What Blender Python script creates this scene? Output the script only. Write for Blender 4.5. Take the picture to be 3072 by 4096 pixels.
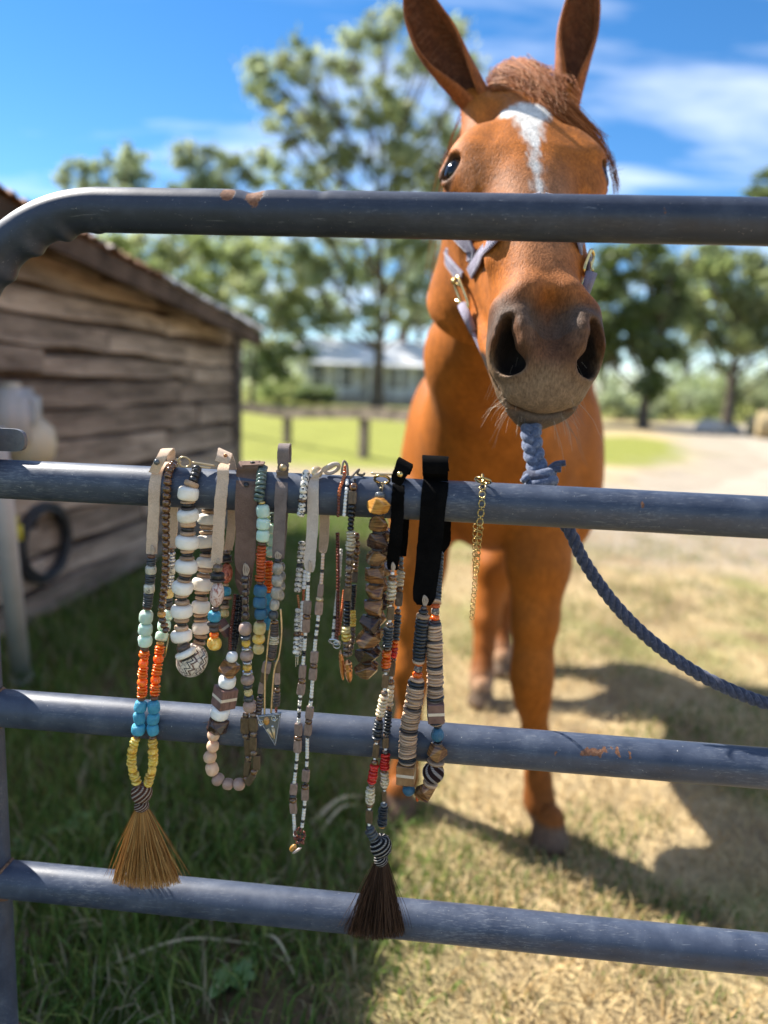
import bpy, bmesh, math, random
import numpy as np
from mathutils import Vector, Matrix, noise as mnoise

for _o in list(bpy.data.objects):
    bpy.data.objects.remove(_o)
rnd = random.Random(7)
rng = np.random.default_rng(7)
scene = bpy.context.scene
col = scene.collection
R = math.radians

# ------------------------------------------------------------------ camera
CAM = np.array([0.0, 0.0, 1.15])
PITCH, ROLL, GATE_ANG, GATE_D = R(10.0125), R(2.1487), R(4.7309), 0.77
_fw = np.array([0, math.cos(PITCH), -math.sin(PITCH)])
_up = np.array([0, math.sin(PITCH), math.cos(PITCH)])
_ri = np.array([1.0, 0, 0])
RI = math.cos(ROLL) * _ri + math.sin(ROLL) * _up
UP = -math.sin(ROLL) * _ri + math.cos(ROLL) * _up
FW = _fw
cam_d = bpy.data.cameras.new('camera')
cam = bpy.data.objects.new('camera', cam_d)
col.objects.link(cam)
cam.matrix_world = Matrix(((RI[0], UP[0], -FW[0], CAM[0]), (RI[1], UP[1], -FW[1], CAM[1]),
                           (RI[2], UP[2], -FW[2], CAM[2]), (0, 0, 0, 1)))
cam_d.sensor_fit = 'VERTICAL'
cam_d.sensor_height = 24.0
cam_d.lens = 24.0 * 2841.0 / 4096.0
cam_d.clip_start = 0.02
cam_d.clip_end = 2000
cam_d.dof.use_dof = True
cam_d.dof.focus_distance = 0.808
cam_d.dof.aperture_fstop = (cam_d.lens / 1000.0) / 0.0125
scene.camera = cam
FPX, CX, CY = 2841.0, 1536.0, 2048.0

# ------------------------------------------------------------------ light
SUN_EL, SUN_AZ = R(45.5), R(33.0)      # azimuth measured from -x towards +y
sdir = np.array([-math.cos(SUN_AZ) * math.cos(SUN_EL), math.sin(SUN_AZ) * math.cos(SUN_EL), math.sin(SUN_EL)])
sun_d = bpy.data.lights.new('sun', 'SUN')
sun_d.energy = 5.0
sun_d.angle = R(0.53)
sun_d.color = (1.0, 0.945, 0.86)
sun = bpy.data.objects.new('sun', sun_d)
col.objects.link(sun)
sun.rotation_euler = Vector(tuple(-sdir)).to_track_quat('-Z', 'Y').to_euler()
sun.location = tuple(sdir * 30)

world = bpy.data.worlds.new('World')
scene.world = world
world.use_nodes = True
wn, wl = world.node_tree.nodes, world.node_tree.links
wn.clear()
w_out = wn.new('ShaderNodeOutputWorld')
w_bg = wn.new('ShaderNodeBackground')
w_bg.inputs['Strength'].default_value = 0.06
sky = wn.new('ShaderNodeTexSky')
sky.sky_type = 'NISHITA'
sky.sun_disc = False
sky.sun_elevation = SUN_EL
sky.sun_rotation = math.atan2(sdir[0], sdir[1])
sky.altitude = 300
sky.air_density = 0.85
sky.dust_density = 0.0
sky.ozone_density = 2.0
w_hs = wn.new('ShaderNodeHueSaturation')
w_hs.inputs['Saturation'].default_value = 1.3
w_hs.inputs['Value'].default_value = 1.4
wl.new(sky.outputs[0], w_hs.inputs['Color'])
# cirrus: a thin sheet high above, projected from the view direction
w_tc = wn.new('ShaderNodeTexCoord')
w_sep = wn.new('ShaderNodeSeparateXYZ')
wl.new(w_tc.outputs['Generated'], w_sep.inputs[0])
def wmath(op, a, b=None):
    n = wn.new('ShaderNodeMath'); n.operation = op
    for i, v in enumerate((a, b)):
        if v is None: continue
        if isinstance(v, (int, float)): n.inputs[i].default_value = v
        else: wl.new(v, n.inputs[i])
    return n.outputs[0]
w_zz = wmath('ADD', wmath('MAXIMUM', w_sep.outputs[2], 0.0), 0.09)
w_cmb = wn.new('ShaderNodeCombineXYZ')
wl.new(wmath('DIVIDE', w_sep.outputs[0], w_zz), w_cmb.inputs[0])
wl.new(wmath('DIVIDE', w_sep.outputs[1], w_zz), w_cmb.inputs[1])
w_map = wn.new('ShaderNodeMapping')
w_map.inputs['Rotation'].default_value = (0, 0, R(35))
w_map.inputs['Scale'].default_value = (0.55, 1.7, 1)
w_map.inputs['Location'].default_value = (8.8, 1.85, 0)
wl.new(w_cmb.outputs[0], w_map.inputs[0])
w_n = wn.new('ShaderNodeTexNoise')
w_n.inputs['Scale'].default_value = 0.9
w_n.inputs['Detail'].default_value = 7
w_n.inputs['Roughness'].default_value = 0.56
w_n.inputs['Distortion'].default_value = 0.5
wl.new(w_map.outputs[0], w_n.inputs['Vector'])
w_r = wn.new('ShaderNodeValToRGB')
w_r.color_ramp.elements[0].position = 0.465
w_r.color_ramp.elements[1].position = 0.74
wl.new(w_n.outputs['Fac'], w_r.inputs[0])
w_mix = wn.new('ShaderNodeMix'); w_mix.data_type = 'RGBA'
wl.new(wmath('MULTIPLY', w_r.outputs[0], 0.85), w_mix.inputs['Factor'])
wl.new(w_hs.outputs[0], w_mix.inputs[6])
w_mix.inputs[7].default_value = (11.0, 11.6, 12.6, 1)
wl.new(w_mix.outputs[2], w_bg.inputs['Color'])
wl.new(w_bg.outputs[0], w_out.inputs[0])

scene.view_settings.view_transform = 'Standard'
scene.view_settings.look = 'None'
scene.view_settings.exposure = 1.28
scene.view_settings.gamma = 1.0
scene.view_settings.use_curve_mapping = False
scene.cycles.max_bounces = 6
scene.cycles.transparent_max_bounces = 6

# ------------------------------------------------------------------ placing helpers
S = 3072 / 1659.0
def ray(px, py):                       # photo pixel (3072 x 4096) -> direction
    return FW + RI * ((px - CX) / FPX) + UP * (-(py - CY) / FPX)
def gnd(px, py, z=0.0):
    d = ray(px, py); t = (z - CAM[2]) / d[2]
    return CAM + d * t
def aty(px, py, y):                    # at world depth y
    d = ray(px, py)
    return CAM + d * (y / d[1])
def dy(px, py, y):                     # the same in the coordinates of the 1659 px wide view
    return aty(px * S, py * S, y)
def dg(px, py, z=0.0):
    return gnd(px * S, py * S, z)
GU = np.array([math.cos(GATE_ANG), -math.sin(GATE_ANG), 0.0])      # along the rails
GN = np.array([-math.sin(GATE_ANG), -math.cos(GATE_ANG), 0.0])     # towards the camera
GO = np.array([0.0, GATE_D, CAM[2]])
ZV = np.array([0.0, 0.0, 1.0])
def at(px, py, n=0.0):                 # on the plane n metres in front of the rails' axes
    d = ray(px, py)
    t = np.dot(GO + GN * n - CAM, GN) / np.dot(d, GN)
    return CAM + d * t
PIPE_R = 0.0225
RAIL_H = [0.17309, -0.12063, -0.40296, -0.63684]
MPP = GATE_D / FPX                     # metres per photo pixel near the gate

# ------------------------------------------------------------------ objects
def tag(o, label=None, cat=None, group=None, kind=None):
    if label: o['label'] = label
    if cat: o['category'] = cat
    if group: o['group'] = group
    if kind: o['kind'] = kind
    return o
def empty(name, loc, label=None, cat=None, group=None):
    o = bpy.data.objects.new(name, None)
    o.empty_display_size = 0.05
    o.location = tuple(loc)
    col.objects.link(o)
    return tag(o, label, cat, group)
def link(name, me, parent=None, loc=None):
    o = bpy.data.objects.new(name, me)
    col.objects.link(o)
    if parent is not None:
        o.parent = parent
        o.matrix_parent_inverse = Matrix.Translation(parent.location).inverted()
    if loc is not None:
        o.location = tuple(loc)
    return o
class MB:
    """collects verts and faces, then links them as ONE mesh object"""
    def __init__(s): s.v = []; s.f = []; s.m = []; s.n = 0
    def add(s, v, f, mi=0):
        s.v.append(np.asarray(v, float).reshape(-1, 3)); k = s.n
        s.f.extend([tuple(int(i) + k for i in q) for q in f]); s.m.extend([mi] * len(f))
        s.n += len(s.v[-1]); return s
    def box(s, c, size, rot=None, mi=0, axes=None):
        x, y, z = [d / 2 for d in size]
        p = np.array([(-x,-y,-z),(x,-y,-z),(x,y,-z),(-x,y,-z),(-x,-y,z),(x,-y,z),(x,y,z),(-x,y,z)])
        if axes is not None: p = p @ np.array(axes)
        elif rot: p = p @ np.array(Matrix.Rotation(rot, 3, 'Z')).T
        return s.add(p + np.array(c), [(0,3,2,1),(4,5,6,7),(0,1,5,4),(1,2,6,5),(2,3,7,6),(3,0,4,7)], mi)
    def tube(s, pts, rad, seg=8, cap=True, mi=0, ref=None):
        pts = np.asarray(pts, float); n = len(pts)
        rad = np.broadcast_to(np.asarray(rad, float), (n,)) if np.ndim(rad) < 2 else np.asarray(rad)
        T = np.gradient(pts, axis=0); T /= np.linalg.norm(T, axis=1)[:, None] + 1e-12
        u = np.array(ref if ref is not None else ((0, 0, 1) if abs(T[0][2]) < .9 else (1, 0, 0)), float)
        an = np.linspace(0, 2 * math.pi, seg, endpoint=False); V = []
        for i in range(n):
            u = u - T[i] * np.dot(u, T[i]); u /= np.linalg.norm(u) + 1e-12
            w = np.cross(T[i], u)
            V.append(pts[i] + rad[i] * (np.cos(an)[:, None] * u + np.sin(an)[:, None] * w))
        V = np.concatenate(V); F = []
        for i in range(n - 1):
            for j in range(seg):
                a, b = i * seg + j, i * seg + (j + 1) % seg
                F.append((a, b, b + seg, a + seg))
        if cap:
            F.append(tuple(range(seg - 1, -1, -1))); F.append(tuple((n - 1) * seg + j for j in range(seg)))
        return s.add(V, F, mi)
    def lathe(s, prof, seg=16, M=None, mi=0):
        an = np.linspace(0, 2 * math.pi, seg, endpoint=False); V = []; F = []
        for r_, z in prof:
            V.append(np.stack([r_ * np.cos(an), r_ * np.sin(an), np.full(seg, z)], 1))
        for i in range(len(prof) - 1):
            for j in range(seg):
                a, b = i * seg + j, i * seg + (j + 1) % seg
                F.append((a, b, b + seg, a + seg))
        F.append(tuple(range(seg - 1, -1, -1))); F.append(tuple((len(prof) - 1) * seg + j for j in range(seg)))
        V = np.concatenate(V)
        if M is not None:
            M = np.array(M); V = V @ M[:3, :3].T + M[:3, 3]
        return s.add(V, F, mi)
    def mesh(s, name, mats, smooth=True):
        me = bpy.data.meshes.new(name)
        v = np.concatenate(s.v) if s.v else np.zeros((0, 3))
        me.from_pydata(v.tolist(), [], s.f)
        for m in (mats if isinstance(mats, (list, tuple)) else [mats]): me.materials.append(m)
        if any(s.m): me.polygons.foreach_set('material_index', s.m)
        if smooth: me.polygons.foreach_set('use_smooth', [True] * len(me.polygons))
        me.update(); return me
    def build(s, name, mats, parent=None, smooth=True, origin=None):
        if origin is not None:
            s.v = [q - np.array(origin) for q in s.v]
        o = link(name, s.mesh(name, mats, smooth), parent)
        if origin is not None:
            o.location = tuple(origin)
        return o
def sharp(o, ang=35):
    me = o.data
    try: me.set_sharp_from_angle(angle=R(ang))
    except Exception: pass
    return o
def catmull(pts, per=8):
    p = np.asarray(pts, float)
    q = np.vstack([2 * p[0] - p[1], p, 2 * p[-1] - p[-2]]); out = []
    for i in range(1, len(q) - 2):
        a, b, c, d = q[i - 1], q[i], q[i + 1], q[i + 2]
        for t in np.linspace(0, 1, per, endpoint=False):
            out.append(.5 * ((2 * b) + (-a + c) * t + (2 * a - 5 * b + 4 * c - d) * t * t + (-a + 3 * b - 3 * c + d) * t ** 3))
    out.append(q[-2]); return np.array(out)
def resample(pts, n):
    p = np.asarray(pts, float); d = np.r_[0, np.cumsum(np.linalg.norm(np.diff(p, axis=0), axis=1))]
    t = np.linspace(0, d[-1], n); return np.stack([np.interp(t, d, p[:, k]) for k in range(p.shape[1])], 1)

# ------------------------------------------------------------------ materials
class NT:
    def __init__(s, name):
        s.m = bpy.data.materials.new(name); s.m.use_nodes = True
        s.n, s.l = s.m.node_tree.nodes, s.m.node_tree.links
        s.b = s.n['Principled BSDF']; s.out = s.n['Material Output']
    def new(s, t, **kw):
        n = s.n.new(t)
        for k, v in kw.items(): setattr(n, k, v)
        return n
    def set(s, node, **kw):
        for k, v in kw.items():
            k = k.replace('_', ' ')
            if hasattr(v, 'is_linked') or isinstance(v, bpy.types.NodeSocket): s.l.new(v, node.inputs[k])
            else: node.inputs[k].default_value = v
    def coord(s, which='Object', scale=(1, 1, 1), rot=(0, 0, 0)):
        tc = s.new('ShaderNodeTexCoord'); mp = s.new('ShaderNodeMapping')
        mp.inputs['Scale'].default_value = scale; mp.inputs['Rotation'].default_value = rot
        s.l.new(tc.outputs[which], mp.inputs[0]); return mp.outputs[0]
    def noise(s, vec, scale, detail=4, rough=.55, dist=0):
        n = s.new('ShaderNodeTexNoise'); s.l.new(vec, n.inputs['Vector'])
        n.inputs['Scale'].default_value = scale; n.inputs['Detail'].default_value = detail
        n.inputs['Roughness'].default_value = rough; n.inputs['Distortion'].default_value = dist
        return n.outputs['Fac']
    def ramp(s, fac, stops, interp='LINEAR'):
        r = s.new('ShaderNodeValToRGB'); s.l.new(fac, r.inputs[0]); e = r.color_ramp.elements
        r.color_ramp.interpolation = interp
        while len(e) < len(stops): e.new(0.5)
        for i, (p, c) in enumerate(stops):
            e[i].position = p; e[i].color = (c if len(c) == 4 else (*c, 1)) if hasattr(c, '__len__') else (c, c, c, 1)
        return r.outputs[0]
    def mix(s, fac, a, b, mode='MIX'):
        n = s.new('ShaderNodeMix', data_type='RGBA', blend_type=mode)
        for i, v in ((0, fac), (6, a), (7, b)):
            if isinstance(v, bpy.types.NodeSocket): s.l.new(v, n.inputs[i])
            elif i == 0: n.inputs[0].default_value = v
            else: n.inputs[i].default_value = (*v, 1) if len(v) == 3 else v
        return n.outputs[2]
    def math(s, op, a, b=0.0):
        n = s.new('ShaderNodeMath', operation=op)
        for i, v in enumerate((a, b)):
            if isinstance(v, bpy.types.NodeSocket): s.l.new(v, n.inputs[i])
            else: n.inputs[i].default_value = v
        return n.outputs[0]
    def bump(s, h, strength=.3, dist=.002):
        n = s.new('ShaderNodeBump'); n.inputs['Strength'].default_value = strength; n.inputs['Distance'].default_value = dist
        s.l.new(h, n.inputs['Height']); s.l.new(n.outputs[0], s.b.inputs['Normal']); return n.outputs[0]
    def rand(s):
        return s.new('ShaderNodeObjectInfo').outputs['Random']
def simple(name, stops, scale=8, rough=.6, bump=0, bdist=.001, metal=0, spec=.5, sss=0, sssr=(.004, .003, .002), detail=5,
           aniso=(1, 1, 1), vary=0.0, trans=0, coat=0, bscale=None, coords='Object', sheen=0):
    t = NT(name); v = t.coord(coords, aniso)
    f = t.noise(v, scale, detail, .6)
    c = t.ramp(f, stops)
    if vary:
        hs = t.new('ShaderNodeHueSaturation'); t.l.new(c, hs.inputs['Color'])
        t.l.new(t.math('ADD', t.math('MULTIPLY', t.rand(), 2 * vary), 1 - vary), hs.inputs['Value']); c = hs.outputs[0]
    t.l.new(c, t.b.inputs['Base Color'])
    t.set(t.b, Roughness=rough, Metallic=metal, Specular_IOR_Level=spec)
    if sss:
        t.set(t.b, Subsurface_Weight=sss, Subsurface_Radius=sssr, Subsurface_Scale=1.0)
    if trans: t.set(t.b, Transmission_Weight=trans)
    if coat: t.set(t.b, Coat_Weight=coat, Coat_Roughness=.15)
    if sheen: t.set(t.b, Sheen_Weight=sheen, Sheen_Roughness=.4)
    if bump:
        t.bump(t.noise(v, bscale or scale * 6, 3, .6), bump, bdist)
    return t.m
# ================================================================== the setting
def fastmesh(name, V, F, mats, colors=None, smooth=False):
    """V (n,3), F (m,k) faces of one size; colors per vertex"""
    me = bpy.data.meshes.new(name)
    V = np.asarray(V, np.float32); F = np.asarray(F, np.int32); k = F.shape[1]
    me.vertices.add(len(V)); me.vertices.foreach_set('co', V.ravel())
    me.loops.add(F.size); me.loops.foreach_set('vertex_index', F.ravel())
    me.polygons.add(len(F)); me.polygons.foreach_set('loop_start', np.arange(0, F.size, k, dtype=np.int32))
    try: me.polygons.foreach_set('loop_total', np.full(len(F), k, np.int32))
    except Exception: pass
    if smooth: me.polygons.foreach_set('use_smooth', np.ones(len(F), bool))
    for m in (mats if isinstance(mats, (list, tuple)) else [mats]): me.materials.append(m)
    if colors is not None:
        a = me.color_attributes.new('tint', 'FLOAT_COLOR', 'POINT')
        c = np.ones((len(V), 4), np.float32); c[:, :3] = colors
        a.data.foreach_set('color', c.ravel())
    me.update(); me.validate()
    return me
_G = np.random.default_rng(3).random((64, 64, 64)).astype(np.float32)
def vnoise(P, scale, seed=0):          # smooth value noise 0..1 on points
    p = np.asarray(P, float) * scale + seed * 17.31
    i = np.floor(p).astype(int); f = p - i; f = f * f * (3 - 2 * f); out = 0
    for a in (0, 1):
        for b in (0, 1):
            for c in (0, 1):
                w = (f[:, 0] if a else 1 - f[:, 0]) * (f[:, 1] if b else 1 - f[:, 1]) * (f[:, 2] if c else 1 - f[:, 2])
                out = out + w * _G[(i[:, 0] + a) % 64, (i[:, 1] + b) % 64, (i[:, 2] + c) % 64]
    return out
def sstep(a, b, x):
    t = np.clip((x - a) / (b - a), 0, 1); return t * t * (3 - 2 * t)

STRAW, SOIL, GREEN, LAWN, GRAVEL = [np.array(c) for c in
    ((.53, .405, .225), (.20, .135, .08), (.15, .20, .045), (.27, .28, .065), (.40, .34, .27))]
def lush(x, y):                        # long green grass in the damp strip along the shed
    return sstep(.45, -.35, x - .05 * (y - 2) + .0) * sstep(9, 6, y)
DRIVE = [(1.2, 5.6), (2.6, 5.0), (6, 5.2), (12, 7), (26, 13), (60, 22), (60, 37), (30, 36), (14, 33), (10.5, 28), (8.6, 20), (6.2, 13.5), (3.4, 9.5), (1.6, 8.3)]
def poly_dist(x, y):                   # signed distance to the edge of the drive, negative inside
    q = np.array(DRIVE); best = np.full(len(x), 1e9); ins = np.zeros(len(x), bool)
    for a, b in zip(q, np.roll(q, -1, 0)):
        e = b - a; t = np.clip(((x - a[0]) * e[0] + (y - a[1]) * e[1]) / (e @ e), 0, 1)
        best = np.minimum(best, np.hypot(x - a[0] - t * e[0], y - a[1] - t * e[1]))
        cr = (a[1] > y) != (b[1] > y); xi = a[0] + (y - a[1]) / (b[1] - a[1] + 1e-12) * e[0]
        ins ^= cr & (x < xi)
    return np.where(ins, -best, best)
def ground_color(P):
    x, y = P[:, 0], P[:, 1]; Q = np.c_[x, y, 0 * x]
    n1, n2, n3 = vnoise(Q, 1.1, 1), vnoise(Q, 3.7, 2), vnoise(Q, 9.0, 3)
    c = STRAW[None] * (.78 + .4 * n3)[:, None]
    g = sstep(.50, .75, n1 * .5 + n2 * .5)
    c = c + (GREEN * 1.2 - c) * (g * .75)[:, None]
    s = sstep(.56, .74, n2 * .4 + vnoise(Q, 6, 5) * .6)
    c = c + (SOIL * 1.25 - c) * (s * .8)[:, None]
    l = lush(x, y)
    lc = GREEN * .75 + (SOIL * .8 - GREEN * .75) * sstep(.45, .7, n2)[:, None]
    c = c + (lc - c) * l[:, None]
    # mown lawn beyond the shed and the fence, bare strip before it
    far = sstep(9.5, 10.6, y + .6 * n1) * sstep(2.6, 1.4, x - .06 * (y - 10))
    c = c + (LAWN * (.8 + .4 * n2)[:, None] - c) * far[:, None]
    bare = sstep(6.8, 8.0, y) * sstep(10.9, 9.9, y + .7 * n1) * sstep(3, 1, x)
    c = c + (np.array((.42, .33, .23)) - c) * (bare * .85)[:, None]
    far2 = sstep(30, 40, y)
    c = c + (LAWN * .7 - c) * far2[:, None]
    # green tongue beside the drive
    t = sstep(1.0, .55, ((x - .34 * y) / 1.6) ** 2 + ((y - 16) / 5.0) ** 2)
    c = c + (LAWN * .95 - c) * t[:, None]
    d = poly_dist(x, y) + 1.1 * (n2 - .5) + .8 * (n1 - .5) + .5 * (n3 - .5)
    gv = sstep(.9, -.2, d) * .92
    c = c + (GRAVEL * (.85 + .3 * n3)[:, None] - c) * gv[:, None]
    return np.clip(c, .02, .8)

def ground_mat():
    t = NT('ground'); a = t.new('ShaderNodeAttribute', attribute_name='tint').outputs['Color']
    v = t.coord('Object')
    f = t.noise(v, 28, 6, .7); f2 = t.noise(v, 140, 4, .7)
    c = t.mix(1.0, a, t.ramp(f, [(.25, .55), (.75, 1.4)]), 'MULTIPLY')
    c = t.mix(1.0, c, t.ramp(f2, [(.3, .65), (.7, 1.3)]), 'MULTIPLY')
    t.l.new(c, t.b.inputs['Base Color']); t.set(t.b, Roughness=.95, Specular_IOR_Level=.1)
    t.bump(t.math('ADD', f, t.math('MULTIPLY', f2, .5)), .9, .02)
    return t.m
rr = np.r_[np.geomspace(.25, 60, 250), np.geomspace(66, 900, 14)]
th = np.linspace(0, 2 * math.pi, 340, endpoint=False)
gx = (rr[:, None] * np.cos(th)).ravel(); gy = (rr[:, None] * np.sin(th)).ravel()
GV = np.c_[gx, gy, np.zeros_like(gx)]
GV[:, 2] = (.03 * (vnoise(GV, .8, 4) - .5) + .012 * (vnoise(GV, 4, 6) - .5)) * sstep(40, 10, np.hypot(gx, gy)) * sstep(-.2, 1.0, poly_dist(GV[:, 0], GV[:, 1]))
GV = np.vstack([GV, [[0, 0, 0]]])
I, J = np.meshgrid(np.arange(len(rr) - 1), np.arange(len(th)), indexing='ij')
J2 = (J + 1) % len(th); n_t = len(th)
GF = np.stack([I * n_t + J, (I + 1) * n_t + J, (I + 1) * n_t + J2, I * n_t + J2], -1).reshape(-1, 4)
ground = link('ground', fastmesh('ground', GV, GF, ground_mat(), ground_color(GV), True))
tag(ground, 'dry straw coloured paddock ground with green patches', kind='structure')

# gravel drive: a sheet with an uneven edge
def sheet(name, outline, z, m, label):
    o = catmull(np.array(outline + outline[:1]), 10)[:-1]
    o = o + .8 * (np.c_[vnoise(np.c_[o, 0 * o[:, :1]], 1.3, 8), vnoise(np.c_[o, 0 * o[:, :1]], 1.3, 9)] - .5)
    bm = bmesh.new(); vs = [bm.verts.new((p[0], p[1], z)) for p in o]; f = bm.faces.new(vs)
    if f.normal.z < 0: f.normal_flip()
    bmesh.ops.triangulate(bm, faces=bm.faces[:])
    me = bpy.data.meshes.new(name); bm.to_mesh(me); me.materials.append(m)
    return tag(link(name, me), label, kind='structure')
def gravel_mat():
    t = NT('gravel'); v = t.coord('Object')
    f = t.noise(v, 1.1, 4, .6); f2 = t.noise(v, 60, 4, .7)
    c = t.ramp(f, [(.3, (.36, .30, .225)), (.6, (.44, .385, .31))])
    c = t.mix(1.0, c, t.ramp(f2, [(.3, .7), (.7, 1.2)]), 'MULTIPLY')
    t.l.new(c, t.b.inputs['Base Color']); t.set(t.b, Roughness=.95, Specular_IOR_Level=.1)
    t.bump(f2, .8, .015); return t.m
sheet('gravel_drive', [(2.2, 6.4), (3.4, 6.0), (6.5, 6.3), (12, 8), (26, 14.5), (60, 23.5), (60, 35.5), (30, 34.5), (14.8, 31.5), (11.6, 27.5), (9.7, 20), (7.2, 13.3), (4.2, 9.4), (2.4, 7.9)],
      .007, gravel_mat(), 'pale grey gravel drive curving behind the horse')

# ---- grass
def blade_mat(name, rough=.6, trans=.35):
    t = NT(name); a = t.new('ShaderNodeAttribute', attribute_name='tint').outputs['Color']
    t.l.new(a, t.b.inputs['Base Color']); t.set(t.b, Roughness=rough, Specular_IOR_Level=.25)
    tr = t.new('ShaderNodeBsdfTranslucent'); t.l.new(a, tr.inputs[0])
    mx = t.new('ShaderNodeMixShader'); mx.inputs[0].default_value = trans
    t.l.new(t.b.outputs[0], mx.inputs[1]); t.l.new(tr.outputs[0], mx.inputs[2]); t.l.new(mx.outputs[0], t.out.inputs[0])
    return t.m
def blades(name, P, h, w, lean, c, m, label):
    """curved blades: 5 verts, a quad and a tip"""
    n = len(P); a = rng.uniform(0, 2 * math.pi, n); b = rng.uniform(0, 2 * math.pi, n)
    d = np.c_[np.cos(a), np.sin(a), np.zeros(n)]; s = np.c_[-np.sin(b), np.cos(b), np.zeros(n)] * (w / 2)[:, None]
    up = np.array([0, 0, 1.0])
    m1 = P + up * (h * .55 * np.cos(lean * .5))[:, None] + d * (h * .55 * np.sin(lean * .5))[:, None]
    tp = m1 + up * (h * .5 * np.cos(lean * 1.25))[:, None] + d * (h * .5 * np.sin(lean * 1.25))[:, None]
    tp[:, 2] = np.maximum(tp[:, 2], P[:, 2] + .004)
    V = np.stack([P - s, P + s, m1 + s * .8, m1 - s * .8, tp], 1).reshape(-1, 3)
    k = np.arange(n)[:, None] * 5
    F = np.concatenate([k + [0, 1, 2], k + [0, 2, 3], k + [3, 2, 4]])
    C = np.repeat(c, 5, 0)
    o = link(name, fastmesh(name, V, F, m, C)); return tag(o, label, kind='stuff')
def scatter(n, r0, r1, a0=-36, a1=36):
    r = rng.uniform(r0, r1, n); a = np.radians(rng.uniform(a0, a1, n))
    x, y = r * np.sin(a), r * np.cos(a)
    return np.c_[x, y, np.zeros(n)]
P = scatter(110000, .7, 8.5)
keep = rng.random(len(P)) > .85 * lush(P[:, 0], P[:, 1]) + .2
P = P[keep & ~((P[:, 0] < -1.45 + .06 * (P[:, 1] - 6.6)) & (P[:, 1] < 6.7))]
n = len(P); k = vnoise(P, 5, 11)
c = np.array((.57, .44, .245)) * rng.uniform(.55, 1.25, (n, 1)) * np.array([1, .98, .9])
c[rng.random(n) < .25] *= np.array((.75, .66, .55))
blades('dry_grass', P, rng.uniform(.02, .06, n) * (.6 + k), rng.uniform(.002, .004, n), rng.uniform(.7, 1.5, n), c,
       blade_mat('straw_blade', .7, .2), 'short dry straw coloured grass covering the paddock')
P = scatter(150000, .7, 8.5)
l = lush(P[:, 0], P[:, 1]); q = vnoise(P, 1.9, 13) * .55 + vnoise(P, 6, 14) * .45
keep = rng.random(len(P)) < np.maximum(l * (.25 + .75 * sstep(.3, .55, q)), .8 * sstep(.50, .64, q))
P = P[keep & ~((P[:, 0] < -1.45 + .06 * (P[:, 1] - 6.6)) & (P[:, 1] < 6.7))]
n = len(P); l = lush(P[:, 0], P[:, 1])
c = np.where(rng.random((n, 1)) < .7, np.array([[.135, .22, .045]]), np.array([[.26, .30, .075]])) * rng.uniform(.6, 1.3, (n, 1))
dead = rng.random(n) < .16; c[dead] = np.array((.48, .40, .24)) * rng.uniform(.6, 1.1, (dead.sum(), 1))
blades('green_grass', P, (.028 + .065 * l) * rng.uniform(.5, 1.4, n), rng.uniform(.0025, .005, n) * (1 + .4 * l), rng.uniform(.2, 1.2, n), c,
       blade_mat('green_blade', .5, .35), 'green grass tufts growing thick along the shed')

# ---- weeds and straw stalks seen between the rails
leaf_m = simple('weed_leaf', [(.3, (.10, .20, .05)), (.7, (.17, .28, .08))], 20, .45, .2)
def leaf_mesh(L, W, droop, fold=.25):
    mb = MB(); V = []; F = []; n = 7
    for i in range(n):
        t = i / (n - 1); w = W * (math.sin(math.pi * min(1, t * .93 + .05)) ** .8) * .5
        x = L * t * math.cos(droop * t); z = L * (t * .55 - droop * t * t * .55)
        V += [(x, -w, z + fold * w), (x, 0, z), (x, w, z + fold * w)]
    for i in range(n - 1):
        for j in (0, 1):
            a = i * 3 + j; F.append((a, a + 3, a + 4, a + 1))
    return V, F
def weed(px, py, size, nleaf, label, seed):
    r_ = random.Random(seed); p = dg(px, py)
    e = empty('weed', p, label, 'weed', 'broad leaved weeds in the grass')
    for i in range(nleaf):
        V, F = leaf_mesh(size * r_.uniform(.7, 1.15), size * .38, r_.uniform(.3, .9))
        a = 2 * math.pi * i / nleaf + r_.uniform(-.4, .4)
        Rm = np.array(Matrix.Rotation(a, 3, 'Z')); MB().add(np.array(V) @ Rm.T + p + [0, 0, .012], F).build('leaf', leaf_m, e)
weed(165, 1800, .085, 6, 'broad leaved weed in shade left of the tan tassel', 1)
weed(60, 1850, .06, 5, 'small broad leaved weed beside the gate upright', 2)
weed(500, 2130, .075, 6, 'broad leaved weed under the lowest visible rail', 3)
weed(560, 1790, .06, 6, 'broad leaved weed below the peach bead loop', 4)
straw_m = simple('straw_stalk', [(.3, (.52, .42, .25)), (.7, (.68, .57, .36))], 30, .7, .2)
def stalk(a, b, r_, label):
    A, B = dg(*a, .015), dg(*b, .02); mid = (A + B) / 2 + np.array([0, 0, .035])
    o = MB().tube(catmull([A, mid, B], 6), np.linspace(r_, r_ * .35, 13), 6).build('straw_stalk', straw_m, origin=A)
    tag(o, label, 'straw', 'dry stalks lying in the grass')
stalk((672, 1782), (795, 1722), .010, 'thick pale dry stalk lying right of the long seed bead necklace')
stalk((690, 1800), (782, 1742), .006, 'thinner dry stalk under the thick pale one')
stalk((235, 2085), (560, 2040), .004, 'long dry stalk lying below the fourth rail')
stalk((560, 2020), (640, 2110), .004, 'dry stalk leaning across green grass near the dark tassel')
stalk((520, 1980), (620, 1900), .004, 'dry stalk between the fourth rail and the weeds')

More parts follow.
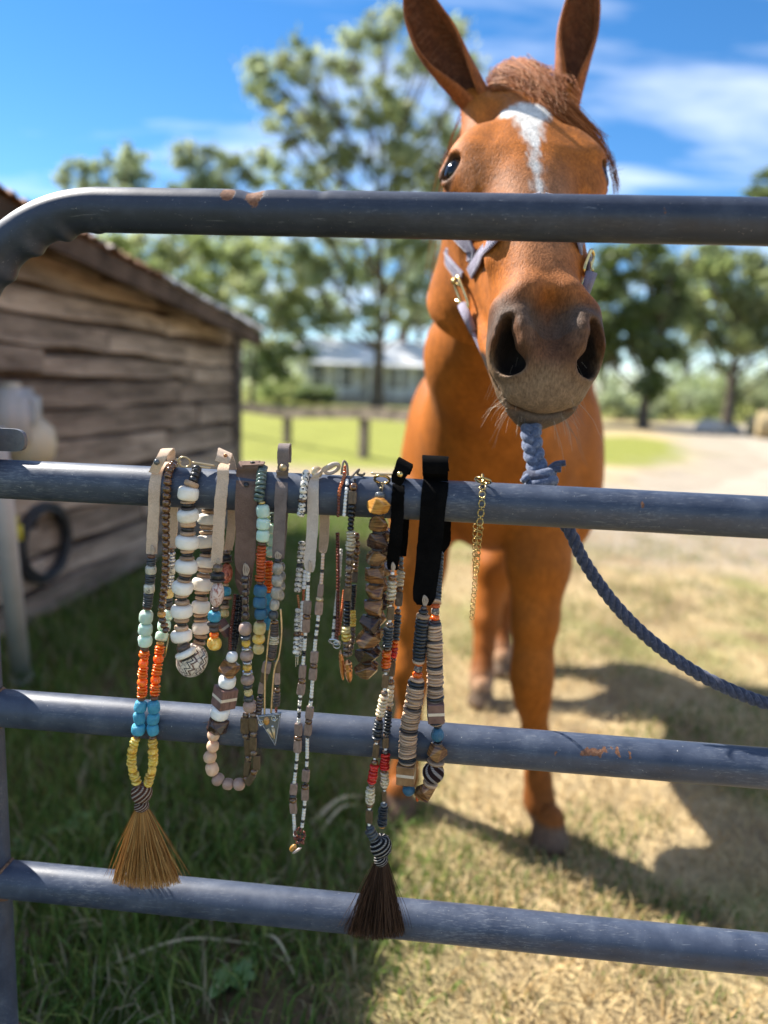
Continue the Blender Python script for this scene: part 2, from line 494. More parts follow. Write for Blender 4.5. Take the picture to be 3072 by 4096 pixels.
# ------------------------------------------------------------------ shed
W0, W1 = dg(60, 1350), dg(500, 1132)
wd = (W1 - W0); wd /= np.linalg.norm(wd); wn_ = np.array([wd[1], -wd[0], 0])       # wn_ faces the paddock
def on_plane(px, py, P0, N):
    d = ray(px * S, py * S); t = np.dot(P0 - CAM, N) / np.dot(d, N); return CAM + d * t
def wz(px, py, off=0):                 # position along the wall, height
    p = on_plane(px, py, W0 + wn_ * off, wn_); return np.dot(p - W0, wd), p[2]
L1 = np.dot(W1 - W0, wd)
OV = .30
(ta, za), (tb, zb) = wz(50, 432, OV), wz(569, 711, OV)
def roof_z(t): return za + (zb - za) * (t - ta) / (tb - ta)
T0 = -1.8
wood_t = None
def plank_mat(name, dark, lite, warm):
    t = NT(name); v = t.coord('Object', (1.2, 14, 14)); v2 = t.coord('Object', (.6, 2.5, 2.5))
    f = t.noise(v, 3.2, 7, .7, .6); f2 = t.noise(v2, 2.2, 4, .6)
    c = t.ramp(f, [(.28, dark), (.5, lite), (.75, warm)])
    c = t.mix(t.math('MULTIPLY', t.rand(), .62), c, dark)
    c = t.mix(1.0, c, t.ramp(f2, [(.32, .42), (.68, 1.3)]), 'MULTIPLY')
    t.l.new(c, t.b.inputs['Base Color']); t.set(t.b, Roughness=.9, Specular_IOR_Level=.15)
    t.bump(f, .9, .010); return t.m
plank_m = plank_mat('weathered_plank', (.12, .088, .066), (.48, .38, .295), (.64, .51, .39))
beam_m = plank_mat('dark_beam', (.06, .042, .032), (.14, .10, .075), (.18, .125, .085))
post_m = plank_mat('grey_post', (.10, .078, .06), (.22, .18, .145), (.28, .225, .175))
tin_m = simple('rusty_tin', [(.3, (.17, .07, .03)), (.55, (.30, .14, .06)), (.7, (.40, .34, .29))], 3, .55, .3, .004, metal=.35)
tin2_m = simple('grey_tin', [(.35, (.56, .54, .52)), (.7, (.70, .68, .66))], 3, .4, .2, .002, metal=.5)
shed = empty('shed', W0 + wd * L1 * .5 - wn_ * 1.0, 'low weathered plank shed with a rusty tin roof left of the paddock', 'shed')
AX = np.array([wd, wn_, ZV])
def wp(t, off, z): return W0 + wd * t + wn_ * off + ZV * z
def plank(t0, t1, z0, z1, off, m, name, tilt=0.0, bow=0.0, thick=.028):
    """a worn board: box with its long edges subdivided and wavering"""
    n = max(3, int((t1 - t0) / .22)); mb = MB(); V = []; F = []
    ts = np.linspace(t0, t1, n)
    for i, t in enumerate(ts):
        e0, e1 = rnd.gauss(0, .006), rnd.gauss(0, .006)
        dz = bow * math.sin(math.pi * (t - t0) / (t1 - t0)) + tilt * (t - (t0 + t1) / 2)
        zt = min(z1 + dz + e1, roof_z(t) + .09)
        zt = max(zt, z0 + .015)
        for o_, z in ((0, z0 + dz + e0), (thick, z0 + dz + e0 + .004), (thick, zt - .004), (0, zt)):
            V.append((t - (t0 + t1) / 2, o_, z - (z0 + z1) / 2))
    for i in range(n - 1):
        a = i * 4
        for j in range(4): F.append((a + j, a + (j + 1) % 4, a + 4 + (j + 1) % 4, a + 4 + j))
    F += [(3, 2, 1, 0), tuple((n - 1) * 4 + j for j in range(4))]
    mb.add(np.array(V), F); me = mb.mesh(name, m, False)
    o = bpy.data.objects.new(name, me); col.objects.link(o); o.parent = shed
    loc = wp((t0 + t1) / 2, off, (z0 + z1) / 2)
    o.matrix_parent_inverse = Matrix.Translation(shed.location).inverted()
    o.matrix_basis = Matrix(((wd[0], wn_[0], 0, loc[0]), (wd[1], wn_[1], 0, loc[1]), (0, 0, 1, loc[2]), (0, 0, 0, 1)))
    return o
z = .03; row = 0
while z < 2.75:
    hgt = rnd.uniform(.125, .19); cuts = [T0]
    while cuts[-1] < L1 - .04:
        step = rnd.uniform(.9, 2.3); cuts.append(min(L1 - .04, cuts[-1] + step) if L1 - cuts[-1] - step > .4 else L1 - .04)
    for a, b in zip(cuts[:-1], cuts[1:]):
        if roof_z(a) + .02 > z + .04:
            plank(a + .004, b - .004, z, z + hgt - rnd.uniform(.008, .034), rnd.uniform(0, .034), plank_m, 'plank',
                  rnd.gauss(0, .008), rnd.gauss(0, .014))
    z += hgt; row += 1
for t in (L1 - .02,):
    MB().box((0, 0, 0), (.11, .11, roof_z(t) - .02), axes=None).build('corner_post', post_m, shed)
    o = col.objects[-1]; o.matrix_basis = Matrix(((wd[0], wn_[0], 0, wp(t, .02, 0)[0]), (wd[1], wn_[1], 0, wp(t, .02, 0)[1]), (0, 0, 1, (roof_z(t) - .02) / 2), (0, 0, 0, 1)))
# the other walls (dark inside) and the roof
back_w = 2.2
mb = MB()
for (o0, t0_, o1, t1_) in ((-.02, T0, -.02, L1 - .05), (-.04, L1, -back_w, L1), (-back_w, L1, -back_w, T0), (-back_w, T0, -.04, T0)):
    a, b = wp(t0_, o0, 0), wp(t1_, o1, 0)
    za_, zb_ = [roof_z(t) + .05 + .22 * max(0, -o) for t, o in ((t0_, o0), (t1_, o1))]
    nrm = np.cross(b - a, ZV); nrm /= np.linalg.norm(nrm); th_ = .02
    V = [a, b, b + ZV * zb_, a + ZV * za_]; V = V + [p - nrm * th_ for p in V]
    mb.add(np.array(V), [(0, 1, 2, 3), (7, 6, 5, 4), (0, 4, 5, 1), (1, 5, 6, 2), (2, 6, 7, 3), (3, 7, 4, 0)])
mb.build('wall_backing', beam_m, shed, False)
SL = .22                               # the roof climbs away from the paddock
TE = tb
nsh = 11; sheets_ = np.linspace(T0 - .2, TE, nsh + 1)
for i in range(nsh):
    t0_, t1_ = sheets_[i], sheets_[i + 1] + .03; m = tin2_m if i >= nsh - 4 else tin_m
    nx = 26; V = []; F = []
    dz = .006 * (i % 2)
    for k_ in range(nx + 1):
        t = t0_ + (t1_ - t0_) * k_ / nx; w_ = .011 * math.sin(2 * math.pi * t / .076)
        for off in (OV + rnd.uniform(-.01, .02), -back_w - .2):
            zz = roof_z(t) + SL * (OV - off) + w_ + dz
            V += [wp(t, off, zz), wp(t, off, zz - .006)]
    for k_ in range(nx):
        a = k_ * 4
        F += [(a, a + 4, a + 6, a + 2), (a + 1, a + 3, a + 7, a + 5), (a, a + 1, a + 5, a + 4), (a + 2, a + 6, a + 7, a + 3)]
    F += [(0, 2, 3, 1), (nx * 4, nx * 4 + 1, nx * 4 + 3, nx * 4 + 2)]
    mb = MB().add(np.array(V), F); o = mb.build('roof_sheet', m, shed, True); sharp(o, 60)
nr = 8
for t in np.linspace(T0, L1, nr):
    zc = roof_z(t) - .075
    V = [(t + a, o_, roof_z(t) + SL * (OV - o_) - b) for o_ in (OV - .06, -back_w) for a, b in ((-.025, .12), (.025, .12), (.025, .02), (-.025, .02))]
    V = np.array([wp(*q) for q in V])
    MB().add(V, [(3, 2, 1, 0), (4, 5, 6, 7), (0, 1, 5, 4), (1, 2, 6, 5), (2, 3, 7, 6), (3, 0, 4, 7)]).build('rafter', beam_m, shed, False)
V = np.array([wp(t, o_, roof_z(t) + zz) for t in (T0 - .1, TE - .1) for o_, zz in ((OV - .05, -.115), (OV - .022, -.115), (OV - .022, -.02), (OV - .05, -.02))])
MB().add(V, [(3, 2, 1, 0), (4, 5, 6, 7), (0, 1, 5, 4), (1, 2, 6, 5), (2, 3, 7, 6), (3, 0, 4, 7)]).build('fascia_board', beam_m, shed, False)

# things on and against the shed wall
white_pl = simple('white_plastic', [(.3, (.42, .40, .37)), (.7, (.54, .52, .49))], 6, .45, .1)
cream_m = simple('cream_plastic', [(.3, (.55, .47, .32)), (.7, (.68, .60, .44))], 6, .5, .1)
black_rub = simple('black_rubber', [(.3, (.02, .02, .022)), (.7, (.035, .035, .04))], 20, .5, .15)
yellow_m = simple('yellow_plastic', [(.3, (.62, .50, .03)), (.7, (.72, .60, .05))], 9, .4)
# white jug hanging on the wall
pj = on_plane(28, 905, W0 + wn_ * .14, wn_)
jug = empty('jug', pj, 'white plastic jug hanging on the shed wall beside the gate hinge', 'jug')
mj = Matrix.Translation(tuple(pj))
bm_ = bmesh.new(); bmesh.ops.create_cube(bm_, size=1.0, matrix=Matrix.Translation((0, 0, 0)) @ Matrix.Diagonal((.16, .22, .25, 1)))
bmesh.ops.bevel(bm_, geom=bm_.edges[:], offset=.03, segments=3, affect='EDGES')
me_ = bpy.data.meshes.new('x'); bm_.to_mesh(me_)
MB().add([tuple(v.co + Vector(tuple(pj))) for v in me_.vertices], [tuple(p.vertices) for p in me_.polygons]).build('body', white_pl, jug)
MB().lathe([(.005, .12), (.034, .12), (.034, .145), (.005, .145)], 16, mj).build('cap', cream_m, jug)
hp = [pj + wn_ * a + ZV * b for a, b in ((.035, .10), (.07, .095), (.10, .06), (.10, 0), (.085, -.02))]
MB().tube(catmull(hp, 5), .009, 8).build('handle', white_pl, jug)
pf = on_plane(70, 955, W0 + wn_ * .17, wn_)
o = MB().lathe([(.005, -.10), (.05, -.095), (.085, -.06), (.095, 0), (.085, .06), (.05, .095), (.005, .10)], 20, Matrix.Translation(tuple(pf))).build('float', cream_m, origin=pf)
tag(o, 'round cream float hanging just below the white jug', 'float')
pc = on_plane(96, 1172, W0 + wn_ * .07, wn_)
coil = MB()
for k_ in range(7):
    r_ = .165 + rnd.uniform(-.016, .016); c_ = pc + wn_ * (.006 * k_ - .02)
    an = np.linspace(0, 2 * math.pi, 40)
    coil.tube([c_ + wd * (r_ * 1.05 * math.cos(a)) + ZV * (r_ * math.sin(a)) + ZV * rnd.uniform(-.004, .004) for a in an], .011, 6, False)
tag(coil.build('hose_coil', black_rub, origin=pc), 'black hose coiled in a loop on the shed wall', 'hose')
py_ = on_plane(35, 1150, W0 + wn_ * .16, wn_)
tg = empty('ear_tag', py_, 'small yellow plastic tag hanging left of the black hose', 'tag')
MB().box(py_, (.05, .012, .065)).build('plate', yellow_m, tg)
MB().tube([py_ + ZV * .033, py_ + ZV * .07], .009, 8).build('neck', yellow_m, tg)
# white pipe leaning against the wall
A, B = dg(45, 1462), on_plane(2, 1060, W0 + wn_ * .55, wn_)
A = dg(47, 1470, .0); B = B + (B - A) * .25
pipe = empty('leaning_pipe', A, 'white plastic pipe leaning by the gate upright', 'pipe')
MB().tube([A, B], .034, 16).build('tube', white_pl, pipe)
MB().tube([A, A + (B - A) * .03], .040, 16).build('collar', white_pl, pipe)
# ================================================================== trees, house, fence
bark_m = plank_mat('bark', (.07, .055, .04), (.16, .125, .095), (.22, .18, .14))
def leaf_mat(name):
    t = NT(name); a = t.new('ShaderNodeAttribute', attribute_name='tint').outputs['Color']
    t.l.new(a, t.b.inputs['Base Color']); t.set(t.b, Roughness=.5, Specular_IOR_Level=.3)
    tr = t.new('ShaderNodeBsdfTranslucent'); t.l.new(t.mix(1, a, (1.02, 1.06, .86), 'MULTIPLY'), tr.inputs[0])
    mx = t.new('ShaderNodeMixShader'); mx.inputs[0].default_value = .56
    t.l.new(t.b.outputs[0], mx.inputs[1]); t.l.new(tr.outputs[0], mx.inputs[2]); t.l.new(mx.outputs[0], t.out.inputs[0])
    return t.m
leaves_m = leaf_mat('leaves')
def leaf_cloud(cent, rad, n, size, cols, flat=.75):
    """leaves spread through clumps: cent (k,3), rad (k,)"""
    k = len(cent); w = rad ** 2; idx = rng.choice(k, n, p=w / w.sum())
    d = rng.normal(size=(n, 3)); d /= np.linalg.norm(d, axis=1)[:, None]
    P = cent[idx] + d * (rad[idx] * np.minimum(1.9, np.abs(rng.normal(0, .72, n))))[:, None] * np.array([1, 1, flat])
    a = rng.normal(size=(n, 3)); a /= np.linalg.norm(a, axis=1)[:, None]
    b = np.cross(a, rng.normal(size=(n, 3))); b /= np.linalg.norm(b, axis=1)[:, None]
    s = (size * rng.uniform(.6, 1.4, n))[:, None]
    V = np.stack([P - a * s, P + b * s * .45, P + a * s, P - b * s * .45], 1).reshape(-1, 3)
    F = np.arange(n)[:, None] * 4 + np.array([0, 1, 2, 3])
    cc = np.array(cols); ci = rng.integers(0, len(cc), k)
    C = cc[ci][idx] * rng.uniform(.65, 1.35, (n, 1)); return V, F, np.repeat(C, 4, 0)
def tree(base, h, crown, n, leaf, cols, tr, label, group=None, seed=0, limbs=9, cat='tree', bare=.28):
    """crown: list of (dx, dy, z, r) lobes in metres; trunk and limbs reach for them"""
    r_ = random.Random(seed); base = np.array(base, float)
    e = empty('tree', base, label, cat, group)
    lean = np.array([r_.uniform(-.25, .25), r_.uniform(-.2, .2), 0]); top = base + lean * 1.5 + ZV * h * .8
    mb = MB(); pts = catmull([base - ZV * .1, base + ZV * h * .2, base + lean + ZV * h * .5, top], 6)
    mb.tube(pts, np.linspace(tr, tr * .16, len(pts)) * (1 + .5 * np.exp(-np.linspace(0, 9, len(pts)))), 9)
    cen, rad = [], []
    for (dx, dy_, z, r) in crown:
        c = base + np.array([dx, dy_, z])
        t = min(.95, max(bare, (z - r * .9) / (h * .8) * .8)); s = pts[int(t * (len(pts) - 1))]
        m = (s + c) / 2 + np.array([0, 0, -.08 * np.linalg.norm(c - s)])
        mb.tube(catmull([s, m, c], 5), np.linspace(tr * .32, tr * .05, 11), 6)
        for q in range(5):
            d = np.array([r_.gauss(0, 1), r_.gauss(0, 1), r_.gauss(.3, .8)]); d /= np.linalg.norm(d)
            f = c + d * r * .75; mb.tube(catmull([m, (c + f) / 2, f], 3), np.linspace(tr * .11, tr * .025, 7), 5)
            cen.append(f); rad.append(r * r_.uniform(.34, .58))
        for q in range(4):
            d = np.array([r_.gauss(0, 1), r_.gauss(0, 1), r_.gauss(0, .8)]); d /= np.linalg.norm(d)
            cen.append(c + d * r * r_.uniform(.3, 1.05)); rad.append(r * r_.uniform(.22, .5))
    mb.build('trunk', bark_m, e)
    V, F, C = leaf_cloud(np.array(cen), np.array(rad), n, leaf, cols)
    link('crown', fastmesh('crown', V, F, leaves_m, C), e)
    return e
def lobes(px_list, y):                 # crown lobes read off the view: (x, y, r) in 1659-wide pixels, at world depth y
    b = []
    for x, yy, r in px_list:
        p = dy(x, yy, y); b.append((p, r * S / FPX * y))
    return b
def tree_at(px, y, lob, n, leaf, cols, tr, label, group=None, seed=0, depth=.6, bare=.28):
    r_ = random.Random(seed + 50)
    base = dy(px, 860, y); base[2] = 0
    L = []
    for p, r in lobes(lob, y):
        L.append((p[0] - base[0], r_.uniform(-depth, depth) * r * 2, p[2], r))
    h = max(l[2] + l[3] for l in L)
    return tree(base, h, L, n, leaf, cols, tr, label, group, seed, bare=bare)
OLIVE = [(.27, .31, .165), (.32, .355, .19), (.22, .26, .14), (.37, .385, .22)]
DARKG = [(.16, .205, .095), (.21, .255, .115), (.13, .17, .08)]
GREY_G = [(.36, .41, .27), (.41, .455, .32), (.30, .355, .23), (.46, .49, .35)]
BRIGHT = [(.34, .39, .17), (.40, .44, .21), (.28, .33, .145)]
g = 'trees beyond the paddock'
# the tall loose tree behind the horse
tree_at(815, 33, [(580, 150, 45), (640, 110, 40), (600, 215, 38), (700, 170, 55), (760, 90, 50), (830, 60, 50), (900, 120, 60), (960, 80, 50), (690, 270, 55),
                  (620, 300, 40), (790, 240, 60), (880, 240, 60), (950, 300, 60), (650, 390, 55), (740, 360, 60), (840, 370, 65), (930, 420, 60),
                  (600, 470, 45), (690, 490, 60), (790, 500, 65), (880, 540, 60), (640, 570, 55), (730, 600, 60), (850, 640, 55), (690, 680, 45),
                  (920, 660, 50), (780, 690, 40), (1000, 200, 50), (990, 420, 60)], 26000, .155, OLIVE + GREY_G, .27,
        'tall loose tree with a straight dark trunk just left of the horse', g, 3)
tree_at(545, 34, [(555, 640, 50), (600, 700, 55), (530, 720, 45), (580, 780, 50), (620, 620, 40), (545, 800, 38), (640, 760, 40)], 11000, .13, DARKG + OLIVE, .12,
        'small dense green tree at the end of the shed roof', g, 5)
tree_at(425, 40, [(300, 560, 50), (360, 590, 55), (420, 570, 60), (480, 600, 60), (330, 640, 50), (450, 660, 60), (400, 640, 60), (520, 560, 45), (270, 540, 35)], 14000, .17, OLIVE + BRIGHT, .2,
        'olive green tree rising over the shed roof', g, 7)
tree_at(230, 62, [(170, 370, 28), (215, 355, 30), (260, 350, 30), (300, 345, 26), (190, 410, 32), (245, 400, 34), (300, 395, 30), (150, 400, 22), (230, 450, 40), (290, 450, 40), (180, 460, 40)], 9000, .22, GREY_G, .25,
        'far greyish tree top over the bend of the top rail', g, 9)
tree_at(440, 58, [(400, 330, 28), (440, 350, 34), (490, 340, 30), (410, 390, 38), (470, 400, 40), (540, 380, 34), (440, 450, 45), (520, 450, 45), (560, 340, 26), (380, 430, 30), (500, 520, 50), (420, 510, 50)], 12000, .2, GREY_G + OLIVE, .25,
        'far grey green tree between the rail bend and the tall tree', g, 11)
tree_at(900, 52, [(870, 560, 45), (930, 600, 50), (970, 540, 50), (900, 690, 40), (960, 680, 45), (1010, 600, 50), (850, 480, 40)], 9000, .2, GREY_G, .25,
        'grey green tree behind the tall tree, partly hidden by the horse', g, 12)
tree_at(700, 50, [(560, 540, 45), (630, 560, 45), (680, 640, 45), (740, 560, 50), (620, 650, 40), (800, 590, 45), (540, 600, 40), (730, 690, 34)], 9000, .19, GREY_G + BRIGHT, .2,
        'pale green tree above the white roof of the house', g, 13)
# right of the horse
tree_at(1395, 26, [(1320, 580, 45), (1370, 560, 50), (1430, 590, 50), (1330, 660, 50), (1400, 680, 55), (1460, 650, 45), (1350, 740, 50), (1420, 760, 50), (1310, 760, 40), (1390, 820, 36), (1290, 640, 45), (1270, 720, 45)], 15000, .13, DARKG + [(.11, .15, .045)], .2,
        'dark green tree just right of the horse head', g, 15, bare=.1)
tree_at(1577, 28, [(1500, 580, 45), (1560, 560, 50), (1630, 580, 55), (1700, 600, 60), (1520, 650, 45), (1590, 660, 55), (1660, 680, 55), (1540, 720, 38), (1620, 740, 50), (1690, 750, 50), (1740, 680, 60)], 14000, .15, BRIGHT + OLIVE, .22,
        'bright green tree with a dark trunk near the right edge', g, 17)
tree_at(1760, 20, [(1680, 390, 40), (1720, 360, 50), (1760, 420, 60), (1700, 450, 36), (1800, 520, 70), (1790, 350, 50)], 7000, .12, DARKG, .2,
        'dark tree whose edge shows at the right above the top rail', g, 19)
tree_at(1480, 55, [(1440, 600, 40), (1500, 620, 40), (1550, 680, 40), (1480, 690, 40), (1600, 700, 40), (1420, 700, 40), (1470, 760, 34), (1540, 770, 34)], 9000, .2, GREY_G + OLIVE, .25,
        'far tree showing between the two trees right of the horse', g, 21)
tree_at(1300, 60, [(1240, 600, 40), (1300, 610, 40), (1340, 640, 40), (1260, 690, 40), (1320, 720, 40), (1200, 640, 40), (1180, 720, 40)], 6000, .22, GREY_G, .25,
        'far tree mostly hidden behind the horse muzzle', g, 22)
# far bushes and the wood on the horizon
def bush(px, py, y, r, cols, n, label, seed):
    p = dy(px, py, y); p[2] = 0; r_ = random.Random(seed)
    e = empty('bush', p, label, 'bush', 'bushes along the far edge')
    cen = np.array([p + np.array([r_.uniform(-1, 1) * r, r_.uniform(-.5, .5) * r, r_.uniform(.25, .9) * r]) for _ in range(14)])
    V, F, C = leaf_cloud(cen, np.array([r * r_.uniform(.28, .5) for _ in range(14)]), n, .12, cols)
    link('foliage', fastmesh('foliage', V, F, leaves_m, C), e)
    mb = MB()
    for c in cen[:8]: mb.tube([p, (p + c) / 2 + ZV * .05, c], [.05, .035, .012], 5)
    mb.build('stem', bark_m, e)
bush(1340, 850, 34, 1.3, GREY_G, 2500, 'grey green bush right beside the horse chest', 31)
bush(1455, 850, 36, 1.7, GREY_G + BRIGHT, 3000, 'pale bush between the dark tree and the trunk at right', 32)
bush(1530, 850, 40, 2.0, BRIGHT, 3000, 'green bush left of the right tree trunk', 33)
bush(1625, 850, 38, 2.0, OLIVE, 3000, 'olive bush at the right edge behind the straw bale', 34)
bush(600, 850, 42, 1.5, BRIGHT, 2500, 'light bush under the white roof of the house', 35)
bush(680, 858, 40, .9, DARKG, 1800, 'low dark bush before the house wall', 36)
V, F, C = [], [], []
cen = np.array([(x, 120 + 25 * math.sin(x * .07) + rnd.uniform(-6, 6), rnd.uniform(1.5, 6.0)) for x in np.linspace(-130, 150, 320)])
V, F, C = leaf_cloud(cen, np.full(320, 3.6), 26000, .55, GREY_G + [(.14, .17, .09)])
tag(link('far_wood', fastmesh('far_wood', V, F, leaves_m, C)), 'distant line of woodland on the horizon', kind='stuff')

# ------------------------------------------------------------------ white house
hw_m = simple('white_siding', [(.3, (.72, .73, .74)), (.7, (.80, .80, .80))], 2, .6, aniso=(1, 1, 12))
hr_m = simple('pale_metal_roof', [(.3, (.66, .66, .66)), (.7, (.78, .78, .77))], 1.5, .45, metal=.2)
dark_glass = simple('dark_glass', [(.3, (.03, .04, .05)), (.7, (.06, .07, .09))], 1, .1)
trim_m = simple('grey_trim', [(.3, (.30, .27, .24)), (.7, (.38, .34, .30))], 3, .7)
brickb = simple('foundation', [(.3, (.24, .14, .10)), (.7, (.33, .20, .15))], 6, .9)
HY = 46.0
hl, hrr = dy(640, 850, HY)[0], dy(960, 850, HY)[0]
house = empty('house', ((hl + hrr) / 2, HY, 0), 'far white house with a pale metal roof behind the tall tree', 'house')
hx = (hl + hrr) / 2; hwid = hrr - hl
MB().box((hx, HY + 3, .25), (hwid, 6, .5)).build('foundation', brickb, house, False)
for i in range(11):                    # siding boards, one course each
    MB().box((hx, HY + 3, .5 + .22 * i + .108), (hwid - .1 + .02 * (i % 2), 5.9 + .02 * (i % 2), .214)).build('siding_board', hw_m, house, False)
def prism(x0, x1, y0, y1, z0, zr, t):
    ym = (y0 + y1) / 2
    V = [(x0, y0, z0), (x0, ym, zr), (x0, y1, z0), (x1, y0, z0), (x1, ym, zr), (x1, y1, z0)]
    V += [(a, b, c + t) for a, b, c in V]
    return V, [(6, 7, 10, 9), (7, 8, 11, 10), (0, 3, 4, 1), (1, 4, 5, 2), (0, 6, 9, 3), (2, 5, 11, 8), (0, 1, 7, 6), (1, 2, 8, 7), (3, 9, 10, 4), (4, 10, 11, 5)]
V, F = prism(hl - .4, hrr + .4, HY - .6, HY + 6.6, 2.75, 4.1, .1)
MB().add(V, F).build('roof', hr_m, house, False)
for i, x in enumerate(np.linspace(hl + 1.2, hrr - 1.2, 5)):
    if i == 2:
        f = MB().box((x, HY - .03, 1.5), (1.0, .1, 2.0)).build('door', trim_m, house, False)
        MB().lathe([(.001, 0), (.05, 0), (.05, .06), (.001, .06)], 8, Matrix.Translation((x + .38, HY - .1, 1.45)) @ Matrix.Rotation(R(90), 4, 'X')).build('handle', hr_m, f)
    else:
        f = MB().box((x, HY - .02, 1.7), (1.15, .1, 1.4)).build('window', hw_m, house, False)
        for sx in (-.27, .27):
            for sz in (-.33, .33):
                MB().box((x + sx, HY - .075, 1.7 + sz), (.46, .03, .56)).build('pane', dark_glass, f, False)
V = [(hl + 1, HY - 2.4, 2.35), (hrr - 1, HY - 2.4, 2.35), (hrr - 1, HY - .1, 2.75), (hl + 1, HY - .1, 2.75)]
MB().add(V + [(a, b, c + .09) for a, b, c in V], [(3, 2, 1, 0), (4, 5, 6, 7), (0, 1, 5, 4), (1, 2, 6, 5), (2, 3, 7, 6), (3, 0, 4, 7)]).build('porch_roof', hr_m, house, False)
for x in np.linspace(hl + 1.1, hrr - 1.1, 5):
    MB().box((x, HY - 2.3, 1.2), (.13, .13, 2.4)).build('porch_post', hw_m, house, False)
MB().box((hx, HY - 1.3, .22), (hwid - 1.6, 2.2, .44)).build('porch_floor', trim_m, house, False)
MB().box((hx + 2, HY + 3, 4.3), (.6, .6, 1.2)).build('chimney', brickb, house, False)

# ------------------------------------------------------------------ post and rail fence
fence_m = plank_mat('fence_wood', (.11, .085, .065), (.27, .215, .165), (.35, .285, .22))
F1, F2 = dg(620, 960), dg(785, 990); fd = (F2 - F1) / np.linalg.norm(F2 - F1); fl = np.linalg.norm(F2 - F1)
fence = empty('fence', F1, 'weathered post and rail fence between the shed and the horse', 'fence')
ts = [-2 * fl, -fl, 0, fl, 2 * fl]
tops = [.80, .70, .66, .80, .84]
fx = np.array([fd, [-fd[1], fd[0], 0], [0, 0, 1]])
for t, h in zip(ts, tops):
    p = F1 + fd * t
    MB().box(p + ZV * h / 2, (.13, .13, h), axes=fx).build('post', fence_m, fence, False)
for i in range(4):
    a, b = F1 + fd * (ts[i] + .0) + ZV * (tops[i] - .07), F1 + fd * ts[i + 1] + ZV * (tops[i + 1] - .07)
    n_ = np.array([fd[1], -fd[0], 0]) * .085
    d = (b - a) / np.linalg.norm(b - a); ax = np.array([d, [-fd[1], fd[0], 0], np.cross(d, [-fd[1], fd[0], 0])])
    MB().box((a + b) / 2 + n_, (np.linalg.norm(b - a) - .01, .05, .19), axes=ax).build('rail', fence_m, fence, False)

# stones and bales across the drive
stone_m = simple('pale_stone', [(.3, (.36, .33, .30)), (.7, (.52, .49, .45))], 3, .9, .5, .02)
def stone(px, py, y, sz, label):
    p = dy(px, py, y); p[2] = 0; bm = bmesh.new(); bmesh.ops.create_icosphere(bm, subdivisions=3, radius=.5)
    for v in bm.verts:
        q = v.co.copy(); v.co += v.normal * (.22 * mnoise.noise(q * 2.2 + Vector((px, 0, 0))))
        v.co.z = max(v.co.z, -.28)
    me = bpy.data.meshes.new('stone'); bm.to_mesh(me); me.materials.append(stone_m)
    me.polygons.foreach_set('use_smooth', [True] * len(me.polygons))
    o = link('stone', me, None, p + ZV * sz[2] * .27); o.scale = sz
    tag(o, label, 'stone', 'stones across the drive')
stone(1540, 880, 24, (1.1, .8, .62), 'large pale stone lying under the right tree')
stone(1590, 884, 24.5, (.6, .5, .4), 'small grey stone right of the large pale stone')
hay_m = simple('straw_bale', [(.3, (.36, .27, .14)), (.6, (.48, .37, .20)), (.8, (.30, .20, .10))], 9, .95, .8, .02, aniso=(3, 3, .7))
def bale(px, y, r, w, label):
    p = dy(px, 885, y); p[2] = 0
    e = empty('straw_bale', p, label, 'bale', 'straw bales at the right edge')
    M = Matrix.Translation((p[0], p[1], r)) @ Matrix.Rotation(R(70), 4, 'Z') @ Matrix.Rotation(R(90), 4, 'X')
    MB().lathe([(.02, -w / 2), (r * .5, -w / 2 - .02), (r * .94, -w / 2), (r, -w / 2 + .06), (r * 1.01, 0), (r, w / 2 - .06), (r * .94, w / 2), (r * .5, w / 2 + .02), (.02, w / 2)], 28, M).build('straw', hay_m, e)
    for k in (-.25, 0, .25):
        an = np.linspace(0, 2 * math.pi, 30)
        MB().tube([np.array(M @ Vector((r * 1.012 * math.cos(a), r * 1.012 * math.sin(a), k * w))) for a in an], .008, 5, False).build('twine', straw_m, e)
bale(1648, 24, .32, .8, 'straw coloured round bale at the right edge')
bale(1676, 22, .42, .9, 'larger straw bale cut by the right edge')
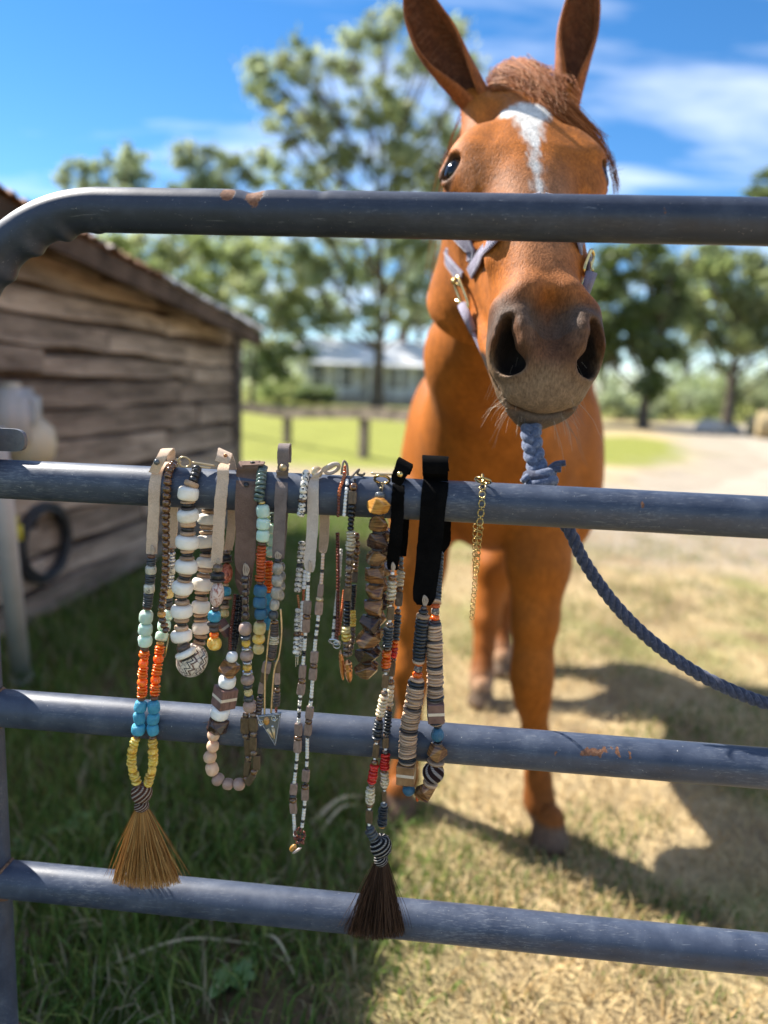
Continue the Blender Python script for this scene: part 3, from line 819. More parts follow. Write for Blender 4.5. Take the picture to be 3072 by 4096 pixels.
# ================================================================== gate
def gate_paint():
    t = NT('gate_paint'); v = t.coord('Object'); vs = t.coord('Object', (1, 6, 6))
    f = t.noise(v, 26, 6, .65); f2 = t.noise(vs, 90, 4, .7); f3 = t.noise(v, 420, 3, .6); f4 = t.noise(v, 7, 3, .5)
    c = t.ramp(f, [(.3, (.026, .036, .062)), (.55, (.046, .060, .094)), (.78, (.095, .114, .152))])
    lit_ = t.new('ShaderNodeAttribute', attribute_name='lit_tone').outputs['Fac']
    c = t.mix(lit_, t.mix(1.0, c, (.50, .52, .58), 'MULTIPLY'), c)  # shade put into the top rail's paint, upright left at its lit tone
    dust = t.ramp(t.math('MULTIPLY', f2, t.math('ADD', f4, .45)), [(.52, 0), (.70, 1)])
    c = t.mix(t.math('MULTIPLY', t.math('MULTIPLY', dust, t.math('ADD', lit_, .25)), .22), c, (.34, .35, .36))
    speck = t.ramp(f3, [(.70, 0), (.74, 1)])
    c = t.mix(t.math('MULTIPLY', speck, .7), c, (.52, .50, .46))
    a = t.new('ShaderNodeAttribute', attribute_name='rust').outputs['Fac']
    sc = t.ramp(t.noise(t.coord('Object', (.35, 5, 5), (0, R(24), R(8))), 46, 3, .7, 1.2), [(.665, 0), (.70, 1)])
    c = t.mix(t.math('MULTIPLY', sc, .30), c, (.33, .35, .38))
    rn = t.ramp(t.math('ADD', a, t.math('MULTIPLY', t.math('SUBTRACT', t.noise(v, 240, 4, .7), .5), .9)), [(.44, 0), (.52, 1)])
    rc = t.ramp(t.noise(v, 300, 4, .7), [(.3, (.10, .04, .022)), (.6, (.23, .105, .055)), (.8, (.42, .30, .2))])
    c = t.mix(rn, c, rc)
    t.l.new(c, t.b.inputs['Base Color'])
    rgh = t.ramp(f, [(.3, .38), (.75, .56)])
    t.l.new(t.mix(rn, rgh, (.9, .9, .9)), t.b.inputs['Roughness']); t.set(t.b, Metallic=.0, Specular_IOR_Level=.5)
    t.bump(t.math('SUBTRACT', t.math('ADD', t.math('MULTIPLY', f3, .3), t.math('MULTIPLY', f, .3)), rn), .25, .0012)
    return t.m
gate_m = gate_paint()
def rust_attr(o, spots):
    """spots: (point, rx along the rail, ry, amount) -> point attribute read by the paint"""
    me = o.data; n = len(me.vertices); co = np.empty(n * 3); me.vertices.foreach_get('co', co); co = co.reshape(-1, 3)
    M = np.array(o.matrix_world if False else Matrix.Translation(o.location)); co = co + M[:3, 3]
    if o.parent is not None: co = co - np.array(o.parent.location) + np.array(o.parent.location)
    val = np.zeros(n)
    for p, rx, ry, am in spots:
        d = co - p; u = d @ GU; w = np.sqrt(np.maximum(0, (d * d).sum(1) - u * u))
        val = np.maximum(val, am * np.exp(-((u / rx) ** 2 + (w / ry) ** 2)))
    f_ = me.attributes.new('lit_tone', 'FLOAT', 'POINT')
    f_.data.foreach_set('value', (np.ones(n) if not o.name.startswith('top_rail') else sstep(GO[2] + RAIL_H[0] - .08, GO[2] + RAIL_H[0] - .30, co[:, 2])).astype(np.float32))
    a = me.attributes.new('rust', 'FLOAT', 'POINT'); a.data.foreach_set('value', val.astype(np.float32))
gate = empty('gate', GO + GU * -.42 + ZV * -1.15, 'blue grey tubular steel gate with scuffed paint across the paddock', 'gate')
def gp(u, h, n=0.0): return GO + GU * u + ZV * h + GN * n
U_POST = -.4105
def pt_u(px, py):
    p = at(px, py); return np.dot(p - GO, GU), p[2] - GO[2]
# top rail bends down into the upright
bend_r = .165
h0 = RAIL_H[0]
Uend = 1.35
# the upright leans a touch: read it off the photograph
u_lo, h_lo = pt_u(62, 4096); u_md, h_md = pt_u(5, 2912)
u_lo -= PIPE_R; u_md -= PIPE_R
def upr(h): return u_md + (u_lo - u_md) * (h - h_md) / (h_lo - h_md)
u_top = upr(h0 - bend_r)
path = [gp(Uend - (Uend - (u_top + bend_r)) * i / 520, h0) for i in range(521)]
nb = 110
for i in range(1, nb + 1):
    a = math.pi / 2 * i / nb
    path.append(gp(u_top + bend_r - bend_r * math.sin(a), h0 - bend_r + bend_r * math.cos(a)))
H_BOT = -1.03
for i in range(1, 60):
    h = h0 - bend_r + (H_BOT - h0 + bend_r) * i / 59
    path.append(gp(upr(h), h))
path = np.array(path)
SEG = 28
mb = MB().tube(path, PIPE_R, SEG, ref=GN)
V = np.concatenate(mb.v)
# creases pressed into the inside of the bend
cx_ = gp(u_top + bend_r, h0 - bend_r)
rel = V - cx_; uu = rel @ GU; hh = rel[:, 2]; ang = np.arctan2(hh, -uu); rad_ = np.hypot(uu, hh)
ins = sstep(.10 * 0 + bend_r - .002, bend_r - PIPE_R, rad_) * sstep(-.02, .12, ang) * sstep(1.62, 1.4, ang)
wv = .5 - .5 * np.cos(ang * 22 + .4 * np.sin(ang * 5))
push = ins * (.0052 * wv ** 2 - .001)
dirv = -(np.outer(uu, GU) + np.outer(hh, ZV)) / np.maximum(rad_, 1e-6)[:, None]
inb = (uu < .0) & (hh > -.005)
V = V - dirv * (np.where(inb, push, 0))[:, None] * -1.0
# dents on the top of the top rail
for px, dep, wd_ in ((1015, .0035, .011), (1290, .0012, .006)):
    u0 = pt_u(px, 800)[0]; d_ = V - gp(u0, h0 + PIPE_R * .9, PIPE_R * .4)
    wgt = np.exp(-((d_ @ GU) / wd_) ** 2 - ((d_[:, 2] / .012) ** 2) - ((d_ @ GN) / .016) ** 2)
    V = V - np.outer(wgt * dep, ZV + .3 * GN)
mb.v = [V]
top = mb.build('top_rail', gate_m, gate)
def sp(px, py, rx, ry, am=1.0):
    d = ray(px, py)                   # the point on the pipe's front nearest the lens
    p = at(px, py, PIPE_R * .75); return (p, rx, ry, am)
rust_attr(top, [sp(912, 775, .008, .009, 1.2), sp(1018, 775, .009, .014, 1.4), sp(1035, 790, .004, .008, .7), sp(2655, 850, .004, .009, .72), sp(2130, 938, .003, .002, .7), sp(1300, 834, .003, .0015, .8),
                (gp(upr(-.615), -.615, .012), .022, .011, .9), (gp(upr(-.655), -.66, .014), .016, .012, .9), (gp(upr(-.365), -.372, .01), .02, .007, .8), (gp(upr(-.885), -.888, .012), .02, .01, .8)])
rails = []
for k, h in enumerate(RAIL_H[1:] + [-.8855]):
    u0 = upr(h) + PIPE_R * .55 if h < -.2 else upr(h) + PIPE_R * .55
    n_ = 560; pts = np.array([gp(u0 + (Uend - u0) * i / n_, h + .0006 * math.sin(i * .012 + k)) for i in range(n_ + 1)])
    o = MB().tube(pts, PIPE_R, SEG, ref=GN).build('rail', gate_m, gate)
    sp_ = []
    if k == 0:
        sp_ = [sp(2568, 2022, .003, .007, 1.0), sp(2515, 2050, .004, .003, .9), sp(75, 1893, .002, .004, .6)]
    if k == 1:
        for i in range(14):
            px = 2110 + i * 22; sp_.append(sp(px, 3022 + 8 * math.sin(i) + (i > 9) * -3 * (i - 9), .0055, .0034 + .0016 * (i > 3), 1.15))
        sp_ += [sp(2395, 3008, .006, .0035, 1), sp(2420, 2996, .006, .004, 1), sp(2445, 2990, .005, .004, 1), sp(2468, 3005, .003, .006, 1), sp(2478, 3030, .002, .006, .9), sp(2520, 3022, .003, .005, 1), sp(2010, 3014, .003, .0025, .7), sp(2050, 3016, .003, .004, .72)]
    if k == 2:
        sp_ = [sp(90, 3455, .02, .004, .62), sp(300, 3480, .05, .0016, .6), sp(1560, 3660, .012, .0014, .7), sp(1680, 3622, .008, .0012, .7)]
    rust_attr(o, sp_); rails.append(o)
# weld beads where rails meet the upright
weld_m = simple('weld', [(.35, (.10, .055, .035)), (.6, (.20, .11, .065)), (.75, (.16, .17, .19))], 300, .8, .5, .001)
for h in RAIL_H[1:] + [-.8855]:
    an = np.linspace(0, 2 * math.pi, 36)
    r_ = PIPE_R * 1.02
    pts = [gp(upr(h) + math.sqrt(max(0, PIPE_R ** 2 - (PIPE_R * .98 * math.sin(a)) ** 2)) * 1.0 + .0012, h + r_ * math.cos(a), r_ * .98 * math.sin(a)) for a in an]
    MB().tube(pts, [.0022 + .0009 * rnd.random() for _ in an], 6, False).build('weld_bead', weld_m, gate)
# far end of the gate and the posts it hangs on
pts = np.array([gp(Uend, h) for h in np.linspace(H_BOT, h0, 20)])
o = MB().tube(pts, PIPE_R, SEG, ref=GN).build('end_upright', gate_m, gate); rust_attr(o, [])
# hinge
steel_m = simple('worn_steel', [(.3, (.10, .105, .12)), (.6, (.17, .175, .19)), (.78, (.20, .12, .07))], 60, .5, .3, .001, metal=.45)
rusty_m = simple('rusty_steel', [(.3, (.10, .04, .02)), (.55, (.25, .11, .05)), (.8, (.42, .25, .13))], 80, .85, .5, .001)
# two lugs with rounded ends, a bolt through them
hh_u, hh_h = pt_u(25, 1762)
def lug(n0, n1, uc, w, hgt):
    V = []; F = []; k = 14; c = []
    for i in range(k + 1):
        a = -math.pi / 2 + math.pi * i / k; e = .72
        c.append((uc + w * .55 + w * .45 * abs(math.cos(a)) ** e, hh_h + hgt * .5 * (abs(math.sin(a)) ** e) * (1 if a > 0 else -1)))
    c = [(uc - .12, hh_h - hgt * .5)] + c + [(uc - .12, hh_h + hgt * .5)]
    m = len(c)
    for n in (n0, n1): V += [gp(u, h, n) for u, h in c]
    F = [tuple(range(m - 1, -1, -1)), tuple(range(m, 2 * m))] + [(i, (i + 1) % m, (i + 1) % m + m, i + m) for i in range(m)]
    return MB().add(V, F)
hinge = empty('hinge', gp(hh_u, hh_h), 'worn steel hinge lugs with a rusty bolt above the second rail', 'hinge')
b1 = lug(.028, .034, hh_u - .040, .034, .030).build('front_lug', steel_m, hinge, False)
b2 = lug(-.012, -.006, hh_u - .018, .036, .026).build('rear_lug', steel_m, hinge, False)
Mb = Matrix(((GU[0], 0, GN[0], 0), (GU[1], 0, GN[1], 0), (0, 1, 0, 0), (0, 0, 0, 1)))
Mb.translation = gp(hh_u - .0265, hh_h - .002)
MB().lathe([(.002, -.03), (.008, -.03), (.008, .034), (.0085, .034), (.0085, .040), (.006, .043), (.002, .043)], 6, Mb).build('bolt', rusty_m, hinge, False)
MB().tube([gp(hh_u - .022, hh_h - .012, .012), gp(hh_u - .022, hh_h - .03, .012)], .012, 12).build('spacer', steel_m, hinge)
gpost = empty('gate_post', gp(-.74, -1.15), 'round wooden gate post just outside the left edge', 'post')
MB().tube([gp(-.74, -1.2), gp(-.74, -.2), gp(-.745, .30)], [.062, .058, .055], 18).build('timber', fence_m, gpost)
MB().tube([gp(-.74, hh_h, .015), gp(-.50, hh_h, .01)], .009, 8).build('gudgeon', rusty_m, gpost)
# ================================================================== horse
class Field:
    """a signed distance grid; shapes are blended in and the surface read out as quads"""
    def __init__(s, lo, hi, h):
        s.lo = np.array(lo, float); s.h = h
        s.n = np.ceil((np.array(hi) - s.lo) / h).astype(int) + 1
        s.F = np.full(s.n, 1.0, np.float32)
    def _sl(s, lo, hi):
        a = np.clip(np.floor((np.array(lo) - s.lo) / s.h).astype(int), 0, s.n - 1)
        b = np.clip(np.ceil((np.array(hi) - s.lo) / s.h).astype(int) + 1, 1, s.n)
        if (b <= a).any(): return None, None
        ax = [s.lo[i] + s.h * np.arange(a[i], b[i]) for i in range(3)]
        X = np.stack(np.meshgrid(*ax, indexing='ij'), -1).astype(np.float32)
        return tuple(slice(a[i], b[i]) for i in range(3)), X
    def op(s, fn, lo, hi, k=.01, sub=False):
        pad = k * 1.5 + 2 * s.h
        sl, X = s._sl(np.array(lo) - pad, np.array(hi) + pad)
        if sl is None: return
        d = fn(X); F = s.F[sl]
        if sub:
            t = np.clip(.5 - .5 * (F + d) / k, 0, 1); s.F[sl] = F * (1 - t) - d * t + k * t * (1 - t)
        else:
            t = np.clip(.5 + .5 * (F - d) / k, 0, 1); s.F[sl] = F * (1 - t) + d * t - k * t * (1 - t)
    def cone(s, a, b, ra, rb, k=.01, sub=False):
        a, b = np.array(a, float), np.array(b, float); m = max(ra, rb)
        def fn(X):
            pa = X - a; ba = b - a; t = np.clip((pa @ ba) / (ba @ ba), 0, 1)
            return np.linalg.norm(pa - t[..., None] * ba, axis=-1) - (ra + (rb - ra) * t)
        s.op(fn, np.minimum(a, b) - m, np.maximum(a, b) + m, k, sub)
    def chain(s, pts, k=.01):
        for (p, r), (q, t) in zip(pts[:-1], pts[1:]): s.cone(p, q, r, t, k)
    def ell(s, c, r, k=.01, rot=None, sub=False):
        c, r = np.array(c, float), np.array(r, float); m = r.max()
        Rm = np.eye(3) if rot is None else np.array(rot)
        def fn(X):
            p = (X - c) @ Rm; q = np.linalg.norm(p / r, axis=-1); g = np.linalg.norm(p / r ** 2, axis=-1)
            return q * (q - 1) / np.maximum(g, 1e-5)
        s.op(fn, c - m, c + m, k, sub)
    def surface(s):
        F = s.F; ins = F < 0; n = np.array(F.shape); c = n - 1
        idx = np.full(c, -1, np.int64)
        cor = [(i, j, k) for i in (0, 1) for j in (0, 1) for k in (0, 1)]
        cnt = sum(ins[i:i + c[0], j:j + c[1], k:k + c[2]].astype(np.int8) for i, j, k in cor)
        cell = np.argwhere((cnt > 0) & (cnt < 8)); idx[tuple(cell.T)] = np.arange(len(cell))
        acc = np.zeros((len(cell), 3)); m = np.zeros(len(cell))
        for a in cor:
            for ax in range(3):
                if a[ax]: continue
                b = list(a); b[ax] = 1
                fa = F[tuple((cell + a).T)]; fb = F[tuple((cell + b).T)]
                x = (fa < 0) != (fb < 0); t = np.where(x, fa / np.where(x, fa - fb, 1), 0)
                p = np.tile(np.array(a, float), (len(cell), 1)); p[:, ax] = t
                acc += p * x[:, None]; m += x
        V = s.lo + s.h * (cell + acc / m[:, None]); Q = []
        for ax in range(3):
            o = [q for q in range(3) if q != ax]
            sh = [slice(0, n[q]) for q in range(3)]; sh[ax] = slice(0, n[ax] - 1)
            s2 = list(sh); s2[ax] = slice(1, n[ax])
            A = ins[tuple(sh)]; B = ins[tuple(s2)]
            e = np.argwhere(A != B); e = e[(e[:, o[0]] > 0) & (e[:, o[1]] > 0) & (e[:, o[0]] < n[o[0]] - 1) & (e[:, o[1]] < n[o[1]] - 1)]
            d0 = np.zeros(3, int); d0[o[0]] = 1; d1 = np.zeros(3, int); d1[o[1]] = 1
            q = np.stack([idx[tuple((e - d0 - d1).T)], idx[tuple((e - d1).T)], idx[tuple(e.T)], idx[tuple((e - d0).T)]], 1)
            fl = A[tuple(e.T)] != (ax == 1)
            q[~fl] = q[~fl][:, ::-1]; Q.append(q)
        return V, np.concatenate(Q)

# ---- head, in its own frame: x across, l down the face, d out of the face
HE = CAM + RI * .2075 + UP * .492 + FW * 1.035
_t = R(29.5)
_L = -UP * math.cos(_t) - FW * math.sin(_t)
_D = UP * math.sin(_t) - FW * math.cos(_t)
yaw, rol = R(2.0), R(-1.5)
X1 = RI * math.cos(yaw) + _D * -math.sin(yaw)
D1 = _D * math.cos(yaw) + RI * math.sin(yaw)
HX = X1 * math.cos(rol) - _L * math.sin(rol)
HL = _L * math.cos(rol) + X1 * math.sin(rol)
HD = D1
LS = .905                               # the face is a little shorter than the first measure
def h2w(P):
    P = np.asarray(P, float); l = P[..., 1:2]; return HE + (P[..., 0:1] + .022 * np.maximum(l - .18, 0)) * HX + np.where(l > 0, l * LS, l) * HL + P[..., 2:3] * HD
def w2h(P):
    Q = np.asarray(P, float) - HE; l = Q @ HL; l = np.where(l > 0, l / LS, l); return np.stack([Q @ HX - .022 * np.maximum(l - .18, 0), l, Q @ HD], -1)
def hp_(px, py, d):                    # view pixel (1659 wide) -> head frame, on the plane d
    r_ = ray(px * S, py * S); t = (np.dot(HE - CAM, HD) + d) / np.dot(r_, HD); return w2h(CAM + r_ * t)

h = Field((-.16, -.27, -.30), (.16, .48, .12), .0032)
ST = np.array([  # l, half width, front, back
    (-.23, .056, -.006, -.17), (-.19, .074, .020, -.19), (-.14, .088, .037, -.205), (-.09, .0975, .046, -.215), (-.04, .103, .053, -.222), (.01, .104, .057, -.225),
    (.06, .090, .057, -.222), (.11, .0765, .054, -.200), (.16, .0685, .050, -.160), (.21, .0625, .045, -.125), (.26, .0575, .039, -.105), (.295, .0555, .032, -.100),
    (.33, .0535, .013, -.098), (.37, .052, -.016, -.094), (.41, .045, -.044, -.088), (.44, .035, -.058, -.080)])
def headfn(X):
    l = X[..., 1]; w = np.interp(l, ST[:, 0], ST[:, 1]); f = np.interp(l, ST[:, 0], ST[:, 2]); b = np.interp(l, ST[:, 0], ST[:, 3])
    c, q = (f + b) / 2, (f - b) / 2; v = (X[..., 2] - c) / q
    w = w * (1 - .15 * np.clip(v, 0, 1) ** 2 - (.14 * np.clip(-v, 0, 1) ** 2))
    e = 2.8
    r_ = (np.abs(X[..., 0] / w) ** e + np.abs(v) ** e) ** (1 / e)
    d = (r_ - 1) * np.minimum(w, q)
    return np.maximum(d, np.maximum(-.235 - l, l - .428) * .8)
h.op(headfn, (-.11, -.24, -.25), (.11, .41, .08), .001)
FD = np.array((0, .80, -.60))
NOS = {}
for sx in (-1, 1):
    h.ell((sx * .039, .035, -.135), (.032, .120, .095), .03)                 # jowl
    h.cone((sx * .036, .14, -.155), (sx * .026, .37, -.085), .032, .024, .02)  # jaw bar
    h.ell((sx * .081, .006, -.012), (.033, .046, .040), .05)                # orbit
    h.cone((sx * .070, -.050, .016), (sx * .090, -.012, .016), .014, .014, .035)  # brow
    h.cone((sx * .082, .035, -.006), (sx * .058, .20, -.004), .010, .006, .045)     # facial crest
    h.ell((sx * .072, -.110, .022), (.020, .026, .010), .035, sub=True)      # hollow above the eye
    h.ell((sx * .088, .13, -.05), (.016, .06, .04), .05, sub=True)           # below the crest
    h.ell((sx * .045, .352, -.018), (.0285, .052, .046), .022)               # nostril wing
    h.cone((sx * .030, .295, .018), (sx * .048, .305, .004), .012, .015, .035)   # above the nostril
    N = np.array((sx * .50, .42, .72)); N /= np.linalg.norm(N)
    A = FD - N * (FD @ N); A /= np.linalg.norm(A); W = np.cross(A, N); W *= np.sign(W[0]) * sx  # W points outwards
    NOS[sx] = (np.array((sx * .0435, .367, -.004)), W, A, N)
h.ell((0, .372, -.028), (.050, .046, .040), .025)                            # upper lip
h.ell((0, .402, -.046), (.050, .030, .030), .015)
h.ell((0, .409, -.080), (.040, .020, .024), .009)                            # chin and lower lip
h.ell((0, .392, -.105), (.030, .026, .020), .015)
h.ell((0, .352, .024), (.010, .045, .016), .02, sub=True)                    # groove between the nostrils
for sx in (-1, 1):
    c, W, A, N = NOS[sx]; Rn = np.stack([W, A, N], 1)
    h.ell(c - A * .006, (.0195, .040, .034), .006, Rn, sub=True)
    h.ell(c + A * .012 - W * .001, (.0250, .0250, .036), .008, Rn, sub=True)
    q = [c - A * .040 - W * .004 + N * .001, c - A * .022 - W * .010 + N * .002, c - A * .002 - W * .016 + N * .001, c + A * .016 - W * .0235 - N * .002]
    h.chain(list(zip(q, (.008, .0095, .009, .006))), .014)                   # inner fold over the opening
# mouth: a crease round the front
def mouth(X):
    x, l, d = X[..., 0], X[..., 1], X[..., 2]
    return np.maximum(np.abs(d - (-.068 + 5.0 * x * x)) - .0022, .375 - l)
h.op(mouth, (-.07, .37, -.11), (.07, .47, -.04), .006, True)
# eyes
EYE_R = .0215
EYES = [np.array((sx * (.0955 if sx > 0 else .0985), .008 - sx * .002, .001)) for sx in (-1, 1)]
for sx, c in zip((-1, 1), EYES):
    ax = np.array((sx * .80, .05, .60)); ax /= np.linalg.norm(ax)
    h.ell(c + ax * .012, (.0225, .0185, .0225), .005, sub=True)
    an = np.linspace(R(15), R(165), 9)
    u = np.cross(ax, (0, 1, 0)); u /= np.linalg.norm(u); v = np.cross(u, ax)   # v points down the face
    if v[1] < 0: v = -v
    up_ = [c + ax * (.0120) + u * (.0235 * math.cos(a)) - v * (.0195 * math.sin(a)) for a in an]
    for p, q in zip(up_[:-1], up_[1:]): h.cone(p, q, .0052, .0052, .005)
    an = np.linspace(R(195), R(345), 9)
    lo_ = [c + ax * (.0105) + u * (.0235 * math.cos(a)) - v * (.0200 * math.sin(a)) for a in an]
    for p, q in zip(lo_[:-1], lo_[1:]): h.cone(p, q, .0036, .0036, .005)
    wr = [c + ax * .009 + u * (.031 * math.cos(a)) - v * (.031 * math.sin(a)) for a in np.linspace(R(30), R(150), 8)]
    for p, q in zip(wr[:-1], wr[1:]): h.cone(p, q, .0045, .0045, .006)
# ear roots
EARS = [dict(c=[(1040, 238, 1.135), (958, 118, 1.125), (908, 20, 1.11), (880, -85, 1.10)], w=[33, 51, 38, 2], t=[.0, .42, .68, 1], side=-1),
        dict(c=[(1222, 226, 1.135), (1241, 100, 1.125), (1257, 5, 1.11), (1264, -95, 1.10)], w=[29, 46, 38, 2], t=[.0, .42, .68, 1], side=1)]
def zpt(px, py, z): return CAM + (FW + RI * ((px * S - CX) / FPX) + UP * (-(py * S - CY) / FPX)) * z
for e in EARS:
    e['p'] = np.array([zpt(*q) for q in e['c']])
    q = w2h(e['p']); h.cone(q[0] + np.array((-e['side'] * .012, .030, -.012)), q[0] + (q[1] - q[0]) * .22 + np.array((0, 0, -.008)), .036, .021, .03)
# neck root behind the jaw
h.cone((0, -.10, -.13), (0, -.05, -.30), .085, .12, .05)
HV, HF = h.surface()
# fine relief: veins and hair whorls
nn = vnoise(HV, 34, 3) - .5
HVW = h2w(HV)
def paint_head(P, raw):
    x, l, d = P[:, 0], P[:, 1], P[:, 2]; n1 = vnoise(P, 60, 2); n2 = vnoise(P * np.array((1, .35, 1)), 170, 4); n3 = vnoise(P, 17, 7)
    C = np.array((.41, .122, .017)) * (.80 + .35 * n1 + .12 * (n2 - .5))[:, None]
    top = sstep(.02, .05, d) * sstep(.02, .12, l) * sstep(.34, .26, l)                    # greyer nose bridge
    C += (np.array((.31, .155, .085)) - C) * (.65 * top)[:, None]
    mz = sstep(.275, .335, l + .05 * (n3 - .5) - .02 * sstep(.02, -.06, d))
    C += (np.array((.092, .047, .028)) * (.8 + .4 * n1)[:, None] - C) * (.9 * mz)[:, None]
    fold = np.exp(-(((np.abs(x) - .030) / .010) ** 2 + ((l - .345) / .035) ** 2)) * (d > -.02)
    C += (np.array((.17, .12, .085)) - C) * (.4 * fold)[:, None]
    side = sstep(.035, .058, np.abs(x)) * sstep(.29, .34, l) * sstep(.00, -.03, d)
    C += (np.array((.23, .155, .09)) - C) * (.6 * side)[:, None]
    lip = sstep(.392, .420, l + .018 * (n3 - .5)) * sstep(-.068, -.060, d)
    C += (np.array((.30, .215, .135)) - C) * (.6 * lip)[:, None]
    chin = sstep(.385, .40, l) * sstep(-.064, -.070, d)
    C += (np.array((.13, .105, .085)) - C) * (.8 * chin)[:, None]
    for sx in (-1, 1):
        c, W, A, N = NOS[sx]; r_ = P - c
        q = np.stack([(r_ @ W) / .0255, (r_ @ A - .004) / .041], 1)
        nos = sstep(1.08, .88, np.linalg.norm(q, axis=1)) * sstep(.006, -.004, r_ @ N)
        C += (np.array((.018, .013, .012)) - C) * nos[:, None]
        rim = np.exp(-((np.linalg.norm(q, axis=1) - 1.25) / .28) ** 2) * (r_ @ N > -.03) * (l < .36)
        C += (np.array((.10, .075, .06)) - C) * (.6 * rim)[:, None]
        q = np.linalg.norm(P - EYES[0 if sx < 0 else 1], axis=1)
        ey = sstep(.036, .026, q + .006 * (n1 - .5)); C += (np.array((.05, .032, .022)) - C) * (.85 * ey)[:, None]
        q2 = np.linalg.norm((P - (EYES[0 if sx < 0 else 1] + np.array((-sx * .012, .040, .02)))) / np.array((.02, .035, .03)), axis=1)
        C += (np.array((.16, .085, .045)) - C) * (.2 * sstep(1.2, .5, q2))[:, None]
    # star and strip
    sp_ = STAR; best = np.full(len(P), 9.0)
    for (a, ra), (b, rb) in zip(sp_[:-1], sp_[1:]):
        a, b = np.array(a), np.array(b); q = P[:, :2]; t = np.clip(((q - a) @ (b - a)) / ((b - a) @ (b - a)), 0, 1)
        best = np.minimum(best, np.linalg.norm(q - a - t[:, None] * (b - a), axis=1) - (ra + (rb - ra) * t))
    ang = vnoise(np.c_[P[:, 0], P[:, 1] * .3, P[:, 2] * 0], 260, 9)
    st = sstep(.007, -.007, best + .012 * (ang - .5) + .004 * (n1 - .5)) * (d > 0)
    C += (np.array((.72, .68, .62)) * (.86 + .2 * n2)[:, None] - C) * st[:, None]
    return C
STAR = [(hp_(1104, 244, .045)[:2], .017), (hp_(1137, 240, .045)[:2], .023), (hp_(1168, 240, .045)[:2], .019), (hp_(1140, 258, .048)[:2], .022), (hp_(1146, 285, .05)[:2], .015), (hp_(1154, 318, .055)[:2], .0080), (hp_(1163, 375, .058)[:2], .0045), (hp_(1170, 420, .058)[:2], .0035), (hp_(1172, 455, .058)[:2], .0005)]
HC = paint_head(HV, None)
parts_v, parts_f, parts_c = [HVW], [HF], [HC]

# ---- ears: cupped shells joined to the skin
for e in EARS:
    c = np.array(catmull(e['p'], 9)); tt = np.linspace(0, 1, len(c)); w = np.interp(tt, e['t'], np.array(e['w']) * S / FPX * 1.12)
    w = w * (1 - .0 * tt); w = np.convolve(np.pad(w, 2, 'edge'), np.ones(5) / 5, 'valid'); w[-1] = .0015
    T = np.gradient(c, axis=0); T /= np.linalg.norm(T, axis=1)[:, None]
    op = -FW * .95 + RI * (.10 * e['side'] - .12)                            # way the ear opens
    ns = 19; V = []; Cc = []; layers = []
    for lay in (0, 1):
        for i in range(len(c)):
            sd = np.cross(T[i], op); sd /= np.linalg.norm(sd); bk = -np.cross(sd, T[i]) * -1
            bk = -(op - T[i] * np.dot(op, T[i])); bk /= np.linalg.norm(bk)
            for j in range(ns):
                ph = R(float(np.interp(tt[i], (0, .12, .30, .55, 1), (176, 160, 122, 104, 96)))) * (j / (ns - 1) * 2 - 1)
                rr_ = w[i] * (1.0 if lay == 0 else (1 - .0032 / max(w[i], .004)))
                rr_ = rr_ * (1 - .0 * abs(ph))
                dep = .78 if abs(ph) > 1.57 else .95
                p = c[i] + sd * rr_ * math.sin(ph) + bk * rr_ * dep * (math.cos(ph) - .25)
                V.append(p)
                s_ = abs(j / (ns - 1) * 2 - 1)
                base = np.array((.31, .095, .025)) if lay == 0 else np.array((.32, .11, .045)) * (.45 + .75 * s_ ** 2)  # inner skin darkens into the cup, its shade put into the colour
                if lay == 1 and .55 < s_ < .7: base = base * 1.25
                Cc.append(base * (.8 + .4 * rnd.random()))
    m = len(c); V = np.array(V); F = []
    for lay in (0, 1):
        for i in range(m - 1):
            for j in range(ns - 1):
                a = lay * m * ns + i * ns + j; q = (a, a + 1, a + ns + 1, a + ns)
                F.append(q if lay == 0 else q[::-1])
    o_ = m * ns
    for i in range(m - 1):
        a = i * ns; F.append((a, a + ns, a + ns + o_, a + o_)); b = i * ns + ns - 1; F.append((b + ns, b, b + o_, b + ns + o_))
    for j in range(ns - 1):
        a = (m - 1) * ns + j; F.append((a + o_, a + 1 + o_, a + 1, a)[::-1])
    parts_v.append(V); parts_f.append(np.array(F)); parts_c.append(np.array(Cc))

# ---- body, neck and legs
b = Field((-.12, 1.10, -.02), (1.02, 3.45, 1.66), .0125)
poll = h2w(np.array([(0, -.17, -.11)]))[0]; thr = h2w(np.array([(0, .02, -.20)]))[0]
BD = np.array((.20, .98, 0)); BD /= np.linalg.norm(BD); BS = np.array((BD[1], -BD[0], 0))
CH = np.array((.292, 1.86, 0))
def bp(f, s_, z): return CH + BD * f + BS * s_ + ZV * z
b.chain([(poll, .062), (bp(-.32, -.03, 1.46), .085), (bp(.05, 0, 1.34), .105), (bp(.30, 0, 1.30), .12)], .06)          # crest
b.chain([(thr, .07), (bp(-.34, -.025, 1.22), .112), (bp(-.08, -.01, 1.04), .170), (bp(.10, 0, 1.02), .20)], .07)        # throat to chest
b.ell(bp(.04, 0, .98), (.205, .22, .26), .07)
for sx in (-1, 1):
    b.ell(bp(-.03, sx * .105, .99), (.095, .10, .17), .04)                   # breast muscles
    b.ell(bp(.12, sx * .188, .97), (.080, .15, .225), .08)                   # shoulder
    b.ell(bp(.06, sx * .175, .88), (.085, .115, .17), .05)                   # upper arm
    b.ell(bp(1.12, sx * .17, 1.12), (.14, .24, .24), .07)                    # thigh
    b.ell(bp(1.16, sx * .17, .92), (.105, .17, .22), .06)
b.ell(bp(.62, .0, 1.05), (.30, .58, .29), .08, np.array([BS, BD, ZV]).T)
b.ell(bp(1.18, .0, 1.16), (.26, .36, .26), .08, np.array([BS, BD, ZV]).T)
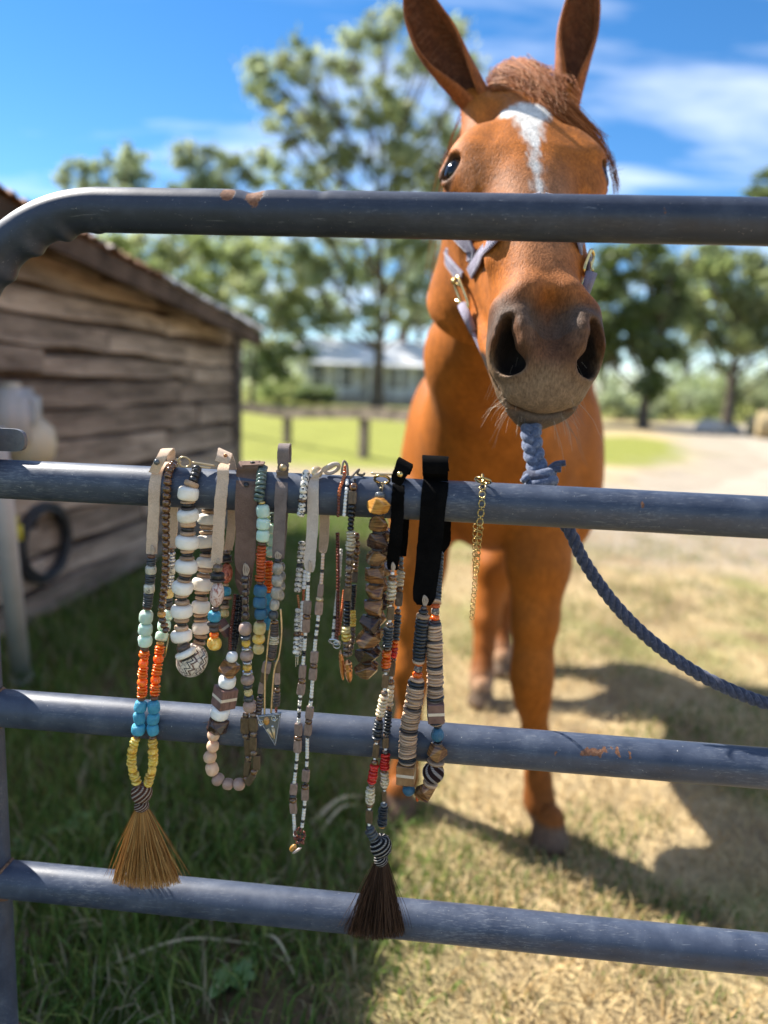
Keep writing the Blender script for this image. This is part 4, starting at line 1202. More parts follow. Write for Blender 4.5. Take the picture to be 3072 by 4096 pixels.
b.cone(bp(-.02, 0, 1.10), bp(-.04, 0, .86), .05, .05, .05)
# front legs: joints read off the photograph
yR, yL = 1.72, 1.83
def leg(pts, y, dys, k=.03):
    b.chain([(dy(px, py, y + d_), r) for (px, py, r), d_ in zip(pts, dys)], k)
leg([(1165, 1090, .098), (1163, 1220, .076), (1156, 1340, .056), (1150, 1430, .047), (1148, 1470, .049), (1150, 1510, .041), (1157, 1590, .0315), (1162, 1680, .031), (1165, 1728, .0365), (1171, 1760, .033)],
    yR, [.06, .02, .0, -.01, -.012, -.005, .005, .005, .0, -.02])
leg([(915, 1090, .10), (905, 1220, .070), (896, 1340, .052), (890, 1420, .046), (889, 1450, .047), (888, 1485, .039), (884, 1560, .031), (878, 1640, .031), (872, 1680, .038), (866, 1712, .034)],
    yL, [.06, .03, .01, .0, -.01, .0, .005, .005, .0, -.02])
leg([(1095, 1120, .13), (1068, 1230, .075), (1056, 1300, .05), (1050, 1345, .047), (1046, 1395, .034), (1042, 1440, .034), (1040, 1468, .039), (1037, 1486, .036)],
    2.52, [.35, .20, .16, .12, .08, .04, .01, -.01], .04)
leg([(1130, 1110, .14), (1105, 1210, .08), (1093, 1275, .052), (1088, 1310, .048), (1085, 1350, .035), (1084, 1390, .034), (1083, 1412, .038), (1082, 1428, .036)],
    2.83, [.30, .18, .14, .10, .07, .03, .0, -.02], .04)
BV, BF = b.surface()
# hooves: finer, dark horn flaring to the ground
hoofs = []
for (px, py, y) in ((1183, 1800, 1.69), (860, 1740, 1.80), (1034, 1506, 2.50), (1081, 1446, 2.81)):
    f = dg(px, py); hoofs.append(f)
hz = Field((-.10, 1.5, -.02), (1.0, 3.1, .30), .009)
tops_ = [dy(1172, 1768, yR - .02), dy(862, 1712, yL - .02), dy(1037, 1486, 2.51), dy(1082, 1428, 2.81)]
for f, tp in zip(hoofs, tops_):
    c = np.array((tp[0] * .4 + f[0] * .6, tp[1] - .03, 0))
    hz.cone(tp, c + ZV * .070, .033, .037, .014)
    hz.cone(c + ZV * .052, c + ZV * .010 + np.array((0, -.012, 0)), .040, .054, .010)
hz.op(lambda X: X[..., 2] - .004, (-.2, 1.4, -.03), (1.1, 3.2, .01), .003, True)
hz.F[:, :, :][(hz.lo[2] + hz.h * np.arange(hz.n[2]))[None, None, :].repeat(hz.n[0], 0).repeat(hz.n[1], 1) < .004] = .02
OV_, OF_ = hz.surface()
def paint_body(P):
    n1 = vnoise(P, 22, 2); n2 = vnoise(P * np.array((1, 1, .3)), 90, 4)
    C = np.array((.38, .112, .014)) * (.82 + .25 * n1 + .14 * n2)[:, None]
    lo = sstep(.42, .12, P[:, 2]); C = C * (1 - .45 * lo)[:, None] + np.array((.02, .012, .008)) * lo[:, None]  # lower legs darkened in the coat colour to stand for shade
    hind = sstep(2.2, 2.4, P[:, 1]); white = hind * sstep(.14, .08, P[:, 2] + .02 * (n1 - .5))
    C += (np.array((.44, .33, .22)) - C) * (.55 * white)[:, None]
    horn = sstep(.075, .060, P[:, 2]); C += (np.array((.13, .095, .07)) * (.7 + .5 * n1)[:, None] - C) * (.85 * horn)[:, None]
    return C
keep = np.ones(len(BV), bool)
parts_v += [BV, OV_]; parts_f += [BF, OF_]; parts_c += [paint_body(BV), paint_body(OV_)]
off = 0; FF = []
for v_, f_ in zip(parts_v, parts_f): FF.append(np.asarray(f_) + off); off += len(v_)
def coat_mat():
    t = NT('chestnut_coat'); a = t.new('ShaderNodeAttribute', attribute_name='tint').outputs['Color']
    v = t.coord('Object', (1, 1, .38)); f = t.noise(v, 420, 3, .6, .4); f2 = t.noise(t.coord('Object', (1, 1, .5)), 90, 4, .6)
    c = t.mix(1.0, a, t.ramp(f, [(.3, .62), (.7, 1.30)]), 'MULTIPLY'); c = t.mix(1.0, c, t.ramp(f2, [(.3, .80), (.7, 1.16)]), 'MULTIPLY'); c = t.mix(1.0, c, t.ramp(t.noise(t.coord('Object', (1, 1, .6)), 9, 4, .6), [(.3, .82), (.7, 1.14)]), 'MULTIPLY')
    t.l.new(c, t.b.inputs['Base Color']); t.set(t.b, Roughness=.58, Specular_IOR_Level=.13, Sheen_Weight=.04, Sheen_Roughness=.45)
    t.set(t.b, Sheen_Tint=(1, .75, .5, 1))
    t.bump(t.math('ADD', f, t.math('MULTIPLY', f2, .4)), .5, .0022); return t.m
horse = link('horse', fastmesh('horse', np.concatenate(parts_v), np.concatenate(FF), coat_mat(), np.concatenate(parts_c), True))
tag(horse, 'chestnut horse with a white star looking over the gate', 'horse')

# ---- eyes
def eye_mat():
    t = NT('horse_eye'); v = t.coord('Object'); g_ = t.new('ShaderNodeSeparateXYZ'); t.l.new(v, g_.inputs[0])
    c = t.ramp(g_.outputs[2], [(.0, (.05, .035, .028)), (.45, (.10, .05, .022)), (.72, (.045, .022, .012)), (.86, (.006, .006, .008))])
    t.l.new(c, t.b.inputs['Base Color']); t.set(t.b, Roughness=.09, Specular_IOR_Level=.35); return t.m
eye_m = eye_mat()
for sx, c in zip((-1, 1), EYES):
    ax = np.array((sx * .80, .05, .60)); ax /= np.linalg.norm(ax)
    axw = ax[0] * HX + ax[1] * HL + ax[2] * HD
    prof = [(max(.0005, math.sin(a)), -math.cos(a)) for a in np.linspace(.02, math.pi - .02, 14)]
    o = link('eye', MB().lathe(prof, 24).mesh('eye', eye_m), horse)
    q = Vector(tuple(axw)).to_track_quat('Z', 'Y').to_matrix()
    o.matrix_basis = Matrix.Translation(tuple(h2w(c[None])[0])) @ (q @ Matrix.Diagonal((EYE_R, EYE_R, EYE_R))).to_4x4()

# ---- hair
def hair_mat(name, c0, c1, rough=.4):
    t = NT(name); a = t.new('ShaderNodeAttribute', attribute_name='tint').outputs['Color']
    t.l.new(a, t.b.inputs['Base Color']); t.set(t.b, Roughness=.55, Specular_IOR_Level=.15); return t.m
def strands(name, curves, r0, m, cols, parent, seg=3, taper=.25):
    V, F, C = [], [], []; k = 0
    for i, p in enumerate(curves):
        n_ = len(p); T = np.gradient(p, axis=0); T /= np.linalg.norm(T, axis=1)[:, None] + 1e-12
        u = np.cross(T, np.array((.3, .8, .52))); u /= np.linalg.norm(u, axis=1)[:, None] + 1e-12; w_ = np.cross(T, u)
        rr_ = r0 * np.linspace(1, taper, n_) * (1 if np.isscalar(r0) else 1)
        for j in range(seg):
            a = 2 * math.pi * j / seg; V.append(p + (math.cos(a) * u + math.sin(a) * w_) * rr_[:, None])
        for q in range(n_ - 1):
            for j in range(seg):
                j2 = (j + 1) % seg; F.append((k + j * n_ + q, k + j2 * n_ + q, k + j2 * n_ + q + 1, k + j * n_ + q + 1))
        C.append(np.tile(cols[i], (n_ * seg, 1))); k += n_ * seg
    return link(name, fastmesh(name, np.concatenate(V), np.array(F), m, np.concatenate(C), True), parent)
hm = hair_mat('horse_hair', None, None)
def hpix(px, py, d): return h2w(hp_(px, py, d)[None])[0]
cur, cl = [], []
for i in range(900):
    t = rnd.random(); k = rnd.random(); s_ = rnd.gauss(0, 4.5); q = rnd.random()
    a = hpix(1056 + 140 * t + rnd.uniform(-10, 10), 178 - 16 * math.sin(math.pi * t) + rnd.uniform(-12, 34), -.03 + rnd.uniform(-.02, .012))
    m0 = hpix(1062 + 128 * t + s_, 148 - 24 * math.sin(math.pi * t) + 50 * k + s_ * .6, .002 + .022 * k)
    if q < .22:                        # short tousled hair on the poll
        e_ = hpix(1105 + 105 * t + rnd.gauss(0, 16), 150 + 38 * k + rnd.gauss(0, 12), .028 + .012 * rnd.random())
        e2 = hpix(1140 + 90 * t + rnd.gauss(0, 20), 178 + 40 * k + rnd.gauss(0, 14), .040 + .012 * rnd.random())
        pts = [a, m0, e_, e2]
    else:
        m1 = hpix(1130 + 55 * t + s_, 154 + 42 * k + s_, .030 + .008 * rnd.random())
        m2 = hpix(1188 + 38 * t + s_ * 1.2, 200 + 46 * k + s_, .036 + .010 * rnd.random())
        m3 = hpix(1240 + 30 * t + s_ * 1.2, 246 + 40 * k + s_, .014 + .014 * rnd.random())
        en = hpix(1284 + 25 * t + s_, 288 + 40 * k + rnd.uniform(-10, 14), -.012 + .02 * rnd.random())
        pts = [a, m0, m1, m2, m3, en]
        if q < .55: pts = pts[:4]
        elif q < .75: pts = pts[:5]
        elif q > .965: pts += [hpix(1318 + rnd.uniform(-6, 10), 345 + rnd.uniform(-10, 10), -.01), hpix(1334 + rnd.uniform(-9, 8), 405 + rnd.uniform(-15, 20), -.005)]
    cur.append(resample(catmull(pts, 5), 13)); b_ = rnd.uniform(.5, 1.3)
    cl.append(np.array((.32, .105, .032)) * b_ if rnd.random() < .8 else np.array((.46, .21, .09)) * b_)
tag_f = strands('forelock', cur, .00085, hm, cl, horse)
# mane along the crest, seen between the ears
cur, cl = [], []
for i in range(260):
    f = rnd.random(); P0 = poll + (bp(.05, 0, 1.36) - poll) * f; z0 = .085 + .05 * f
    a = P0 + ZV * (z0 + .0) + np.array((rnd.uniform(-.03, .03), 0, 0))
    dxr = rnd.choice((-1, 1, 1)) * rnd.uniform(.03, .12)
    cur.append(resample(catmull([a, a + np.array((dxr * .4, -.01, .035 + .01 * rnd.random())), a + np.array((dxr, -.015, -.03)), a + np.array((dxr * 1.25, 0, -.15 - .1 * rnd.random()))], 4), 9))
    cl.append(np.array((.34, .115, .036)) * rnd.uniform(.6, 1.35))
strands('mane', cur, .0015, hm, cl, horse)
# whiskers round the muzzle and lashes over the eyes
cur, cl = [], []
for i in range(130):
    sx = rnd.choice((-1, 1)); l = rnd.uniform(.33, .42); x = sx * rnd.uniform(.015, .058); d = rnd.uniform(-.11, -.045) if l > .37 else rnd.uniform(-.07, -.03)
    p = h2w(np.array([(x * .8, l - .012, d)]))[0]
    di = HX * x * 9 + HL * rnd.uniform(.2, 1.0) + HD * rnd.uniform(-.5, .6); di /= np.linalg.norm(di)
    ln = rnd.uniform(.022, .06); cur.append(resample(np.array([p, p + di * ln * .55 + ZV * .002, p + di * ln - ZV * ln * .25]), 5)); cl.append(np.array((.50, .42, .32)) * rnd.uniform(.5, 1.2))
for sx in (-1, 1):
    c = EYES[0 if sx < 0 else 1]
    for i in range(26):
        a = R(rnd.uniform(25, 150)); p = c + np.array((sx * .80, .05, .60)) * .018 + np.array((-sx * .018 * math.cos(a), -.0195 * math.sin(a), .016 * math.cos(a)))
        q = p + np.array((sx * .012, .006, .014)) * rnd.uniform(.6, 1.3); cur.append(resample(h2w(np.array([p, (p + q) / 2 + np.array((0, -.002, 0)), q])), 4)); cl.append(np.array((.05, .035, .03)))
tag(strands('whiskers', cur, .00032, hm, cl, horse), kind='stuff')
# guard hairs in the ears
cur, cl = [], []
for e in EARS:
    for i in range(120):
        t = rnd.uniform(.1, .85); k = int(t * 3); p = e['p'][min(k, 2)] + (e['p'][min(k, 2) + 1] - e['p'][min(k, 2)]) * (t * 3 - k)
        w_ = np.interp(t, e['t'], e['w']) * S / FPX * 1.1; s_ = rnd.choice((-1, 1))
        a = p + RI * s_ * w_ * rnd.uniform(.7, .9) + FW * .006; q = a - RI * s_ * w_ * rnd.uniform(.3, .7) - FW * rnd.uniform(.0, .008) + UP * rnd.uniform(-.012, .02)
        cur.append(resample(np.array([a, (a + q) / 2 - FW * .004, q]), 4)); cl.append(np.array((.26, .12, .06)) * rnd.uniform(.5, 1.3))
tag(strands('ear_hair', cur, .0004, hm, cl, horse), kind='stuff')
# ================================================================== halter and rope
from mathutils.bvhtree import BVHTree
_me = horse.data
_bv = BVHTree.FromPolygons([v.co[:] for v in _me.vertices], [p.vertices[:] for p in _me.polygons])
def hit(px, py, off=.003):
    d = ray(px * S, py * S); p, n, i, t = _bv.ray_cast(Vector(tuple(CAM)), Vector(tuple(d)).normalized(), 3.0)
    if p is None: return None, None
    n = np.array(n); n = n if np.dot(n, d) < 0 else -n
    return np.array(p) + n * off, n
def wrap(l, ang, off=.003, dc=-.07):
    c = h2w(np.array([(0, l, dc)]))[0]; dr = HX * math.sin(R(ang)) + HD * math.cos(R(ang))
    p, n, i, t = _bv.ray_cast(Vector(tuple(c + dr * .30)), Vector(tuple(-dr)), .32)
    if p is None: return c + dr * .1, dr
    n = np.array(n); n = n if np.dot(n, dr) > 0 else -n
    return np.array(p) + n * off, n
def webbing(name, pn, w, th, m, parent, edge=None):
    """a strap lying on the points pn = [(point, normal)]"""
    P = np.array([p for p, _ in pn]); N = np.array([n for _, n in pn])
    P = catmull(P, 5); N = catmull(N, 5); N /= np.linalg.norm(N, axis=1)[:, None]
    for _ in range(3):
        P[1:-1] = (P[:-2] + 2 * P[1:-1] + P[2:]) / 4; N[1:-1] = (N[:-2] + 2 * N[1:-1] + N[2:]) / 4
    T = np.gradient(P, axis=0); T /= np.linalg.norm(T, axis=1)[:, None]
    B = np.cross(T, N); B /= np.linalg.norm(B, axis=1)[:, None]; N = np.cross(B, T)
    prof = [(-.5, 0), (-.5, .7), (-.42, 1), (.42, 1), (.5, .7), (.5, 0)]; k = len(prof); V = []; F = []
    for i in range(len(P)):
        for a, b_ in prof: V.append(P[i] + B[i] * a * w + N[i] * b_ * th)
    for i in range(len(P) - 1):
        for j in range(k): F.append((i * k + j, i * k + (j + 1) % k, (i + 1) * k + (j + 1) % k, (i + 1) * k + j))
    F += [tuple(range(k - 1, -1, -1)), tuple((len(P) - 1) * k + j for j in range(k))]
    o = sharp(MB().add(V, F).build(name, m, parent), 50)
    if edge is not None:               # rows of stitching along both edges
        for s_ in (-1, 1):
            q = P + B * (s_ * w * .40) + N * (th + .0003)
            mb = MB(); L = np.r_[0, np.cumsum(np.linalg.norm(np.diff(q, axis=0), axis=1))]; t = 0
            while t < L[-1] - .003:
                a_, c_ = [np.array([np.interp(x, L, q[:, j]) for j in range(3)]) for x in (t, t + .0024)]
                mb.tube([a_, c_], .0005, 5); t += .0036
            mb.build('stitching', edge, o)
    return o
def web_mat(name, c0, c1):
    t = NT(name); v = t.coord('Object'); n = t.new('ShaderNodeTexWave', wave_type='BANDS'); t.l.new(v, n.inputs[0]); n.inputs['Scale'].default_value = 260; n.inputs['Distortion'].default_value = 1.5
    n2 = t.new('ShaderNodeTexWave', wave_type='BANDS', bands_direction='Z'); t.l.new(v, n2.inputs[0]); n2.inputs['Scale'].default_value = 260
    f = t.math('MULTIPLY', n.outputs['Fac'], n2.outputs['Fac']); c = t.ramp(f, [(.1, c0), (.7, c1)])
    c = t.mix(1, c, t.ramp(t.noise(v, 45, 4), [(.3, .75), (.7, 1.15)]), 'MULTIPLY')
    t.l.new(c, t.b.inputs['Base Color']); t.set(t.b, Roughness=.8, Specular_IOR_Level=.2); t.bump(f, .6, .0008); return t.m
web_m = web_mat('lavender_webbing', (.21, .19, .25), (.45, .42, .50))
stitch_m = simple('stitching', [(.3, (.55, .55, .60)), (.7, (.68, .68, .72))], 50, .8)
brass_m = simple('brass', [(.3, (.62, .42, .15)), (.7, (.86, .66, .30))], 60, .24, .1, .0006, metal=1.0)
halter = empty('halter', h2w(np.array([(0, .15, .0)]))[0], 'lavender grey webbing halter with brass fittings on the horse', 'halter')
def hits(*q):
    out = []
    for x, y in q:
        p, n = hit(x, y)
        if p is not None: out.append((p, n))
    return out
nl = hits((1172, 436), (1140, 446), (1108, 470), (1080, 503), (1058, 533), (1042, 556), (1026, 580), (1020, 592))
webbing('noseband', nl, .025, .0032, web_m, halter, stitch_m)
nr_ = hits((1172, 436), (1205, 448), (1228, 472), (1243, 505), (1250, 530)) + [wrap(.20, 62), wrap(.205, 78)]
webbing('noseband', nr_, .025, .0030, web_m, halter, stitch_m)
RL, RLn = hit(1012, 636, .007)
RR, RRn = hit(1262, 575, .006)
if RR is None: RR, RRn = wrap(.205, 80, .007)
for sx in (-1, 1):
    base = -84 if sx < 0 else 84
    q = [(RL, RLn)] if sx < 0 else [(RR, RRn)]
    if sx < 0: q = hits((1002, 603), (984, 578), (966, 550))
    else: q += [wrap(.15, base * 1.02)]
    q += [wrap(.10, base * 1.06), wrap(.04, base * 1.12), wrap(-.03, base * 1.22), wrap(-.09, base * 1.30), wrap(-.15, base * 1.36), wrap(-.19, base * 1.5), wrap(-.20, base * 1.8)]
    webbing('cheek_strap', q, .024, .003, web_m, halter, stitch_m)
    a_ = (RL + HL * .030 + RLn * .004) if sx < 0 else (RR + HL * .02 + RRn * .003)
    e_ = h2w(np.array([(sx * .012, .375, -.140)]))[0]
    P_ = catmull(np.array([a_, a_ + (e_ - a_) * .5 + ZV * -.004, e_]), 8)
    MB().tube(P_, .0034, 10).build('chin_cord', web_m, halter)
    MB().tube([a_ - HL * .008, a_ + (e_ - a_) * .22], [.0075, .0062], 10).build('cord_loop', web_m, halter)
def brass_ring(c, n, up, w, hgt, r, name='square_ring'):
    """a square ring with rounded corners and a bar across"""
    u = np.cross(up, n); u /= np.linalg.norm(u); v = np.cross(n, u); pts = []
    for a in np.linspace(0, 2 * math.pi, 33)[:-1]:
        ca, sa = math.cos(a), math.sin(a); e = .45
        pts.append(c + u * (w / 2 * abs(ca) ** e * np.sign(ca)) + v * (hgt / 2 * abs(sa) ** e * np.sign(sa)))
    pts.append(pts[0]); pts.append(pts[1])
    return MB().tube(pts, r, 8, False)
upv = HL * -1 + HX * .1
brass_ring(RL + RLn * .004, RLn, upv - HX * .12, .021, .066, .0028).build('square_ring', brass_m, halter)
p0 = RL + RLn * .005
MB().tube([p0 + HX * -.010 - HL * .026, p0 + HX * .010 - HL * .012], .0022, 8).build('cross_bar', brass_m, halter)
MB().tube([p0 + HX * -.009 + HL * .012, p0 + HX * .009 + HL * .024], .0022, 8).build('cross_bar', brass_m, halter)
MB().lathe([(.0003, -.005), (.0035, -.004), (.005, 0), (.0035, .004), (.0003, .005)], 12, Matrix.Translation(tuple(p0 - HX * .010 - HL * .028))).build('rivet', brass_m, halter)
brass_ring(RR + RRn * .001 - HL * .006, RRn, upv, .014, .036, .0024).build('square_ring', brass_m, halter)
MB().tube([RR + RRn * .004 - HL * .022, RR + RRn * .004 + HL * .010], .0018, 8).build('buckle_tongue', brass_m, halter)
# ---- braided end of the rope under the chin, then the lead rope
def rope_mat(name, c0, c1, c2):
    t = NT(name); v = t.coord('Object'); f = t.noise(v, 260, 4, .7, .5); c = t.ramp(f, [(.3, c0), (.55, c1), (.8, c2)])
    t.l.new(c, t.b.inputs['Base Color']); t.set(t.b, Roughness=.85, Specular_IOR_Level=.15, Sheen_Weight=.25); t.bump(f, .7, .0012); return t.m
braid_m = rope_mat('denim_cotton', (.06, .075, .125), (.125, .15, .22), (.28, .305, .375))
dark_rope = rope_mat('navy_rope', (.034, .038, .062), (.065, .072, .11), (.15, .165, .22))
chin = h2w(np.array([(.000, .405, -.11)]))[0]
ka = zpt(1147, 930, .915); kb = zpt(1152, 975, .905); kc = zpt(1163, 1020, .90); kd = zpt(1170, 1048, .895)
ax_ = catmull([chin, ka, kb, kc], 14)
braid = empty('rope_end', kc, 'frayed blue braided rope end with a knot hanging under the horse chin', 'rope')
T = np.gradient(ax_, axis=0); T /= np.linalg.norm(T, axis=1)[:, None]
Lb = np.r_[0, np.cumsum(np.linalg.norm(np.diff(ax_, axis=0), axis=1))]
for k in range(3):
    ph = 2 * math.pi * k / 3; w_ = 2 * math.pi * Lb / .044
    pts = ax_ + RI * (.0075 * np.sin(w_ + ph))[:, None] + FW * (.0050 * np.sin(2 * (w_ + ph)))[:, None]
    MB().tube(pts, .0064, 10).build('strand', braid_m, braid)
for k in range(3):                     # wraps of the knot
    an = np.linspace(0, 2 * math.pi * 1.1, 30); c_ = kc + (kd - kc) * (.25 + .28 * k)
    tilt = (.25, -.3, .2)[k]
    pts = [c_ + RI * (.0150 * math.cos(a)) - FW * (.0130 * math.sin(a)) + UP * (tilt * .015 * math.cos(a)) for a in an]
    MB().tube(pts, .0072, 9).build('knot_wrap', dark_rope if k == 1 else braid_m, braid)
for i in range(26):
    a = rnd.uniform(0, 2 * math.pi); o_ = RI * .014 * math.cos(a) - FW * .010 * math.sin(a)
    ln = rnd.uniform(.022, .042); di = RI * rnd.uniform(-.8, .8) - UP * rnd.uniform(.3, 1.1) - FW * rnd.uniform(-.3, .6)
    di /= np.linalg.norm(di); s0 = kd + o_ - UP * .002
    MB().tube(catmull([s0, s0 + di * ln * .5 + UP * .006, s0 + di * ln], 4), np.linspace(.0028, .0016, 9), 6).build('loose_yarn', braid_m, braid)
for (x0, y0, x1, y1) in ((1180, 1022, 1222, 1000), (1178, 1030, 1212, 1014), (1158, 1030, 1128, 1040)):
    A, B = zpt(x0, y0, .893), zpt(x1, y1, .886)
    MB().tube(catmull([A, (A + B) / 2 + UP * .004, B], 5), np.linspace(.0055, .0038, 11), 8).build('tail_end', dark_rope if x1 > 1200 else braid_m, braid)
lp = [zpt(1172, 1052, .905), zpt(1195, 1095, .885), zpt(1232, 1150, .872), zpt(1262, 1213, .868), zpt(1325, 1302, .86), zpt(1400, 1378, .852), zpt(1480, 1438, .845), zpt(1560, 1482, .84), zpt(1659, 1520, .836), zpt(1790, 1545, .83), zpt(1950, 1550, .82), gp(1.0, -.28, -.05), gp(1.25, -.16, -.035), gp(1.345, -.10, .028), gp(1.375, -.11, .0), gp(1.345, -.125, -.03), gp(1.30, -.20, -.03)]
ax_ = resample(catmull(lp, 24), 640)
lead = empty('lead_rope', lp[0], 'dark navy twisted lead rope sagging away to the right', 'rope')
T = np.gradient(ax_, axis=0); T /= np.linalg.norm(T, axis=1)[:, None]
N_ = np.cross(T, FW); N_ /= np.linalg.norm(N_, axis=1)[:, None]; B_ = np.cross(T, N_)
Lb = np.r_[0, np.cumsum(np.linalg.norm(np.diff(ax_, axis=0), axis=1))]
for k in range(3):
    a = 2 * math.pi * (Lb / .034 + k / 3)
    MB().tube(ax_ + N_ * (.0038 * np.cos(a))[:, None] + B_ * (.0038 * np.sin(a))[:, None], .0044, 9).build('strand', dark_rope, lead)
# ================================================================== necklaces and bracelets
# ---- materials
def bead_mat(name, stops, scale=2.2, rough=.35, spec=.5, sss=0, sssr=(.006, .004, .003), bump=0, coat=0, vary=.12, metal=0, aniso=(1, 1, 1), dist=0, trans=0, bscale=9, gain=None):
    if gain is None: gain = 1.3 if max(max(c[:3]) for _, c in stops) < .62 else 1.06
    t = NT(name); v = t.coord('Object', aniso)
    off = t.new('ShaderNodeVectorMath', operation='ADD'); t.l.new(v, off.inputs[0])
    cm = t.new('ShaderNodeCombineXYZ'); r_ = t.rand(); t.l.new(t.math('MULTIPLY', r_, 37.0), cm.inputs[0]); t.l.new(t.math('MULTIPLY', r_, 91.0), cm.inputs[1]); t.l.new(cm.outputs[0], off.inputs[1])
    f = t.noise(off.outputs[0], scale, 5, .6, dist); c = t.ramp(f, stops)
    hs = t.new('ShaderNodeHueSaturation'); t.l.new(c, hs.inputs['Color']); t.l.new(t.math('ADD', t.math('MULTIPLY', r_, 2 * vary * gain), (1 - vary) * gain), hs.inputs['Value']); c = hs.outputs[0]
    t.l.new(c, t.b.inputs['Base Color']); t.set(t.b, Roughness=rough, Specular_IOR_Level=spec, Metallic=metal)
    if trans:                          # light scattered through frosted glass or amber
        t.set(t.b, Subsurface_Weight=min(1, trans * 2.2), Subsurface_Radius=(.0075, .006, .005), Subsurface_Scale=1.0)
    if sss: t.set(t.b, Subsurface_Weight=sss, Subsurface_Radius=sssr, Subsurface_Scale=1.0)
    if coat: t.set(t.b, Coat_Weight=coat, Coat_Roughness=.12)
    if bump: t.bump(t.noise(off.outputs[0], bscale, 4, .6), bump, .08)
    return t.m
